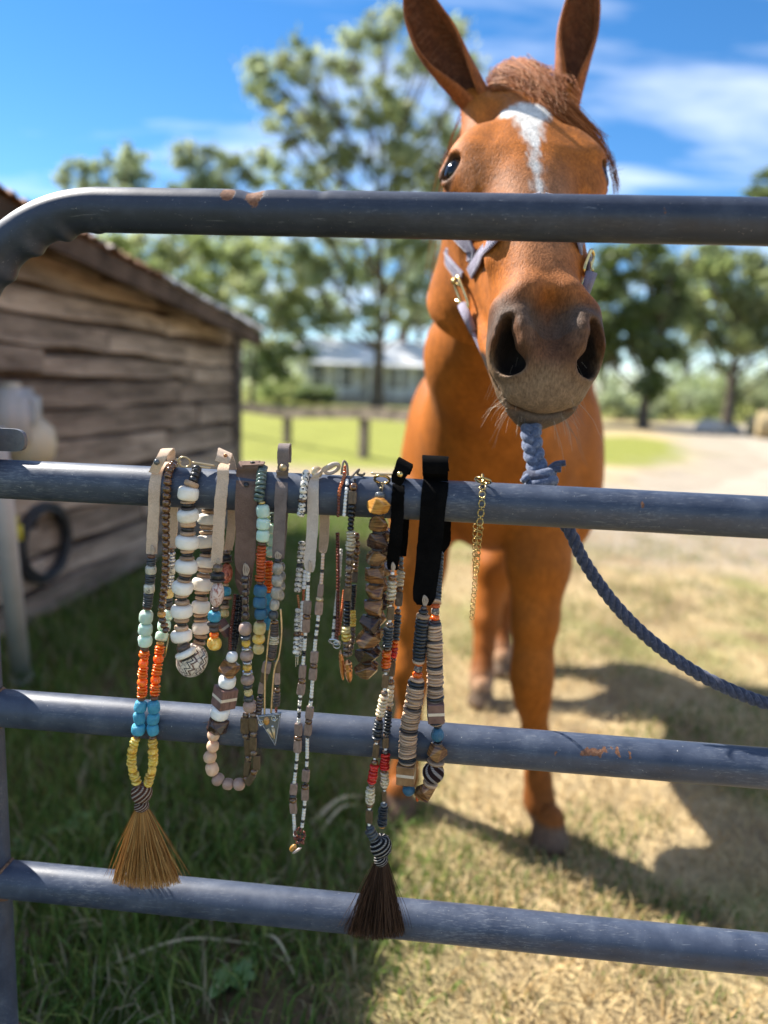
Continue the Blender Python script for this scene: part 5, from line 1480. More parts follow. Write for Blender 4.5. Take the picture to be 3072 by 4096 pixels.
BM = {
 'brown': bead_mat('brown_wood_bead', [(.3, (.045, .02, .012)), (.6, (.12, .055, .028)), (.8, (.20, .10, .05))], 3, .35, aniso=(1, 1, 4)),
 'tiger': bead_mat('tiger_eye', [(.3, (.028, .012, .006)), (.52, (.085, .036, .012)), (.68, (.30, .135, .03)), (.8, (.06, .026, .01))], 2.4, .14, .6, coat=.6, aniso=(.7, .7, 4), dist=.6, vary=.3),
 'amber': bead_mat('honey_tiger_eye', [(.3, (.28, .11, .02)), (.6, (.55, .27, .06)), (.8, (.66, .38, .12))], 2, .2, .6, coat=.4, aniso=(1, 1, 4)),
 'black': bead_mat('black_bead', [(.3, (.010, .010, .012)), (.7, (.028, .027, .028))], 4, .32, .5),
 'jet': bead_mat('jet_glass', [(.3, (.006, .006, .007)), (.7, (.012, .012, .013))], 4, .08, .6),
 'slate': bead_mat('slate_stone', [(.3, (.020, .023, .026)), (.6, (.048, .055, .060)), (.8, (.105, .115, .12))], 3, .3, .5),
 'mint': bead_mat('mint_glass', [(.3, (.46, .62, .51)), (.7, (.58, .72, .62))], 2, .42, .4, bump=.25, trans=.45),
 'teal': bead_mat('teal_glass', [(.3, (.035, .215, .33)), (.7, (.07, .30, .42))], 2.5, .45, .4, bump=.35, trans=.35),
 'blue': bead_mat('deep_blue_glass', [(.3, (.018, .075, .135)), (.7, (.035, .115, .18))], 2.5, .4, .4, bump=.25, trans=.25),
 'orange': bead_mat('carnelian', [(.3, (.62, .085, .008)), (.6, (.82, .17, .015)), (.8, (.88, .28, .04))], 2, .22, .5, trans=.5, vary=.25),
 'rust': bead_mat('rust_amber', [(.3, (.26, .045, .010)), (.7, (.42, .085, .018))], 2, .25, .5, trans=.3, vary=.2),
 'red': bead_mat('red_glass', [(.3, (.35, .012, .010)), (.7, (.55, .035, .022))], 2, .18, .5, trans=.4, vary=.3),
 'yellow': bead_mat('citrine', [(.32, (.50, .27, .03)), (.52, (.72, .46, .08)), (.72, (.80, .66, .30))], 2.4, .25, .5, trans=.45, vary=.25, bump=.2),
 'honey': bead_mat('honey_glass', [(.3, (.46, .35, .13)), (.7, (.66, .54, .27))], 1.6, .25, .5, trans=.4, vary=.15),
 'quartz': bead_mat('rutilated_quartz', [(.30, (.14, .085, .035)), (.45, (.50, .40, .25)), (.7, (.72, .66, .54))], 2.6, .22, .5, trans=.35, dist=1.2, vary=.15),
 'smoky': bead_mat('smoky_quartz', [(.3, (.035, .022, .014)), (.55, (.11, .07, .045)), (.8, (.26, .19, .13))], 2.2, .1, .6, coat=.5, vary=.2),
 'grey': bead_mat('smoke_glass', [(.3, (.16, .145, .12)), (.6, (.30, .275, .23)), (.8, (.42, .39, .33))], 1.8, .2, .5, trans=.3, dist=.6),
 'spotted': bead_mat('spotted_stone', [(.34, (.05, .05, .05)), (.44, (.36, .34, .27)), (.7, (.56, .53, .43))], 1.9, .22, .5, coat=.4, trans=.2),
 'green': bead_mat('bottle_green_glass', [(.3, (.03, .05, .045)), (.6, (.085, .12, .105)), (.85, (.24, .29, .27))], 2.4, .1, .6, trans=.25),
 'bone': bead_mat('white_bone', [(.25, (.70, .61, .48)), (.5, (.82, .76, .66)), (.8, (.86, .81, .73))], 1.3, .38, .4, bump=.12, sss=.0, vary=.04),
 'chalk': bead_mat('white_stone', [(.3, (.72, .70, .66)), (.7, (.82, .80, .76))], 2, .12, .5, coat=.5, vary=.04),
 'wood': bead_mat('pale_wood', [(.3, (.20, .115, .062)), (.55, (.40, .26, .16)), (.8, (.52, .37, .24))], 2.5, .6, .3, aniso=(1, 1, 7), vary=.3),
 'shell': bead_mat('coconut_shell', [(.3, (.19, .108, .062)), (.55, (.44, .295, .19)), (.8, (.64, .48, .34))], 2.2, .45, .35, aniso=(1, 1, 6), vary=.35),
 'shelld': bead_mat('dark_shell', [(.3, (.03, .022, .02)), (.55, (.075, .055, .045)), (.8, (.14, .105, .085))], 2.2, .4, .4, aniso=(1, 1, 6), vary=.3),
 'ink': bead_mat('ink_blue_shell', [(.3, (.010, .011, .013)), (.6, (.022, .026, .031)), (.85, (.055, .064, .074))], 2.2, .3, .5, vary=.25),
 'peach': bead_mat('peach_glass', [(.3, (.46, .30, .19)), (.7, (.60, .42, .29))], 1.8, .42, .4, bump=.15, trans=.4, vary=.06),
 'mauve': bead_mat('mauve_glass', [(.3, (.24, .165, .13)), (.7, (.36, .26, .21))], 1.8, .3, .5, bump=.12, trans=.3, vary=.14),
 'dpeach': bead_mat('dusk_peach_glass', [(.3, (.25, .165, .125)), (.7, (.34, .24, .19))], 1.8, .42, .4, bump=.15, trans=.35, vary=.06),
 'espresso': bead_mat('espresso_stone', [(.3, (.026, .016, .013)), (.6, (.06, .037, .03)), (.8, (.10, .065, .05))], 2.4, .16, .6, coat=.4),
 'silver': bead_mat('worn_silver', [(.3, (.30, .32, .34)), (.7, (.62, .63, .64))], 3, .22, .5, metal=.8),
 'pewter': bead_mat('pewter_stone', [(.3, (.05, .055, .06)), (.7, (.15, .16, .17))], 3, .22, .6, metal=.3),
 'gold': bead_mat('antique_gold', [(.3, (.30, .20, .07)), (.7, (.72, .53, .22))], 3, .24, .5, metal=1),
 'bronze': bead_mat('antique_bronze', [(.3, (.42, .31, .17)), (.7, (.72, .56, .34))], 3, .3, .5, metal=.45),
 'bronze_dark': bead_mat('dark_bronze', [(.3, (.055, .036, .02)), (.7, (.12, .08, .045))], 3, .4, .5, metal=.2),
 'pink_dark': bead_mat('dark_rose_silver', [(.3, (.14, .095, .08)), (.7, (.25, .18, .155))], 3, .4, .5, metal=.2),
 'copper': bead_mat('copper_bead', [(.3, (.40, .16, .06)), (.7, (.68, .34, .16))], 3, .25, .5, metal=.9),
 'pink': bead_mat('rose_silver', [(.3, (.58, .46, .41)), (.7, (.82, .68, .61))], 3, .26, .5, metal=.45),
 'wseed': bead_mat('white_seed', [(.3, (.58, .54, .47)), (.7, (.72, .68, .60))], 2, .35, vary=.08),
 'pseed': bead_mat('peach_seed', [(.3, (.56, .38, .28)), (.7, (.68, .50, .39))], 2, .35, vary=.08),
 'rseed': bead_mat('dark_red_seed', [(.3, (.06, .012, .007)), (.7, (.15, .035, .016))], 2, .15, .6, trans=.15),
 'cseed': bead_mat('copper_seed', [(.3, (.22, .05, .012)), (.7, (.42, .12, .03))], 2, .12, .7, trans=.2),
 'dalm': bead_mat('dalmatian_stone', [(.42, (.02, .018, .016)), (.46, (.68, .63, .54)), (.7, (.78, .73, .64))], 2.7, .16, .5, coat=.5, vary=.05),
 'agate': bead_mat('painted_agate', [(.36, (.28, .06, .025)), (.46, (.50, .33, .27)), (.55, (.66, .53, .47)), (.72, (.58, .42, .36))], 3.2, .3, .5, dist=2.0, coat=.2),
 'red_agate': bead_mat('red_agate', [(.36, (.10, .02, .01)), (.5, (.38, .10, .05)), (.75, (.52, .28, .2))], 3.2, .25, .5, dist=2.0, trans=.2),
 'facet': bead_mat('brown_tiger_nugget', [(.30, (.05, .021, .010)), (.46, (.15, .064, .022)), (.60, (.32, .15, .05)), (.72, (.52, .28, .10)), (.85, (.21, .09, .032))], 1.5, .22, .5, coat=.12, aniso=(1.2, .5, 5), dist=.4, vary=.25, gain=.8),
 'facetd': bead_mat('dark_tiger_nugget', [(.3, (.016, .010, .012)), (.55, (.06, .030, .018)), (.75, (.19, .09, .035))], 1.5, .2, .5, coat=.12, aniso=(1.2, .5, 5), vary=.2, gain=.8),
 'carved': bead_mat('carved_grey_bead', [(.44, (.05, .042, .04)), (.52, (.10, .085, .078)), (.62, (.34, .28, .22))], 3.5, .4, vary=.1),
 'dwood': bead_mat('dark_rosewood', [(.3, (.075, .035, .03)), (.55, (.145, .075, .062)), (.8, (.21, .115, .09))], 1.6, .45, aniso=(1, 5, 1), vary=.12),
 'mwood': bead_mat('brown_walnut', [(.3, (.10, .05, .022)), (.55, (.19, .10, .045)), (.8, (.27, .155, .075))], 1.6, .4, aniso=(1, 5, 1), vary=.12),
 'inlay': bead_mat('pale_inlay', [(.3, (.52, .42, .31)), (.7, (.64, .54, .42))], 2, .5),
}
# ---- bead shapes in unit space (axis along z, about one unit across and long)
def prof_mesh(prof, seg=14, wob=0.0, seed=0, name='bead'):
    mb = MB().lathe(prof, seg); r_ = random.Random(seed)
    if wob:
        V = np.concatenate(mb.v); p = Vector((r_.uniform(0, 50), r_.uniform(0, 50), r_.uniform(0, 50)))
        for i in range(len(V)):
            q = Vector(tuple(V[i])) * 1.5 + p
            V[i] = V[i] * (1 + wob * np.array((mnoise.noise(q), mnoise.noise(q + Vector((9, 0, 0))), .6 * mnoise.noise(q + Vector((0, 9, 0))))))
        mb.v = [V]
    return mb
def super_prof(e, n=9, hole=.16):
    out = []
    for i in range(n):
        a = -math.pi / 2 + math.pi * i / (n - 1); c, s_ = math.cos(a), math.sin(a)
        out.append((max(hole, .5 * abs(c) ** e), .5 * (abs(s_) ** e) * (1 if s_ > 0 else -1)))
    return out
def b_barrel(mi_):
    """a rounded square pillow with a raised lattice on its faces"""
    bm = bmesh.new(); bmesh.ops.create_cube(bm, size=1.0)
    bmesh.ops.bevel(bm, geom=bm.edges[:], offset=.13, segments=2, affect='EDGES', profile=.6)
    me = bpy.data.meshes.new('x'); bm.to_mesh(me); bm.free()
    mb = MB().add([v.co[:] for v in me.vertices], [tuple(p.vertices) for p in me.polygons])
    for face in range(4):
        a = face * math.pi / 2; n_ = np.array((math.cos(a), math.sin(a), 0)); u = np.array((-math.sin(a), math.cos(a), 0))
        for d in (-1, 1):
            for k in np.linspace(-.62, .62, 5):
                p0, p1 = [], []
                # a diagonal bar clipped to the face
                seg_ = []
                for t in np.linspace(-.8, .8, 41):
                    x, z = t * .72 + k * .62, d * t * .95
                    if abs(x) < .37 and abs(z) < .40: seg_.append((x, z))
                if len(seg_) > 3:
                    (x0, z0), (x1, z1) = seg_[0], seg_[-1]
                    mb.tube([n_ * .503 + u * x0 + ZV * z0, n_ * .503 + u * x1 + ZV * z1], .034, 4, False, 1)
        for i in range(3):
            for j in range(4):
                c = n_ * .50 + u * (-.24 + .24 * i) + ZV * (-.3 + .2 * j)
                mb.box(c, (.05, .06, .06), axes=[n_, u, ZV], mi=1)
    return mb
def b_nugget(seed):
    r_ = random.Random(seed); bm = bmesh.new()
    for i in range(17):
        z = -.42 + .84 * (i % 4) / 3 + r_.uniform(-.07, .07); a = i * 2.399 + r_.uniform(-.35, .35)
        rr_ = .5 * (1 - .75 * max(0, abs(z) - .18)) * r_.uniform(.88, 1.08)
        bm.verts.new((rr_ * math.cos(a), rr_ * math.sin(a), z))
    for z in (-.5, .5):
        for k in range(5): bm.verts.new((.20 * math.cos(k * 1.257), .20 * math.sin(k * 1.257), z))
    res = bmesh.ops.convex_hull(bm, input=bm.verts[:])
    bmesh.ops.delete(bm, geom=[g for g in res['geom_interior'] if isinstance(g, bmesh.types.BMVert)], context='VERTS')
    bmesh.ops.dissolve_limit(bm, angle_limit=R(13), verts=bm.verts[:], edges=bm.edges[:])
    bmesh.ops.bevel(bm, geom=bm.edges[:], offset=.022, segments=1, affect='EDGES')
    me = bpy.data.meshes.new('x'); bm.to_mesh(me); bm.free()
    return MB().add([v.co[:] for v in me.vertices], [tuple(p.vertices) for p in me.polygons])
def b_cube(z0, z1):
    bm = bmesh.new(); bmesh.ops.create_cube(bm, size=1.0)
    for v in bm.verts: v.co.z = z0 if v.co.z < 0 else z1
    bmesh.ops.bevel(bm, geom=bm.edges[:], offset=.03, segments=1, affect='EDGES')
    me = bpy.data.meshes.new('x'); bm.to_mesh(me); bm.free()
    return MB().add([v.co[:] for v in me.vertices], [tuple(p.vertices) for p in me.polygons])
DISC = [(.14, -.5), (.40, -.5), (.475, -.38), (.5, -.1), (.49, .28), (.42, .5), (.14, .5)]
SHAPES = {
 'R': [lambda k=k: prof_mesh(super_prof(.82, 10, .12), 14, .10, k) for k in range(3)],
 'O': [lambda k=k: prof_mesh(super_prof(.72, 9, .16), 14, .05, 10 + k) for k in range(3)],
 'W': [lambda k=k: prof_mesh(super_prof(.55, 10, .20), 18, .07, 20 + k) for k in range(3)],
 'D': [lambda k=k: prof_mesh(DISC, 14, .09, 30 + k) for k in range(4)],
 'C': [lambda k=k: prof_mesh(super_prof(.6, 8, .14), 11, .34, 40 + k) for k in range(5)],
 'S': [lambda: prof_mesh(super_prof(.5, 7, .2), 10, .05, 50)],
 'G': [lambda k=k: prof_mesh(super_prof(.95, 12, .10), 14, .05, 60 + k) for k in range(2)],
 'B': [lambda: b_barrel(0)],
 'N': [lambda k=k: b_nugget(70 + k) for k in range(7)],
}
FLAT = ('N', 'B')
_cache = {}
DARKER = {'bronze': 'bronze_dark', 'pink': 'pink_dark'}  # darker tone for the faces beneath the raised lattice
def bead_mesh(shape, var, mk):
    key = (shape, var, mk)
    if key not in _cache:
        base = (shape, var, None)
        if base not in _cache:
            _cache[base] = SHAPES[shape][var]().mesh('bead_' + shape.lower(), BM['black'], shape not in FLAT)
        me = _cache[base].copy(); me.materials.clear(); me.materials.append(BM[DARKER.get(mk, mk)] if shape == 'B' else BM[mk])
        if shape == 'B': me.materials.append(BM[mk])
        _cache[key] = me
    return _cache[key]
NAMES = {'R': 'round_bead', 'O': 'rondelle', 'W': 'bone_bead', 'D': 'disc', 'C': 'chip', 'S': 'seed_bead', 'G': 'long_bead', 'B': 'patterned_bead', 'N': 'faceted_bead', 'K': 'striped_block'}
SY = {}
def frame(T):
    """z along T, y away from the lens"""
    T = np.array(T) / np.linalg.norm(T); y = -GN - T * np.dot(-GN, T); y /= np.linalg.norm(y); x = np.cross(y, T)
    return x, y, T
def place(name, me, parent, p, T, size, tilt=.10, spin=None, label=None):
    o = bpy.data.objects.new(name, me); col.objects.link(o); o.parent = parent
    o.matrix_parent_inverse = Matrix.Translation(parent.location).inverted()
    T = np.array(T) / np.linalg.norm(T) + np.array([rnd.gauss(0, tilt), rnd.gauss(0, tilt), rnd.gauss(0, tilt)])
    x, y, T = frame(T); Mr = Matrix(((x[0], y[0], T[0]), (x[1], y[1], T[1]), (x[2], y[2], T[2])))
    sp_ = rnd.uniform(0, 6.28) if spin is None else spin
    Mr = Mr @ Matrix.Rotation(sp_, 3, 'Z') @ Matrix.Diagonal(size)
    o.matrix_basis = Matrix.Translation(tuple(p)) @ Mr.to_4x4()
    if label: o['label'] = label
    return o
def drape_n(px, py, r):
    """how far in front of the rails' axes something of thickness r lies when it hangs over the second rail"""
    n = PIPE_R + r
    for _ in range(3):
        h_ = at(px, py, n)[2] - (GO[2] + RAIL_H[1])
        n = PIPE_R + r if h_ <= 0 else math.sqrt(max(0.0, (PIPE_R + r) ** 2 - h_ * h_))
    return n
def path3(path, n):
    """photo pixels -> points; n None = lying on the rail, a number, or (start, end)"""
    pts = resample(catmull(path, 10) if len(path) > 2 else np.array(path, float), 90); out = []
    for i, (x, y) in enumerate(pts):
        t = i / 89
        if n is None: k = drape_n(x, y, .0045)
        elif isinstance(n, tuple): k = float(np.interp(t, np.linspace(0, 1, len(n)), n))
        else: k = n
        out.append(at(x, y, k))
    return np.array(out)
def block(parent, p, T, w, l, mk, label=None):
    """a wooden block with a pale inlay across its middle"""
    size = (w, w, l)
    key = ('K', mk)
    if key not in _cache:
        _cache[key] = b_cube(-.5, .5).mesh('striped_block', BM[mk], False)
        _cache[('K', 'inlay')] = b_cube(-.11, .09).mesh('inlay', BM['inlay'], False)
    sp_ = .75 if rnd.random() < .5 else .1
    o = place('striped_block', _cache[key], parent, p, T, size, .02, sp_)
    q = bpy.data.objects.new('inlay', _cache[('K', 'inlay')]); col.objects.link(q); q.parent = o; q.matrix_basis = Matrix.Diagonal((1.012, 1.012, 1, 1))
    return o
def string(parent, path, seq, n=None, tilt=.06, cord=True, jit=.0):
    """beads threaded along a path; seq items: (shape, material, width px, length px, count)"""
    P = path3(path, n); L = np.r_[0, np.cumsum(np.linalg.norm(np.diff(P, axis=0), axis=1))]
    items = []
    for it in seq:
        sh, mk, w, l = it[:4]
        for _ in range(it[4] if len(it) > 4 else 1): items.append((sh, mk, w * rnd.uniform(.95, 1.05), l * rnd.uniform(.92, 1.08)))
    tot = sum(i[3] for i in items) * MPP; k = L[-1] / tot; s_ = 0
    def pos(t): return np.array([np.interp(t, L, P[:, j]) for j in range(3)])
    for sh, mk, w, l in items:
        ln = l * MPP * k; c = pos(s_ + ln / 2); T = pos(min(L[-1], s_ + ln)) - pos(s_)
        T = T if np.linalg.norm(T) > 1e-6 else np.array((0, 0, -1.0))
        if jit: c = c + GU * rnd.gauss(0, jit) + GN * rnd.gauss(0, jit)
        if sh == 'K': block(parent, c, T, w * MPP * .92, ln, mk)
        else:
            var = rnd.randrange(len(SHAPES[sh])); spin = None
            sz = (w * MPP, w * MPP, ln * (1.04 if sh in 'DCO' else 1.0))
            if sh == 'N': sz = (w * MPP * 1.14, w * MPP * 1.14, ln * 1.10)
            if sh == 'B': sz = (w * MPP, w * MPP * .55, ln * 1.0); spin = rnd.gauss(0, .15)
            place(NAMES[sh], bead_mesh(sh, var, mk), parent, c, T, sz, tilt if sh != 'B' else .02, spin)
        s_ += ln
    if cord:
        MB().tube(resample(P, 24), .0006, 5).build('cord', cord_m, parent)
    return P
cord_m = simple('waxed_cord', [(.3, (.16, .12, .09)), (.7, (.28, .22, .16))], 80, .8)
thread_m = simple('linen_thread', [(.3, (.34, .26, .19)), (.7, (.52, .42, .33))], 80, .8, .3)
def suede(name, c0, c1, sheen=.10):
    t = NT(name); v = t.coord('Object'); f = t.noise(v, 900, 4, .75); f2 = t.noise(v, 60, 4, .6)
    c = t.ramp(f2, [(.3, c0), (.7, c1)]); c = t.mix(1, c, t.ramp(f, [(.3, .72), (.7, 1.2)]), 'MULTIPLY')
    t.l.new(c, t.b.inputs['Base Color']); t.set(t.b, Roughness=.92, Specular_IOR_Level=.15 if sheen else .03, Sheen_Weight=sheen, Sheen_Roughness=.5)
    t.bump(f, 1.0, .0011); return t.m
TAN, BROWN, GREYS, PALE, BLACKS = suede('tan_suede', (.63, .455, .32), (.74, .56, .41)), suede('brown_suede', (.145, .088, .066), (.21, .135, .104)), \
    suede('grey_suede', (.17, .135, .122), (.25, .20, .18)), suede('pale_suede', (.54, .45, .38), (.66, .57, .49)), suede('black_suede', (.0035, .0033, .0033), (.007, .0066, .0066), 0)
def strap(parent, pts, m, name='strap', th=.0018):
    """leather ribbon: pts = (px, py, n or None, width px, slope px)"""
    q = [(p[0], p[1], drape_n(p[0], p[1], .0012) if p[2] is None else p[2], p[3], p[4] if len(p) > 4 else 0) for p in pts]
    C = catmull(np.array([at(a, b_, n) for a, b_, n, w, s_ in q]), 7)
    E = catmull(np.array([[w, s_, 0] for a, b_, n, w, s_ in q]), 7)
    i_ = np.arange(len(C)); w1, w2 = rnd.uniform(0, 6), rnd.uniform(0, 6)
    C = C + np.outer(.0006 * np.sin(i_ * .23 + w1), GN) + np.outer(.0003 * np.sin(i_ * .31 + w2), GU); E[:, 1] += E[:, 0] * .035 * np.sin(i_ * .17 + w2); E[:, 0] *= 1 + .02 * np.sin(i_ * .4 + w1)
    T = np.gradient(C, axis=0); T /= np.linalg.norm(T, axis=1)[:, None]; V = []; F = []
    for i in range(len(C)):
        hv = GU * (E[i, 0] / 2 * MPP) - ZV * (E[i, 1] / 2 * MPP)
        nn_ = np.cross(T[i], GU); nn_ /= np.linalg.norm(nn_)
        if np.linalg.norm(nn_) < .1: nn_ = GN
        j_ = rnd.gauss(0, .00018)
        for a, b_ in ((-1, -.5), (-1, .5), (1, .5), (1, -.5)): V.append(C[i] + hv * a + nn_ * th * b_ + GU * j_)
    for i in range(len(C) - 1):
        for j in range(4): F.append((i * 4 + j, i * 4 + (j + 1) % 4, i * 4 + 4 + (j + 1) % 4, i * 4 + 4 + j))
    F += [(3, 2, 1, 0), tuple((len(C) - 1) * 4 + j for j in range(4))]
    o = MB().add(V, F).build(name, m, parent); return sharp(o, 50)
def stud(parent, px, py, n, r, mk):
    M = Matrix.Translation(tuple(at(px, py, n))) @ Matrix(((GU[0], 0, GN[0], 0), (GU[1], 0, GN[1], 0), (0, 1, 0, 0), (0, 0, 0, 1)))
    MB().lathe([(.0002, -.004), (r * .55, -.004), (r * .55, 0), (r, .0004), (r * .98, r * .30), (r * .7, r * .68), (r * .3, r * .86), (.0002, r * .9)], 18, M).build('stud', BM[mk], parent)
def knot_thread(parent, px, py0, py1, n, w=4):
    for k in (-1, 0, 1, 2):
        a = at(px + k * w * .5, py0 + abs(k) * 3, n + .0012); b_ = at(px + k * w * 1.1, (py0 + py1) / 2, n + .0018); c = at(px + k * w * .4, py1, n + .0006)
        MB().tube(catmull([a, b_, c], 5), .0007, 6).build('thread', thread_m, parent)
def tube_px(parent, name, pts, r, m, seg=8, closed=False):
    P = np.array([at(x, y, n) for x, y, n in pts]); P = catmull(P, 6)
    return MB().tube(P, r, seg).build(name, m, parent)
def ring_px(parent, name, px, py, n, rx, ry, r, m, tilt=0.0, depth=.3):
    c = at(px, py, n); an = np.linspace(0, 2 * math.pi, 34)
    pts = []
    for a in an:
        x, y = rx * math.cos(a), ry * math.sin(a); ct, st_ = math.cos(tilt), math.sin(tilt)
        pts.append(c + (GU * (x * ct - y * st_) + ZV * (x * st_ + y * ct)) * MPP + GN * depth * rx * MPP * math.sin(a))
    pts.append(pts[1])
    return MB().tube(pts, r, 8, False).build(name, m, parent)
def tassel(parent, top, bot, w0, w1, n, cols, count, name='tassel', spread=1.0, seed=0, m=None):
    """horse hair: bound at the top, flaring to a ragged edge"""
    r_ = random.Random(seed); cur, cl = [], []
    (x0, y0), (x1, y1) = top, bot
    for i in range(count):
        a = r_.uniform(-1, 1); b_ = math.sqrt(max(0, 1 - a * a)) * r_.uniform(-1, 1)
        k = a if r_.random() < .93 else a * r_.uniform(1.1, 1.45); ln = r_.uniform(.90, 1.0) - .10 * k * k * .8
        if r_.random() < .04: ln *= r_.uniform(.6, .9)
        p = []
        for t in (0, .3, .62, .85, 1.0):
            tt = t * ln; wv = (w0 + (w1 - w0) * (tt ** .95)) / 2
            x = x0 + (x1 - x0) * tt + k * wv + (r_.gauss(0, 2.2) if t > 0 else 0) + (3 * math.sin(i + t * 5) if t > .3 else 0); y = y0 + (y1 - y0) * tt
            p.append(at(x, y, n + b_ * wv * MPP * .55 * spread))
        cur.append(resample(catmull(np.array(p), 3), 9)); c = np.array(cols[r_.randrange(len(cols))]) * r_.uniform(.6, 1.3); cl.append(c)
    o = strands(name, cur, .00034, m, cl, parent, 3, .6); o['kind'] = 'stuff'; return o
def striped(name, base, line, k=9, turns=.35):
    """spiral thread stripes on a wound bead (object space, z along the axis)"""
    t = NT(name); v = t.coord('Object'); g_ = t.new('ShaderNodeSeparateXYZ'); t.l.new(v, g_.inputs[0])
    ang = t.math('ARCTAN2', g_.outputs[1], g_.outputs[0]); ph = t.math('ADD', t.math('MULTIPLY', ang, k), t.math('MULTIPLY', g_.outputs[2], turns * 2 * math.pi * k))
    w_ = t.math('SINE', ph); f = t.math('ADD', w_, t.math('MULTIPLY', t.math('SUBTRACT', t.noise(v, 14, 3), .5), .5))
    stitch = t.math('SINE', t.math('ADD', t.math('MULTIPLY', g_.outputs[2], 95), ph))
    c = t.mix(t.ramp(t.math('ADD', t.math('MULTIPLY', f, .5), .5), [(.62, 0), (.74, 1)]), base, line)
    c = t.mix(1, c, t.ramp(t.math('ADD', t.math('MULTIPLY', stitch, .5), .5), [(.1, .6), (.8, 1.15)]), 'MULTIPLY')
    t.l.new(c, t.b.inputs['Base Color']); t.set(t.b, Roughness=.8, Specular_IOR_Level=.2)
    t.bump(t.math('ADD', f, t.math('MULTIPLY', stitch, .4)), .7, .06); return t.m
wound_b, wound_k = striped('brown_wound_thread', (.16, .062, .036), (.66, .54, .44), 8, -.45), striped('black_wound_thread', (.010, .010, .013), (.50, .47, .44), 8, -.5)
wound_s = striped('striped_wound_thread', (.045, .018, .018), (.55, .48, .45), 7, .22)
HEADP = [(.12, -.5), (.30, -.5), (.40, -.40), (.48, -.22), (.5, 0), (.47, .24), (.36, .42), (.28, .5), (.12, .5)]
def tassel_head(parent, px, py, n, w, hgt, m, tilt=0.0):
    me = MB().lathe(HEADP, 26).mesh('tassel_head', m)
    T = -ZV + GU * tilt
    return place('tassel_head', me, parent, at(px, py, n), T, (w * MPP, w * MPP, hgt * MPP), 0, .4)
F0 = PIPE_R + .0048                    # strands hanging free in front of the rails
GRP = 'necklaces hanging on the second rail'
def neck(name, px, py, label, cat='necklace'):
    return empty(name, at(px, py, 0), label, cat, GRP)
DISC3 = [('D', 'slate', 41, 10, 3)]

# A ---- tan strap, mint, orange and teal strands, tan tassel
A = neck('necklace', 640, 1900, 'necklace with tan strap, mint, orange and teal beads and a tan tassel')
strap(A, [(607, 2216, F0 - .002, 46), (611, 2120, F0 - .003, 46), (616, 2030, None, 47), (619, 1960, None, 47), (624, 1905, None, 46), (640, 1868, .012, 44, -4), (664, 1850, -.006, 40)], TAN)
strap(A, [(612, 1892, .0205, 40, 6), (632, 1858, .022, 47, -6), (652, 1822, .020, 50, -12), (668, 1798, .012, 52, -6), (682, 1803, -.002, 40), (684, 1835, -.010, 34), (680, 1875, -.020, 34)], TAN, 'strap_flap')
strap(A, [(684, 1900, -.0225, 44), (688, 2000, -.026, 46), (688, 2110, -.026, 46), (686, 2192, -.024, 44)], TAN, 'rear_strap')
stud(A, 627, 1848, .0245, .0034, 'pewter')
knot_thread(A, 608, 2180, 2222, F0 - .001)
string(A, [(606, 2218), (602, 2300), (592, 2400), (587, 2440)], [('O', 'brown', 34, 16)] + DISC3 + [('W', 'spotted', 45, 40)] + DISC3 + [('D', 'slate', 42, 10, 1), ('W', 'spotted', 45, 42)] + DISC3 + DISC3 + [('O', 'brown', 34, 14)], F0, .09)
string(A, [(586, 2443), (582, 2520), (580, 2586)], [('W', 'mint', 57, 50), ('W', 'mint', 56, 46), ('W', 'mint', 56, 46)], F0, .08)
ORG = [('C', 'orange', 42, 11, 3), ('R', 'orange', 42, 34), ('C', 'orange', 42, 11, 4), ('R', 'orange', 43, 36), ('C', 'orange', 42, 11, 4)]
string(A, [(580, 2586), (574, 2650), (570, 2720), (566, 2802)], [('O', 'brown', 35, 18)] + ORG + [('O', 'brown', 32, 16)], F0, .10)
string(A, [(566, 2803), (558, 2860), (552, 2938)], [('W', 'teal', 53, 44), ('W', 'teal', 51, 46), ('W', 'teal', 57, 48)], F0 + .001, .12)
YEL = [('O', 'tiger', 32, 14), ('C', 'yellow', 40, 12, 3), ('R', 'yellow', 42, 28), ('C', 'yellow', 40, 12, 4), ('R', 'yellow', 38, 34), ('C', 'yellow', 42, 12, 4), ('O', 'brown', 32, 16)]
string(A, [(548, 2940), (530, 3000), (527, 3060), (545, 3120), (556, 3150)], YEL, F0 + .001, .16)
string(A, [(684, 2192), (680, 2300), (674, 2390), (672, 2440)], [('O', 'tiger', 30, 14), ('D', 'silver', 40, 12, 4), ('W', 'spotted', 42, 38), ('D', 'silver', 38, 11, 4), ('W', 'honey', 42, 38), ('D', 'slate', 38, 10, 3), ('O', 'brown', 30, 12)], (-.020, -.012), .12)
string(A, [(672, 2440), (655, 2510), (643, 2565)], [('W', 'mint', 54, 48), ('W', 'mint', 54, 44), ('W', 'mint', 54, 44)], (-.012, .004), .1)
string(A, [(642, 2566), (632, 2650), (622, 2730), (616, 2802)], [('O', 'amber', 32, 16)] + ORG + [('O', 'brown', 32, 16)], (.004, F0 - .002), .10)
string(A, [(616, 2803), (613, 2870), (611, 2940)], [('W', 'teal', 53, 46), ('W', 'teal', 52, 46), ('W', 'teal', 53, 46)], F0 - .001, .1)
string(A, [(610, 2940), (612, 3000), (612, 3060), (596, 3120), (580, 3150)], YEL, F0 - .001, .16)
tassel_head(A, 567, 3172, F0, 90, 74, wound_b, .12)
tassel_head(A, 567, 3225, F0, 64, 40, wound_b, .05)
tassel(A, (568, 3236), (588, 3560), 44, 300, F0, [(.40, .19, .055), (.50, .26, .08), (.31, .14, .038), (.60, .34, .12)], 1100, m=hm, seed=2)

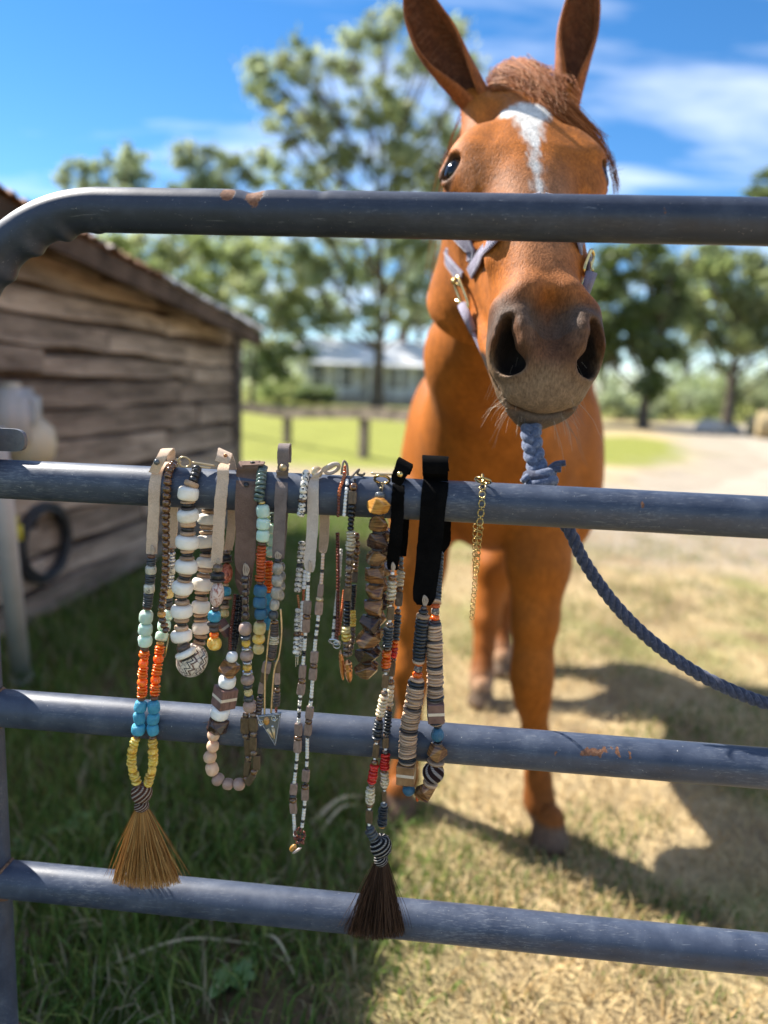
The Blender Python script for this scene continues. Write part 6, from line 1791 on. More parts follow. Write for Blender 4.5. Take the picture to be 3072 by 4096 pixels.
# B ---- tiger eye strand with a toggle ring and a gold coin
B = neck('necklace', 690, 1850, 'brown tiger eye bead necklace with a toggle ring and a thin gold coin')
string(B, [(703, 1848), (684, 1872), (674, 1900), (670, 1940), (667, 2000), (664, 2080), (664, 2180), (662, 2280), (656, 2360), (648, 2420), (646, 2444)], [('O', 'tiger', 34, 25, 24)], None, .07)
string(B, [(646, 2444), (648, 2475), (656, 2500), (668, 2530)], [('O', 'amber', 34, 24), ('O', 'espresso', 33, 22), ('O', 'tiger', 32, 22), ('O', 'espresso', 30, 20)], F0, .1)
ring_px(B, 'toggle_ring', 738, 1848, .018, 24, 21, .0011, BM['bronze'], .2, .5)
tube_px(B, 'wire_wrap', [(706, 1838, .017), (716, 1842, .0185), (722, 1850, .019)], .0016, BM['bronze'])
M_ = Matrix.Translation(tuple(at(668, 2584, F0 + .003)))
x_, y_, z_ = GU * .32 + GN * .95, ZV, GN * .32 - GU * .95
Mc = Matrix(((x_[0], ZV[0], z_[0], 0), (x_[1], ZV[1], z_[1], 0), (x_[2], ZV[2], z_[2], 0), (0, 0, 0, 1)))
coin = MB().lathe([(.0002, -.0007), (.0128, -.0007), (.0135, -.0002), (.0135, .0006), (.0122, .0010), (.0116, .0006), (.0002, .0006)], 28, M_ @ Matrix.Rotation(R(12), 4, 'Y') @ Mc)
for k in range(7):
    a = k * .9; coin.add([(np.array(M_ @ Matrix.Rotation(R(12), 4, 'Y') @ Mc @ Vector((.0085 * math.cos(a) * (.4 + .1 * k) + q[0] * .0016, .0085 * math.sin(a) * (.4 + .1 * k) + q[1] * .0016, .0006 + q[2] * .0006)))) for q in ((-1, -1, 0), (1, -1, 0), (1, 1, 0), (-1, 1, 0), (0, 0, 1))], [(0, 1, 4), (1, 2, 4), (2, 3, 4), (3, 0, 4)])
coin.build('coin', BM['gold'], B)

# C ---- big white bone beads with a mosaic ball
C_ = neck('necklace', 780, 1900, 'necklace of big white bone beads ending in a black and white mosaic ball')
W_ = lambda w, h_: ('W', 'bone', w, h_)
string(C_, [(790, 1868), (783, 1890), (772, 1925), (760, 1950), (752, 1985), (752, 2075), (750, 2165), (746, 2265), (730, 2355), (728, 2440), (726, 2545), (738, 2590)],
       [('O', 'silver', 17, 14), ('D', 'black', 38, 18, 4), ('D', 'wood', 60, 22), W_(86, 56), ('D', 'wood', 58, 9), ('D', 'black', 48, 15), ('D', 'shelld', 62, 10), W_(86, 52), ('D', 'wood', 64, 20), ('D', 'black', 50, 18), ('D', 'wood', 62, 17), W_(94, 60), ('D', 'wood', 56, 14), ('D', 'black', 46, 16), ('D', 'shell', 62, 15),
        W_(94, 60), ('D', 'shell', 58, 12), ('D', 'black', 46, 17), ('D', 'wood', 58, 11), W_(88, 58), ('D', 'wood', 62, 12), ('D', 'black', 42, 15), ('D', 'shell', 62, 20), W_(92, 56), ('D', 'wood', 60, 18), ('D', 'black', 42, 16), ('D', 'shell', 58, 22), W_(86, 58), ('D', 'shell', 50, 16), ('D', 'wood', 56, 10)], None, .05)
string(C_, [(730, 2580), (738, 2600), (748, 2622), (754, 2634)], [('D', 'shelld', 58, 22), ('W', 'bone', 92, 34), ('D', 'black', 66, 10)], F0 + .008, .03)
string(C_, [(836, 2030), (830, 2085), (824, 2160), (826, 2230), (812, 2320), (806, 2395), (802, 2470), (805, 2530), (796, 2575)],
       [('D', 'shelld', 58, 12), ('D', 'wood', 62, 14), W_(86, 54), ('D', 'wood', 62, 16), ('D', 'silver', 48, 10), ('D', 'wood', 58, 14), W_(92, 56), ('D', 'shelld', 56, 14), ('D', 'black', 42, 12), ('D', 'shell', 56, 14), W_(84, 52), ('D', 'wood', 62, 16), ('D', 'silver', 44, 10), ('D', 'wood', 60, 14),
        W_(92, 60), ('D', 'wood', 62, 12), ('D', 'black', 40, 12), ('D', 'shell', 56, 16), W_(78, 54), ('D', 'wood', 60, 14), ('D', 'shelld', 48, 12), ('D', 'wood', 56, 12), W_(80, 52), ('D', 'wood', 58, 14), ('D', 'black', 46, 14), ('D', 'shell', 54, 14)], (-.022, .006), .05)
tube_px(C_, 'toggle_bar', [(770, 1850, .012), (815, 1857, .010), (860, 1864, .006)], .0013, BM['bronze'])
tube_px(C_, 'wire_wrap', [(782, 1864, .014), (800, 1866, .013), (842, 1872, .010)], .0010, BM['bronze'])
def mosaic_mat():
    t = NT('mosaic_shell'); v = t.coord('Object', (1, 1, 1)); g_ = t.new('ShaderNodeSeparateXYZ'); t.l.new(v, g_.inputs[0])
    vo = t.new('ShaderNodeTexVoronoi', feature='DISTANCE_TO_EDGE'); t.l.new(v, vo.inputs['Vector']); vo.inputs['Scale'].default_value = 6.2
    ang = t.math('ARCTAN2', g_.outputs[1], g_.outputs[0]); zig = t.math('PINGPONG', t.math('MULTIPLY', ang, 2.2), .55)
    ph = t.math('ADD', g_.outputs[2], t.math('MULTIPLY', zig, .26)); fr = t.math('FRACT', t.math('MULTIPLY', ph, 2.6))
    band = t.ramp(fr, [(.0, (.70, .62, .52)), (.38, (.70, .62, .52)), (.40, (.12, .045, .035)), (.54, (.12, .045, .035)), (.56, (.74, .66, .56)), (.74, (.74, .66, .56)), (.76, (.02, .018, .018)), (.86, (.02, .018, .018)), (.88, (.70, .62, .52))], 'CONSTANT')
    ed = t.ramp(vo.outputs['Distance'], [(.025, 0), (.06, 1)]); c = t.mix(t.math('ADD', t.math('MULTIPLY', t.math('SUBTRACT', 1, ed), .75), 0), band, (.13, .10, .08))
    t.l.new(c, t.b.inputs['Base Color']); t.set(t.b, Roughness=.3, Coat_Weight=.3); t.bump(ed, .5, .03); return t.m
me = prof_mesh(super_prof(.98, 18, .06), 28).mesh('mosaic_ball', mosaic_mat())
place('mosaic_ball', me, C_, at(768, 2640, F0 - .0125), GN * .55 + GU * -.75 + ZV * .35, (146 * MPP, 146 * MPP, 128 * MPP), 0, .2)

# D ---- tan strap with painted agate
D_ = neck('necklace', 890, 1860, 'short necklace with a tan strap, painted agate barrels and one teal bead')
strap(D_, [(866, 2252, F0 - .002, 46), (872, 2170, F0 - .003, 47), (878, 2080, None, 48), (884, 1990, None, 48), (890, 1920, None, 48), (894, 1880, .016, 46), (902, 1855, .006, 42)], TAN)
strap(D_, [(888, 1850, .020, 52, 14), (894, 1828, .018, 56, 16), (902, 1806, .008, 54, 20), (918, 1822, -.008, 36, 10), (926, 1862, -.018, 34), (930, 1890, -.022, 30)], TAN, 'strap_flap')
strap(D_, [(918, 1905, -.0225, 34), (926, 2040, -.026, 34), (922, 2150, -.026, 38), (914, 2200, -.025, 36)], TAN, 'rear_strap')
stud(D_, 902, 1822, .0200, .0021, 'copper')
knot_thread(D_, 872, 2232, 2262, F0)
string(D_, [(872, 2254), (870, 2300), (868, 2380), (860, 2440), (855, 2495), (857, 2540), (857, 2600)], [('R', 'smoky', 42, 36), ('D', 'black', 58, 24), ('D', 'shelld', 60, 12), ('G', 'agate', 56, 112), ('O', 'espresso', 32, 18), ('W', 'teal', 53, 46), ('D', 'shelld', 58, 18), ('O', 'shelld', 40, 26), ('O', 'orange', 40, 20), ('R', 'yellow', 58, 56)], F0, .03)
string(D_, [(906, 2200), (908, 2250), (904, 2330), (900, 2400), (898, 2470)], [('R', 'smoky', 30, 28), ('D', 'black', 44, 22), ('D', 'shelld', 46, 12), ('G', 'red_agate', 50, 108), ('O', 'bronze', 24, 14), ('R', 'teal', 48, 46), ('D', 'wood', 56, 14), ('O', 'shelld', 34, 26), ('O', 'wood', 40, 20), ('R', 'honey', 40, 40)], (-.018, .004), .03)
block(D_, at(898, 2512, .010), GU * .55 - ZV * .8, 36 * MPP, 74 * MPP, 'dwood')

# E ---- wide brown strap, three colour loop with a striped block
E_ = neck('necklace', 985, 1900, 'necklace with a wide brown strap, mauve glass and a striped wooden block')
strap(E_, [(978, 2306, F0 - .002, 22), (978, 2280, F0 - .002, 62), (980, 2240, F0 - .002, 82), (984, 2150, F0 - .003, 86), (985, 2060, None, 88), (987, 1960, None, 90), (988, 1900, None, 90, -6), (992, 1868, .014, 84, -8), (1000, 1846, .002, 88, -4)], BROWN)
strap(E_, [(1012, 1862, .016, 88, -6), (1014, 1852, .004, 92, -6), (1014, 1848, -.012, 88, -4)], BROWN, 'strap_flap')
strap(E_, [(1000, 1880, -.018, 86), (996, 1960, -.026, 88), (985, 2150, -.026, 84), (976, 2290, -.016, 74), (974, 2340, -.010, 66), (972, 2378, -.006, 26)], BROWN, 'rear_strap')
MB().lathe([(.0003, -.001), (.0028, -.001), (.0028, .0004), (.0003, .0004)], 12, Matrix.Translation(tuple(at(985, 1938, drape_n(985, 1938, .0022)))) @ Matrix.Rotation(R(60), 4, 'X')).build('punched_hole', BM['black'], E_)
MB().lathe([(.0003, -.001), (.0024, -.001), (.0024, .0004), (.0003, .0004)], 12, Matrix.Translation(tuple(at(1010, 1848, .009)))).build('punched_hole', BM['black'], E_)
knot_thread(E_, 981, 2252, 2306, F0 + .0005, 7)
string(E_, [(981, 2300), (982, 2360), (982, 2420), (984, 2480)], [('O', 'espresso', 38, 26), ('W', 'espresso', 33, 30), ('R', 'espresso', 32, 32), ('W', 'espresso', 28, 36), ('W', 'espresso', 30, 32), ('R', 'espresso', 32, 36)], F0, .03)
string(E_, [(980, 2488), (984, 2570), (988, 2640), (990, 2720), (995, 2790), (1004, 2848)], [('R', 'mauve', 56, 54), ('D', 'pewter', 46, 15), ('R', 'yellow', 37, 34), ('D', 'silver', 42, 14), ('R', 'mauve', 56, 50), ('D', 'silver', 42, 15), ('R', 'yellow', 38, 32), ('D', 'silver', 44, 15), ('R', 'mauve', 58, 50), ('D', 'slate', 40, 16), ('R', 'honey', 38, 32), ('D', 'slate', 46, 18), ('R', 'dpeach', 58, 50)], F0, .06)
PB = [('O', 'smoky', 30, 16), ('B', 'bronze', 34, 54), ('O', 'smoky', 30, 20), ('B', 'bronze', 30, 48), ('O', 'smoky', 28, 20), ('B', 'bronze', 28, 50), ('O', 'tiger', 30, 20), ('B', 'bronze', 28, 46)]
string(E_, [(984, 2850), (980, 2920), (992, 2990), (990, 3060), (985, 3128)], PB[:7], F0 - .002, .03)
string(E_, [(1012, 2850), (1014, 2930), (1012, 3000), (1026, 3050), (1005, 3110), (984, 3135)], PB, F0 + .002, .03)
string(E_, [(940, 2376), (934, 2440), (922, 2540), (920, 2600)], [('O', 'rseed', 16, 8, 28)], (.0, F0), .05)
string(E_, [(950, 2380), (944, 2460), (932, 2540), (926, 2602)], [('C', 'jet', 26, 8, 28)], (-.002, F0 - .003), .2)
string(E_, [(966, 2384), (958, 2470), (945, 2560), (934, 2604)], [('C', 'jet', 24, 8, 28)], (-.008, F0 - .006), .2)
string(E_, [(930, 2606), (924, 2660), (908, 2730), (896, 2800), (880, 2850), (862, 2930)], [('R', 'chalk', 50, 48), ('N', 'facet', 88, 60), ('W', 'chalk', 76, 52), ('K', 'dwood', 84, 82), ('W', 'chalk', 82, 56), ('N', 'facetd', 92, 66)], F0 + .002, .02)
string(E_, [(855, 2918), (851, 2980), (840, 3030), (850, 3082), (878, 3122), (925, 3138), (978, 3134)], [('R', 'peach', 52, 48), ('R', 'peach', 56, 52), ('R', 'peach', 54, 50), ('R', 'peach', 56, 54), ('R', 'dpeach', 54, 46), ('R', 'dpeach', 52, 44), ('R', 'dpeach', 54, 46)], F0, .06)

# F ---- green glass discs, mint, rust chips and blue glass
F_ = neck('necklace', 1055, 1860, 'strand of bottle green discs, three mint beads, rust chips and blue glass')
string(F_, [(1052, 1862), (1046, 1900), (1043, 1945), (1037, 1985), (1034, 2006)], [('D', 'green', 42, 12, 12)], None, .14)
string(F_, [(1048, 2004), (1052, 2040), (1053, 2100), (1051, 2168)], [('O', 'gold', 32, 15), ('W', 'mint', 53, 50), ('W', 'mint', 53, 48), ('W', 'mint', 54, 52)], F0, .05)
string(F_, [(1046, 2168), (1044, 2240), (1040, 2338)], [('O', 'brown', 32, 15), ('C', 'rust', 40, 13, 11), ('O', 'brown', 30, 14)], F0, .07)
string(F_, [(1042, 2340), (1040, 2410), (1046, 2476)], [('W', 'blue', 54, 46), ('W', 'blue', 56, 46), ('W', 'blue', 54, 44)], F0 + .001, .08)
string(F_, [(1042, 2478), (1036, 2540), (1033, 2616)], [('O', 'brown', 30, 10), ('W', 'honey', 52, 56), ('R', 'yellow', 54, 40), ('R', 'honey', 48, 44)], F0, .08)
string(F_, [(1088, 2050), (1086, 2160), (1080, 2230)], [('O', 'green', 22, 15, 3), ('R', 'mint', 46, 44, 3)], (-.024, -.018), .05)
string(F_, [(1074, 2245), (1074, 2340), (1068, 2370)], [('C', 'orange', 38, 14, 9)], (-.018, -.008), .12)
string(F_, [(1070, 2374), (1074, 2440), (1062, 2520)], [('W', 'teal', 46, 46, 3)], (-.008, .010), .05)

# G ---- grey strap with a silver arrowhead
G_ = neck('necklace', 1135, 1800, 'necklace with a tall grey strap loop and a silver arrowhead pendant')
strap(G_, [(1112, 2232, F0 - .002, 46), (1116, 2150, F0 - .003, 48), (1121, 2050, None, 49), (1126, 1960, None, 49), (1128, 1905, None, 48), (1130, 1884, .020, 48)], GREYS)
strap(G_, [(1130, 1882, .0205, 46), (1132, 1840, .021, 44), (1134, 1800, .020, 45), (1137, 1779, .013, 46), (1146, 1780, .003, 38), (1150, 1805, -.004, 34), (1148, 1848, -.010, 32)], GREYS, 'strap_loop')
strap(G_, [(1140, 1890, -.022, 40), (1134, 2020, -.026, 42), (1126, 2150, -.024, 42), (1118, 2236, -.016, 40)], GREYS, 'rear_strap')
stud(G_, 1133, 1870, .0235, .0040, 'bronze')
knot_thread(G_, 1109, 2205, 2240, F0, 7)
string(G_, [(1112, 2236), (1110, 2300), (1104, 2380), (1094, 2444), (1094, 2478)], [('D', 'black', 34, 11), ('R', 'grey', 46, 44), ('R', 'grey', 46, 40), ('W', 'grey', 46, 46), ('R', 'grey', 44, 40), ('R', 'slate', 42, 32)], F0, .06)
string(G_, [(1122, 2250), (1124, 2320), (1118, 2400)], [('R', 'grey', 40, 40, 4)], (-.01, F0 - .004), .06)
string(G_, [(1098, 2480), (1096, 2560), (1084, 2640)], [('O', 'tiger', 32, 18), ('D', 'shelld', 36, 12, 5), ('C', 'quartz', 40, 11, 4), ('D', 'shelld', 36, 11, 6), ('O', 'tiger', 28, 16)], F0, .07)
string(G_, [(1070, 2648), (1062, 2690), (1048, 2740), (1042, 2780), (1034, 2855)], [('B', 'pink', 34, 46), ('B', 'bronze', 26, 44), ('B', 'pink', 24, 44), ('O', 'jet', 22, 14), ('C', 'espresso', 28, 14, 5)], F0 - .001, .05)
string(G_, [(1106, 2644), (1108, 2700), (1108, 2760), (1104, 2850)], [('B', 'bronze', 28, 48), ('B', 'pink', 24, 48), ('O', 'jet', 20, 14), ('O', 'tiger', 26, 18), ('C', 'shelld', 30, 12, 5), ('S', 'rseed', 12, 9, 3)], F0 - .001, .05)
snake = simple('snake_chain', [(.3, (.34, .27, .17)), (.7, (.66, .55, .38))], 200, .3, .3, .0005, metal=.9)
for pts in ([(1088, 2478, F0), (1076, 2540, F0), (1066, 2640, F0), (1060, 2700, F0), (1058, 2858, F0)], [(1122, 2436, F0), (1126, 2530, F0), (1116, 2620, F0), (1096, 2690, F0), (1084, 2852, F0)]):
    P = path3([(x, y) for x, y, n in pts], F0 + .001); P = resample(P, 60); mb = MB()
    for a, b__ in zip(P[:-1], P[1:]): mb.tube([a + (b__ - a) * .06, a + (b__ - a) * .94], .0012, 7)
    o = mb.build('snake_chain', snake, G_, False); o['kind'] = 'stuff'
tri = [(1030, 2862), (1125, 2850), (1103, 2982)]
T3 = [at(x, y, F0 + .002) for x, y in tri]; cen_ = sum(T3) / 3
MB().add(T3 + [cen_ + (p - cen_) * .86 + GN * .0014 for p in T3] + [p - GN * .0016 for p in T3], [(3, 4, 5), (0, 1, 4, 3), (1, 2, 5, 4), (2, 0, 3, 5), (0, 6, 7, 1), (1, 7, 8, 2), (2, 8, 6, 0), (8, 7, 6)]).build('arrowhead', BM['pewter'], G_, False)
for a, b__ in ((0, 1), (1, 2), (2, 0)):
    n_ = 26; pts = [cen_ + (T3[a] + (T3[b__] - T3[a]) * t - cen_) * .93 + GN * .0022 for t in np.linspace(0, 1, n_)]
    mb = MB()
    for p in pts: mb.lathe([(.0001, -.0006), (.0005, -.0004), (.0006, 0), (.0005, .0004), (.0001, .0006)], 6, Matrix.Translation(tuple(p)))
    o = mb.build('beaded_edge', BM['silver'], G_); o['kind'] = 'stuff'
place('cabochon', bead_mesh('G', 0, 'amber'), G_, at(1066, 2884, F0 + .004), -ZV, (26 * MPP, 18 * MPP, 36 * MPP), 0, 0)
for px, py in ((1042, 2900), (1098, 2882), (1090, 2906)): stud(G_, px, py, F0 + .0035, .0017, 'silver')
for x0, y0, x1, y1 in ((1070, 2915, 1090, 2950), (1092, 2912, 1098, 2955)):
    MB().tube([at(x0, y0, F0 + .0035), at(x1, y1, F0 + .0035)], [.0022, .0008], 8).build('silver_leaf', BM['bronze'], G_)
for c_ in ((1096, 2872), (1044, 2888)):
    an = np.linspace(0, 9.5, 40); pts = [at(c_[0] + (13 - a * 1.1) * math.cos(a), c_[1] + (13 - a * 1.1) * math.sin(a), F0 + .004) for a in an]
    MB().tube(pts, .0006, 6).build('wire_scroll', BM['silver'], G_)

# H ---- dalmatian stone strand
H_ = neck('necklace', 1215, 1900, 'strand of white beads with black spots hanging behind the pale strap')
string(H_, [(1226, 1890), (1220, 1920), (1214, 1960), (1212, 1990), (1208, 2000)], [('O', 'dalm', 32, 21, 5)], None, .07)
string(H_, [(1209, 1990), (1206, 2040), (1200, 2066)], [('O', 'tiger', 34, 21), ('O', 'dalm', 31, 19, 3)], F0, .05)
string(H_, [(1208, 2165), (1202, 2240), (1196, 2300), (1190, 2370)], [('O', 'dalm', 32, 19, 5), ('O', 'slate', 30, 18), ('O', 'dalm', 32, 20, 5)], (-.02, .0), .07)
string(H_, [(1190, 2378), (1194, 2410), (1195, 2434)], [('S', 'copper', 11, 8, 7)], (.0, .004), .05)
string(H_, [(1194, 2434), (1190, 2500), (1188, 2560), (1184, 2618)], [('O', 'dalm', 31, 19, 5), ('O', 'tiger', 32, 19), ('O', 'dalm', 32, 18, 4)], (.006, F0 - .004), .07)
string(H_, [(1222, 2280), (1216, 2340), (1210, 2440), (1206, 2560), (1190, 2620)], [('S', 'chalk', 20, 18, 5), ('S', 'cseed', 12, 9, 6), ('O', 'chalk', 22, 18, 8), ('O', 'copper', 18, 16), ('O', 'dalm', 26, 18, 5)], (-.008, F0 - .006), .08)
for dx in (-4, 4): tube_px(H_, 'silver_bar', [(1188 + dx, 2622, F0), (1187 + dx, 2644, F0), (1187 + dx, 2664 - dx, F0)], .0006, BM['silver'], 6)

# I ---- long pale strap necklace of seed beads and pink silver pillows
I_ = neck('necklace', 1255, 1900, 'long necklace with a pale grey strap, white seed beads and rose silver pillows')
strap(I_, [(1238, 2286, F0 - .002, 30), (1240, 2250, F0 - .002, 46), (1246, 2160, F0 - .003, 45), (1250, 2050, None, 45), (1254, 1960, None, 44), (1258, 1920, None, 36), (1266, 1896, .018, 26, -14), (1290, 1880, .014, 14, -24), (1320, 1868, .010, 12, -22), (1346, 1860, .006, 12, -6)], PALE)
ring_px(I_, 'buttonhole_loop', 1328, 1874, .008, 30, 15, .0022, PALE, .55, .4)
strap(I_, [(1290, 1900, -.022, 40), (1298, 2020, -.026, 42), (1296, 2140, -.025, 42), (1292, 2200, -.022, 34), (1292, 2212, -.020, 16)], TAN, 'rear_strap')
knot_thread(I_, 1238, 2240, 2290, F0 - .001, 3)
MB().lathe([(.0003, -.0022), (.006, -.0022), (.0066, 0), (.006, .0018), (.0003, .0022)], 16, Matrix.Translation(tuple(at(1268, 1888, .012))) @ Matrix.Rotation(R(62), 4, 'X') @ Matrix.Rotation(R(25), 4, 'Y')).build('button', BM['bronze'], I_)
ws = lambda n_: ('S', 'wseed', 16, 12.5, n_); bk = ('O', 'jet', 16, 12); pb = ('B', 'pink', 30, 50); br = ('O', 'tiger', 33, 20)
string(I_, [(1234, 2288), (1232, 2345), (1230, 2400), (1226, 2470), (1220, 2560), (1212, 2660), (1206, 2740), (1200, 2800), (1195, 2880), (1192, 2960), (1186, 3050), (1176, 3140), (1172, 3200), (1176, 3280), (1180, 3345)],
       [ws(3), bk, ws(5), pb, br, pb, ws(1), ('O', 'jet', 15, 11), ws(4), ('O', 'jet', 17, 11, 2), ws(3), pb, br, pb, ws(1), bk, ws(2), bk, ws(1), ('O', 'ink', 16, 12, 2), ws(2), pb, br, pb, ws(3), bk, ws(2), bk, ws(4), pb, ('O', 'slate', 28, 14), br, pb, ws(8)], F0, .05)
string(I_, [(1292, 2214), (1288, 2290), (1284, 2340), (1278, 2400), (1272, 2480), (1262, 2560), (1256, 2640), (1250, 2720), (1244, 2800), (1236, 2870), (1230, 2950), (1228, 3040), (1222, 3120), (1218, 3220), (1208, 3310)],
       [('S', 'pseed', 15, 12, 5), bk, ('S', 'pseed', 15, 12, 4), ('B', 'pink', 22, 48), ('O', 'bronze', 32, 18), pb, ws(2), bk, ws(1), bk, ws(2), bk, ws(4), pb, br, pb, ws(6), bk, ws(2), pb, br, pb, bk, ws(7), bk, ws(2), bk, pb, bk, br, pb, ws(2), bk, ws(4), bk, ws(2)], F0 + .001, .05)
for i in range(46):
    a = rnd.uniform(0, 6.28); q = rnd.random() ** .5
    place('seed_bead', bead_mesh('S', 0, 'rseed' if rnd.random() < .75 else 'jet'), I_, at(1198 + 22 * q * math.cos(a), 3346 + 36 * q * math.sin(a), F0 + rnd.uniform(-.005, .005)), (rnd.gauss(0, 1), rnd.gauss(0, 1), rnd.gauss(0, 1)), (11 * MPP, 11 * MPP, 9 * MPP))
place('long_bead', bead_mesh('G', 0, 'pink'), I_, at(1188, 3402, F0 + .002), GU * .7 + ZV * .6, (20 * MPP, 12 * MPP, 50 * MPP), 0)
place('long_bead', bead_mesh('G', 1, 'amber'), I_, at(1172, 3392, F0), GU * .5 + ZV * .8, (26 * MPP, 20 * MPP, 40 * MPP), 0)

# J ---- short dark red and white seed bead loop
J_ = neck('necklace', 1380, 1850, 'short double seed bead loop in dark red and white with a silver ring')
string(J_, [(1382, 1862), (1378, 1900), (1368, 1930), (1358, 1962), (1355, 1985)], [('O', 'cseed', 15, 9, 14)], None, .1)
string(J_, [(1355, 1985), (1354, 2030), (1352, 2068)], [('S', 'rseed', 13, 12, 7)], F0, .05)
string(J_, [(1388, 1918), (1388, 1948), (1384, 1975), (1380, 2020), (1376, 2066)], [('S', 'chalk', 14, 13, 2), ('O', 'jet', 13, 10), ('S', 'chalk', 15, 14, 8)], None, .04)
tube_px(J_, 'cord_loop', [(1366, 1898, .012), (1372, 1852, .010), (1378, 1845, .006), (1388, 1860, .008), (1392, 1900, .014)], .0013, cord_m)
string(J_, [(1350, 2130), (1352, 2240), (1352, 2360), (1350, 2480), (1346, 2560)], [('S', 'rseed', 17, 13, 34)], (-.02, F0 - .004), .05)
string(J_, [(1364, 2196), (1358, 2300), (1344, 2420), (1336, 2500), (1332, 2556)], [('S', 'wseed', 15, 13, 8), ('O', 'jet', 14, 11, 2), ('S', 'wseed', 15, 12, 10), ('O', 'jet', 15, 11), ('S', 'wseed', 15, 12, 3), ('O', 'jet', 15, 11), ('S', 'wseed', 15, 12, 2)], (-.022, F0 - .006), .05)
string(J_, [(1376, 2360), (1366, 2450), (1356, 2540)], [('O', 'cseed', 13, 9, 20)], (-.01, F0 - .006), .05)
ring_px(J_, 'ring', 1339, 2568, F0, 23, 13, .0013, BM['silver'], -.2, .4)
ring_px(J_, 'ring', 1346, 2580, F0 + .001, 14, 16, .0008, BM['silver'], .3, .4)

# K ---- black rondelles, quartz chips and copper charms
K_ = neck('necklace', 1415, 1920, 'short necklace of black rondelles and quartz chips with copper charms')
tube_px(K_, 'cord_loop', [(1402, 1912, .014), (1420, 1892, .006), (1436, 1878, .002), (1430, 1896, -.002), (1452, 1900, .002), (1458, 1892, .004)], .0013, cord_m)
string(K_, [(1420, 1916), (1416, 1936), (1412, 1962)], [('O', 'jet', 14, 9, 2), ('O', 'tiger', 33, 24)], None, .03)
string(K_, [(1411, 1964), (1409, 2016)], [('B', 'bronze', 32, 50)], None, .02)
string(K_, [(1408, 2018), (1406, 2060), (1402, 2122)], [('O', 'jet', 32, 16, 3), ('O', 'jet', 26, 15, 3)], F0, .06)
string(K_, [(1404, 2124), (1402, 2200)], [('C', 'quartz', 40, 12, 6)], F0, .14)
string(K_, [(1400, 2200), (1396, 2270), (1392, 2350)], [('R', 'smoky', 34, 24), ('R', 'smoky', 36, 34), ('R', 'smoky', 34, 32), ('R', 'smoky', 30, 22), ('O', 'tiger', 32, 18), ('O', 'smoky', 30, 18)], F0, .05)
string(K_, [(1391, 2350), (1388, 2402)], [('B', 'bronze', 30, 50)], F0, .02)
string(K_, [(1388, 2404), (1386, 2504)], [('O', 'jet', 31, 14, 7)], F0, .05)
string(K_, [(1384, 2504), (1383, 2562)], [('C', 'honey', 40, 14, 2), ('C', 'yellow', 40, 13, 2)], F0, .12)
string(K_, [(1384, 2562), (1386, 2628)], [('R', 'smoky', 32, 20, 3)], F0 + .001, .06)
string(K_, [(1424, 2130), (1428, 2180), (1422, 2260), (1416, 2330)], [('R', 'tiger', 30, 30, 3), ('O', 'tiger', 26, 16, 4), ('B', 'bronze', 24, 44)], (-.012, .002), .08)
string(K_, [(1418, 2338), (1414, 2390), (1410, 2440)], [('C', 'jet', 22, 9, 11)], (.002, .006), .12)
string(K_, [(1412, 2440), (1412, 2506)], [('C', 'yellow', 26, 12, 6)], (.006, .010), .1)
string(K_, [(1412, 2506), (1408, 2570), (1396, 2624)], [('R', 'smoky', 24, 22, 5)], (.010, F0 - .004), .06)
for (x0, y0, x1, y1, w) in ((1362, 2600, 1372, 2720, 20), (1390, 2638, 1398, 2728, 34)):
    c = [at(x0 + (x1 - x0) * t, y0 + (y1 - y0) * t, F0 + .001 + (.002 if w > 30 else 0)) for t in (0, .25, .6, 1)]
    o = MB().tube(catmull(c, 4), np.array([.3, .6, .9, 1.0, .95, 1.0, .9, 1.0, .92, .9, .8, .6, .3])[:13] * w / 2 * MPP, 9).build('copper_charm', BM['copper'], K_, False)

# L ---- big faceted tiger eye nuggets
L_ = neck('necklace', 1525, 1900, 'heavy strand of big faceted brown tiger eye nuggets with a brass toggle')
seqL = []
for i, (mk, w) in enumerate((('amber', 82), ('facet', 74), ('facetd', 80), ('facet', 76), ('facet', 90), ('facet', 86), ('facet', 88), ('facetd', 92), ('facet', 94), ('facetd', 92), ('facet', 86))):
    seqL += [('N', mk, w, 56)] + ([('D', 'black', 46, 9)] if i < 10 else [])
string(L_, [(1516, 1994), (1514, 2060), (1512, 2140), (1504, 2230), (1500, 2300), (1498, 2360), (1494, 2430), (1482, 2500), (1474, 2570), (1466, 2640), (1464, 2706)], seqL, F0 + .007, .05)
seqL = []
for i in range(9): seqL += [('N', ('facet', 'facetd', 'facet')[i % 3], 76, 56)] + ([('D', 'black', 42, 8)] if i < 8 else [])
string(L_, [(1540, 2110), (1532, 2200), (1524, 2300), (1518, 2400), (1506, 2500), (1490, 2600), (1470, 2690)], seqL, (-.026, -.006), .08)
string(L_, [(1524, 1930), (1522, 1950), (1521, 1974), (1519, 1996)], [('O', 'jet', 12, 8, 4), ('O', 'pewter', 44, 20)], None, .03)
tube_px(L_, 'toggle_bar', [(1486, 1893, .016), (1528, 1896, .018), (1578, 1897, .018)], .0014, BM['bronze'])
ring_px(L_, 'toggle_ring', 1528, 1918, .018, 30, 18, .0015, BM['gold'], -.05, .7)
place('faceted_bead', bead_mesh('N', 2, 'amber'), L_, at(1525, 1890, -.010), GN, (66 * MPP, 66 * MPP, 44 * MPP), 0)
for k, (x, y) in enumerate(((1528, 1936), (1526, 1946), (1525, 1956))): ring_px(L_, 'jump_ring', x, y, drape_n(x, y, .004), 5, 7, .0007, BM['bronze'], 0, .2 if k % 2 else 2)

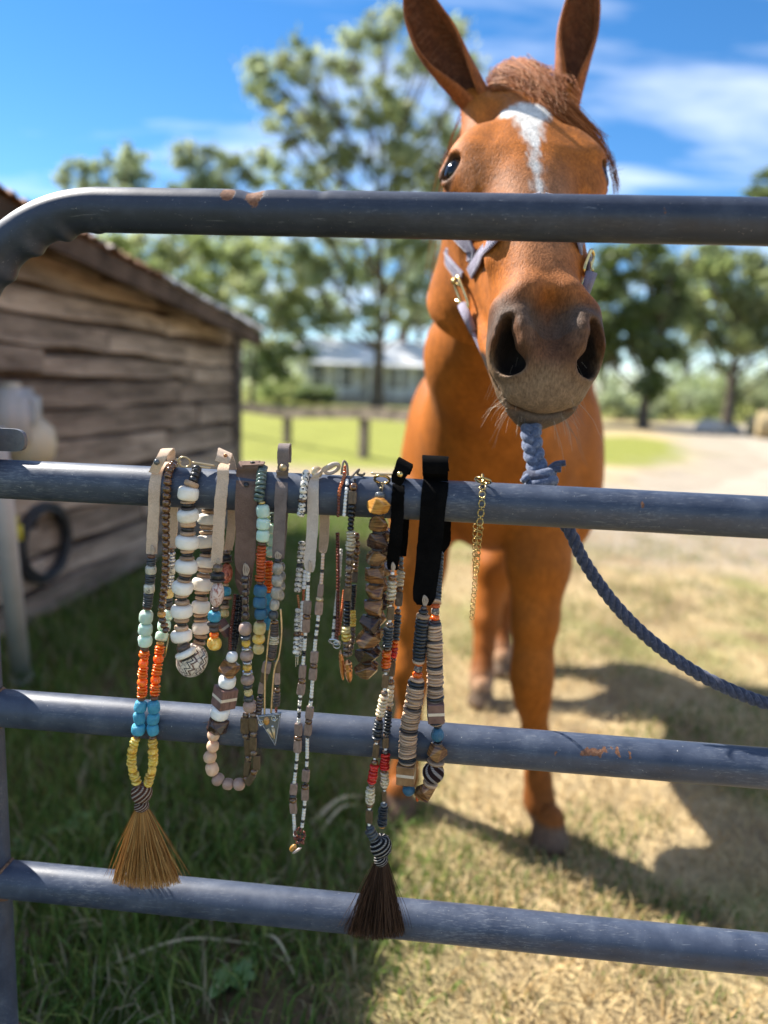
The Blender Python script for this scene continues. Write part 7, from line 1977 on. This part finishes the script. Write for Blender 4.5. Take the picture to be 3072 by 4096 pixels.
# M ---- narrow black strap, long strands, dark tassel
M_ = neck('necklace', 1600, 1880, 'long necklace with a narrow black strap, red and slate beads and a dark brown tassel')
strap(M_, [(1570, 2280, F0 - .002, 40), (1574, 2240, F0 - .002, 50), (1582, 2150, F0 - .002, 51), (1590, 2040, None, 51), (1594, 1960, None, 48), (1596, 1915, None, 46), (1602, 1890, .016, 40)], BLACKS)
strap(M_, [(1584, 1936, .0235, 34, 12), (1592, 1916, .0245, 50, 18), (1602, 1888, .024, 54, 22), (1616, 1858, .020, 56, 26), (1626, 1846, .010, 52, 24), (1630, 1862, -.006, 40, 10), (1622, 1896, -.020, 36)], BLACKS, 'strap_flap')
strap(M_, [(1612, 1940, -.0235, 36), (1618, 2050, -.026, 38), (1614, 2150, -.026, 42), (1608, 2225, -.024, 36)], BLACKS, 'rear_strap')
stud(M_, 1600, 1898, .027, .0034, 'gold')
knot_thread(M_, 1571, 2248, 2288, F0 - .001, 4)
SLT = lambda n_, w=42: ('C', 'slate', w, 11, n_)
string(M_, [(1570, 2288), (1568, 2330), (1562, 2400), (1562, 2460), (1552, 2540), (1546, 2620), (1542, 2700), (1540, 2740), (1534, 2800), (1520, 2860), (1510, 2930), (1504, 3000), (1498, 3040)],
       [('S', 'chalk', 16, 12), ('O', 'tiger', 32, 20), ('C', 'quartz', 40, 14, 5), ('O', 'tiger', 32, 18), ('S', 'chalk', 14, 10), ('B', 'bronze', 27, 52), ('S', 'chalk', 14, 12), ('O', 'smoky', 32, 18), SLT(7, 44), ('O', 'tiger', 28, 14), ('C', 'orange', 40, 13, 5), ('O', 'smoky', 32, 18), ('S', 'chalk', 14, 10), ('B', 'bronze', 24, 54), ('S', 'chalk', 14, 12), ('O', 'smoky', 30, 18), ('C', 'quartz', 40, 14, 6), ('O', 'tiger', 26, 14), ('C', 'ink', 42, 11, 7), ('O', 'tiger', 28, 14), ('S', 'chalk', 14, 10), ('B', 'bronze', 24, 54), ('S', 'chalk', 13, 11)], F0, .10)
string(M_, [(1500, 3040), (1494, 3090), (1486, 3130), (1480, 3200), (1476, 3290), (1482, 3318)],
       [('O', 'tiger', 32, 18), ('C', 'red', 41, 12, 6), ('O', 'smoky', 28, 16), ('C', 'quartz', 40, 13, 5), ('O', 'tiger', 30, 15), ('S', 'chalk', 14, 10), ('B', 'bronze', 28, 56), ('S', 'chalk', 14, 11), ('O', 'slate', 32, 16)], F0 + .001, .10)
string(M_, [(1606, 2226), (1602, 2300), (1598, 2370), (1592, 2440), (1584, 2540), (1578, 2600), (1568, 2680), (1562, 2760), (1556, 2840), (1548, 2920), (1542, 2950)],
       [('S', 'pewter', 20, 16, 2), ('O', 'tiger', 28, 16), ('C', 'quartz', 36, 14, 4), ('O', 'tiger', 30, 18), ('B', 'bronze', 28, 46), ('S', 'chalk', 13, 10), ('O', 'tiger', 26, 18), SLT(8, 34), ('C', 'orange', 30, 12, 2), ('C', 'red', 30, 12, 3), ('O', 'tiger', 26, 14), ('B', 'bronze', 24, 50), ('S', 'chalk', 13, 11), ('O', 'tiger', 28, 18), ('C', 'quartz', 34, 14, 5), ('O', 'tiger', 26, 16), ('C', 'ink', 34, 11, 7), ('O', 'smoky', 26, 14)], (-.02, F0 - .006), .10)
string(M_, [(1542, 2950), (1542, 3010), (1538, 3060), (1538, 3140), (1536, 3200), (1532, 3260), (1528, 3310)],
       [('B', 'bronze', 24, 46), ('S', 'chalk', 14, 11), ('O', 'espresso', 28, 16), ('C', 'red', 42, 12, 6), ('O', 'tiger', 28, 14), ('C', 'quartz', 36, 13, 5), ('O', 'smoky', 24, 14), ('S', 'chalk', 12, 9), ('B', 'bronze', 18, 50), ('S', 'chalk', 12, 9), ('O', 'pewter', 32, 16), ('C', 'ink', 40, 11, 8), ('O', 'amber', 28, 14)], F0 - .001, .10)
string(M_, [(1478, 3318), (1490, 3340), (1500, 3352)], [('D', 'slate', 46, 14, 3)], F0 + .003, .05)
tassel_head(M_, 1524, 3384, F0 + .001, 92, 84, wound_k, .05)
tassel_head(M_, 1524, 3440, F0 + .001, 62, 44, wound_k, 0)
tassel(M_, (1524, 3450), (1502, 3765), 46, 250, F0 + .003, [(.035, .018, .012), (.06, .032, .02), (.022, .012, .009), (.10, .055, .035)], 1100, m=hm, seed=5)

# N ---- wide black strap and shell disc necklace
N_ = neck('necklace', 1740, 1840, 'necklace with a wide black strap, stacked shell discs and striped wooden blocks')
strap(N_, [(1694, 2420, F0 - .001, 54), (1698, 2380, F0 - .002, 92), (1712, 2250, F0 - .002, 98), (1724, 2120, F0 - .003, 98), (1734, 2020, None, 101), (1740, 1950, None, 101), (1742, 1915, None, 100), (1742, 1890, .016, 98)], BLACKS)
strap(N_, [(1742, 1894, .0165, 96), (1741, 1860, .018, 100), (1740, 1836, .015, 102), (1742, 1826, .006, 100), (1746, 1836, -.008, 92), (1752, 1880, -.019, 88)], BLACKS, 'strap_loop')
strap(N_, [(1756, 1930, -.0235, 86), (1764, 2040, -.026, 84), (1768, 2140, -.026, 78), (1768, 2180, -.026, 60), (1764, 2212, -.026, 20)], BLACKS, 'rear_strap')
knot_thread(N_, 1698, 2380, 2424, F0 + .0005, 6)
sd = lambda n_, w=72: [('D', 'shell', w, 10, 1), ('D', 'shell', w, 10, 1)] * (n_ // 2)
string(N_, [(1696, 2424), (1692, 2460), (1684, 2540), (1676, 2630), (1672, 2680), (1668, 2712)], [('O', 'espresso', 26, 12), ('O', 'black', 38, 18), ('D', 'shell', 58, 16)] + [('D', 'ink', 56, 13, 12)] + [('D', 'shell', 54, 11), ('O', 'orange', 34, 10), ('W', 'carved', 34, 28), ('C', 'orange', 44, 22)], F0 + .003, .05)
string(N_, [(1668, 2712), (1664, 2740), (1656, 2800), (1642, 2880), (1632, 2960), (1628, 3050)], [('D', 'shell', 58, 12), ('D', 'ink', 72, 11, 2)] + sd(8, 74) + [('D', 'shelld', 74, 9)] + sd(8, 76) + [('D', 'shelld', 76, 9, 2)] + sd(10, 76) + [('D', 'ink', 76, 9, 2), ('D', 'shell', 74, 10)], F0 + .006, .06)
string(N_, [(1627, 3050), (1624, 3126)], [('K', 'mwood', 78, 80)], F0 + .005, .02)
string(N_, [(1624, 3126), (1626, 3140)], [('D', 'espresso', 58, 8), ('D', 'espresso', 36, 10)], F0 + .005, .02)
string(N_, [(1624, 3138), (1646, 3180)], [('G', 'blue', 54, 58)], F0 + .004, .03)
string(N_, [(1662, 3186), (1676, 3186)], [('O', 'rust', 42, 14)], F0 + .003, .03)
string(N_, [(1680, 3190), (1716, 3140)], [('N', 'facet', 76, 60)], F0 + .004, .02)
string(N_, [(1718, 3140), (1724, 3126)], [('D', 'shell', 68, 12)], F0 + .004, .02)
me = MB().lathe(super_prof(.95, 16, .14), 26).mesh('wound_ball', wound_s)
place('wound_ball', me, N_, at(1733, 3090, F0 + .006), GU * -.22 + ZV, (90 * MPP, 90 * MPP, 88 * MPP), 0, .6)
string(N_, [(1742, 3054), (1744, 3040)], [('D', 'shell', 72, 12)], F0 + .004, .02)
string(N_, [(1748, 3036), (1750, 2976)], [('N', 'facet', 76, 62)], F0 + .004, .02)
string(N_, [(1750, 2974), (1750, 2896)], [('D', 'espresso', 42, 8), ('G', 'blue', 52, 56), ('O', 'ink', 38, 14)], F0 + .003, .02)
string(N_, [(1748, 2896), (1746, 2882)], [('D', 'shell', 58, 10), ('D', 'ink', 72, 9)], F0 + .003, .02)
string(N_, [(1744, 2882), (1741, 2806)], [('K', 'dwood', 72, 76)], F0 + .003, .02)
string(N_, [(1741, 2806), (1740, 2700), (1738, 2600), (1738, 2488)], [('D', 'shell', 68, 10), ('D', 'ink', 72, 13), ('D', 'shell', 68, 11, 3), ('D', 'shelld', 68, 12), ('D', 'shell', 70, 11, 6), ('D', 'ink', 70, 11), ('D', 'shell', 68, 11, 8), ('D', 'shelld', 66, 11), ('D', 'shell', 64, 11, 5), ('D', 'ink', 58, 11, 1)], F0, .06)
string(N_, [(1740, 2488), (1742, 2416)], [('D', 'shelld', 44, 8), ('C', 'orange', 38, 18), ('W', 'carved', 34, 26), ('C', 'rust', 38, 14)], F0 - .002, .04)
string(N_, [(1742, 2416), (1748, 2330), (1756, 2212)], [('D', 'shell', 46, 10), ('D', 'ink', 44, 12, 14)], (F0 - .004, -.018), .07)

# O ---- gold chain
O_ = neck('necklace', 1930, 1915, 'fine gold link chain with a toggle hanging right of the wide black strap', 'necklace')
ring_px(O_, 'toggle_ring', 1932, 1922, .018, 30, 13, .0014, BM['gold'], -.22, 1.2)
tube_px(O_, 'toggle_bar', [(1930, 1898, .008), (1930, 1912, .014), (1934, 1930, .020)], .0015, BM['gold'])
me_r = MB().tube([(.5 * math.cos(a), 0, .5 * math.sin(a)) for a in np.linspace(0, 2 * math.pi, 18)] , .10, 6, False).mesh('link', BM['gold'])
mb = MB().tube([(0, 0, -.5), (0, 0, .5)], .16, 7)
for sx in (-1, 1):
    for sz in (-.34, .34): mb.lathe([(.001, -.24), (.17, -.17), (.24, 0), (.17, .17), (.001, .24)], 8, Matrix.Translation((sx * .55, 0, sz)))
me_b = mb.mesh('ball_link', BM['gold'])
def chain_px(path, n, k=1.0):
    P = path3(path, n); L = np.r_[0, np.cumsum(np.linalg.norm(np.diff(P, axis=0), axis=1))]; s_ = 0; i = 0
    while s_ < L[-1]:
        ln = (26 if i % 2 == 0 else 13) * MPP * k
        c = np.array([np.interp(s_ + ln / 2, L, P[:, j]) for j in range(3)]); d_ = np.array([np.interp(min(L[-1], s_ + ln), L, P[:, j]) for j in range(3)]) - np.array([np.interp(s_, L, P[:, j]) for j in range(3)])
        if np.linalg.norm(d_) < 1e-7: break
        if i % 2 == 0: place('link', me_r, O_, c, d_, (24 * MPP * k, 24 * MPP * k, 28 * MPP * k), .05, .25)
        else: place('ball_link', me_b, O_, c, d_, (15 * MPP * k, 15 * MPP * k, 17 * MPP * k), .05, .1)
        s_ += ln * .92; i += 1
chain_px([(1931, 1938), (1929, 1975), (1927, 2020), (1922, 2065), (1918, 2110)], None)
chain_px([(1922, 2105), (1914, 2160), (1909, 2230), (1905, 2280)], (F0 - .006, -.02))
chain_px([(1902, 2098), (1900, 2160), (1900, 2230), (1902, 2290), (1898, 2350), (1892, 2420), (1888, 2470)], (-.024, -.03, -.045, -.06), .85)
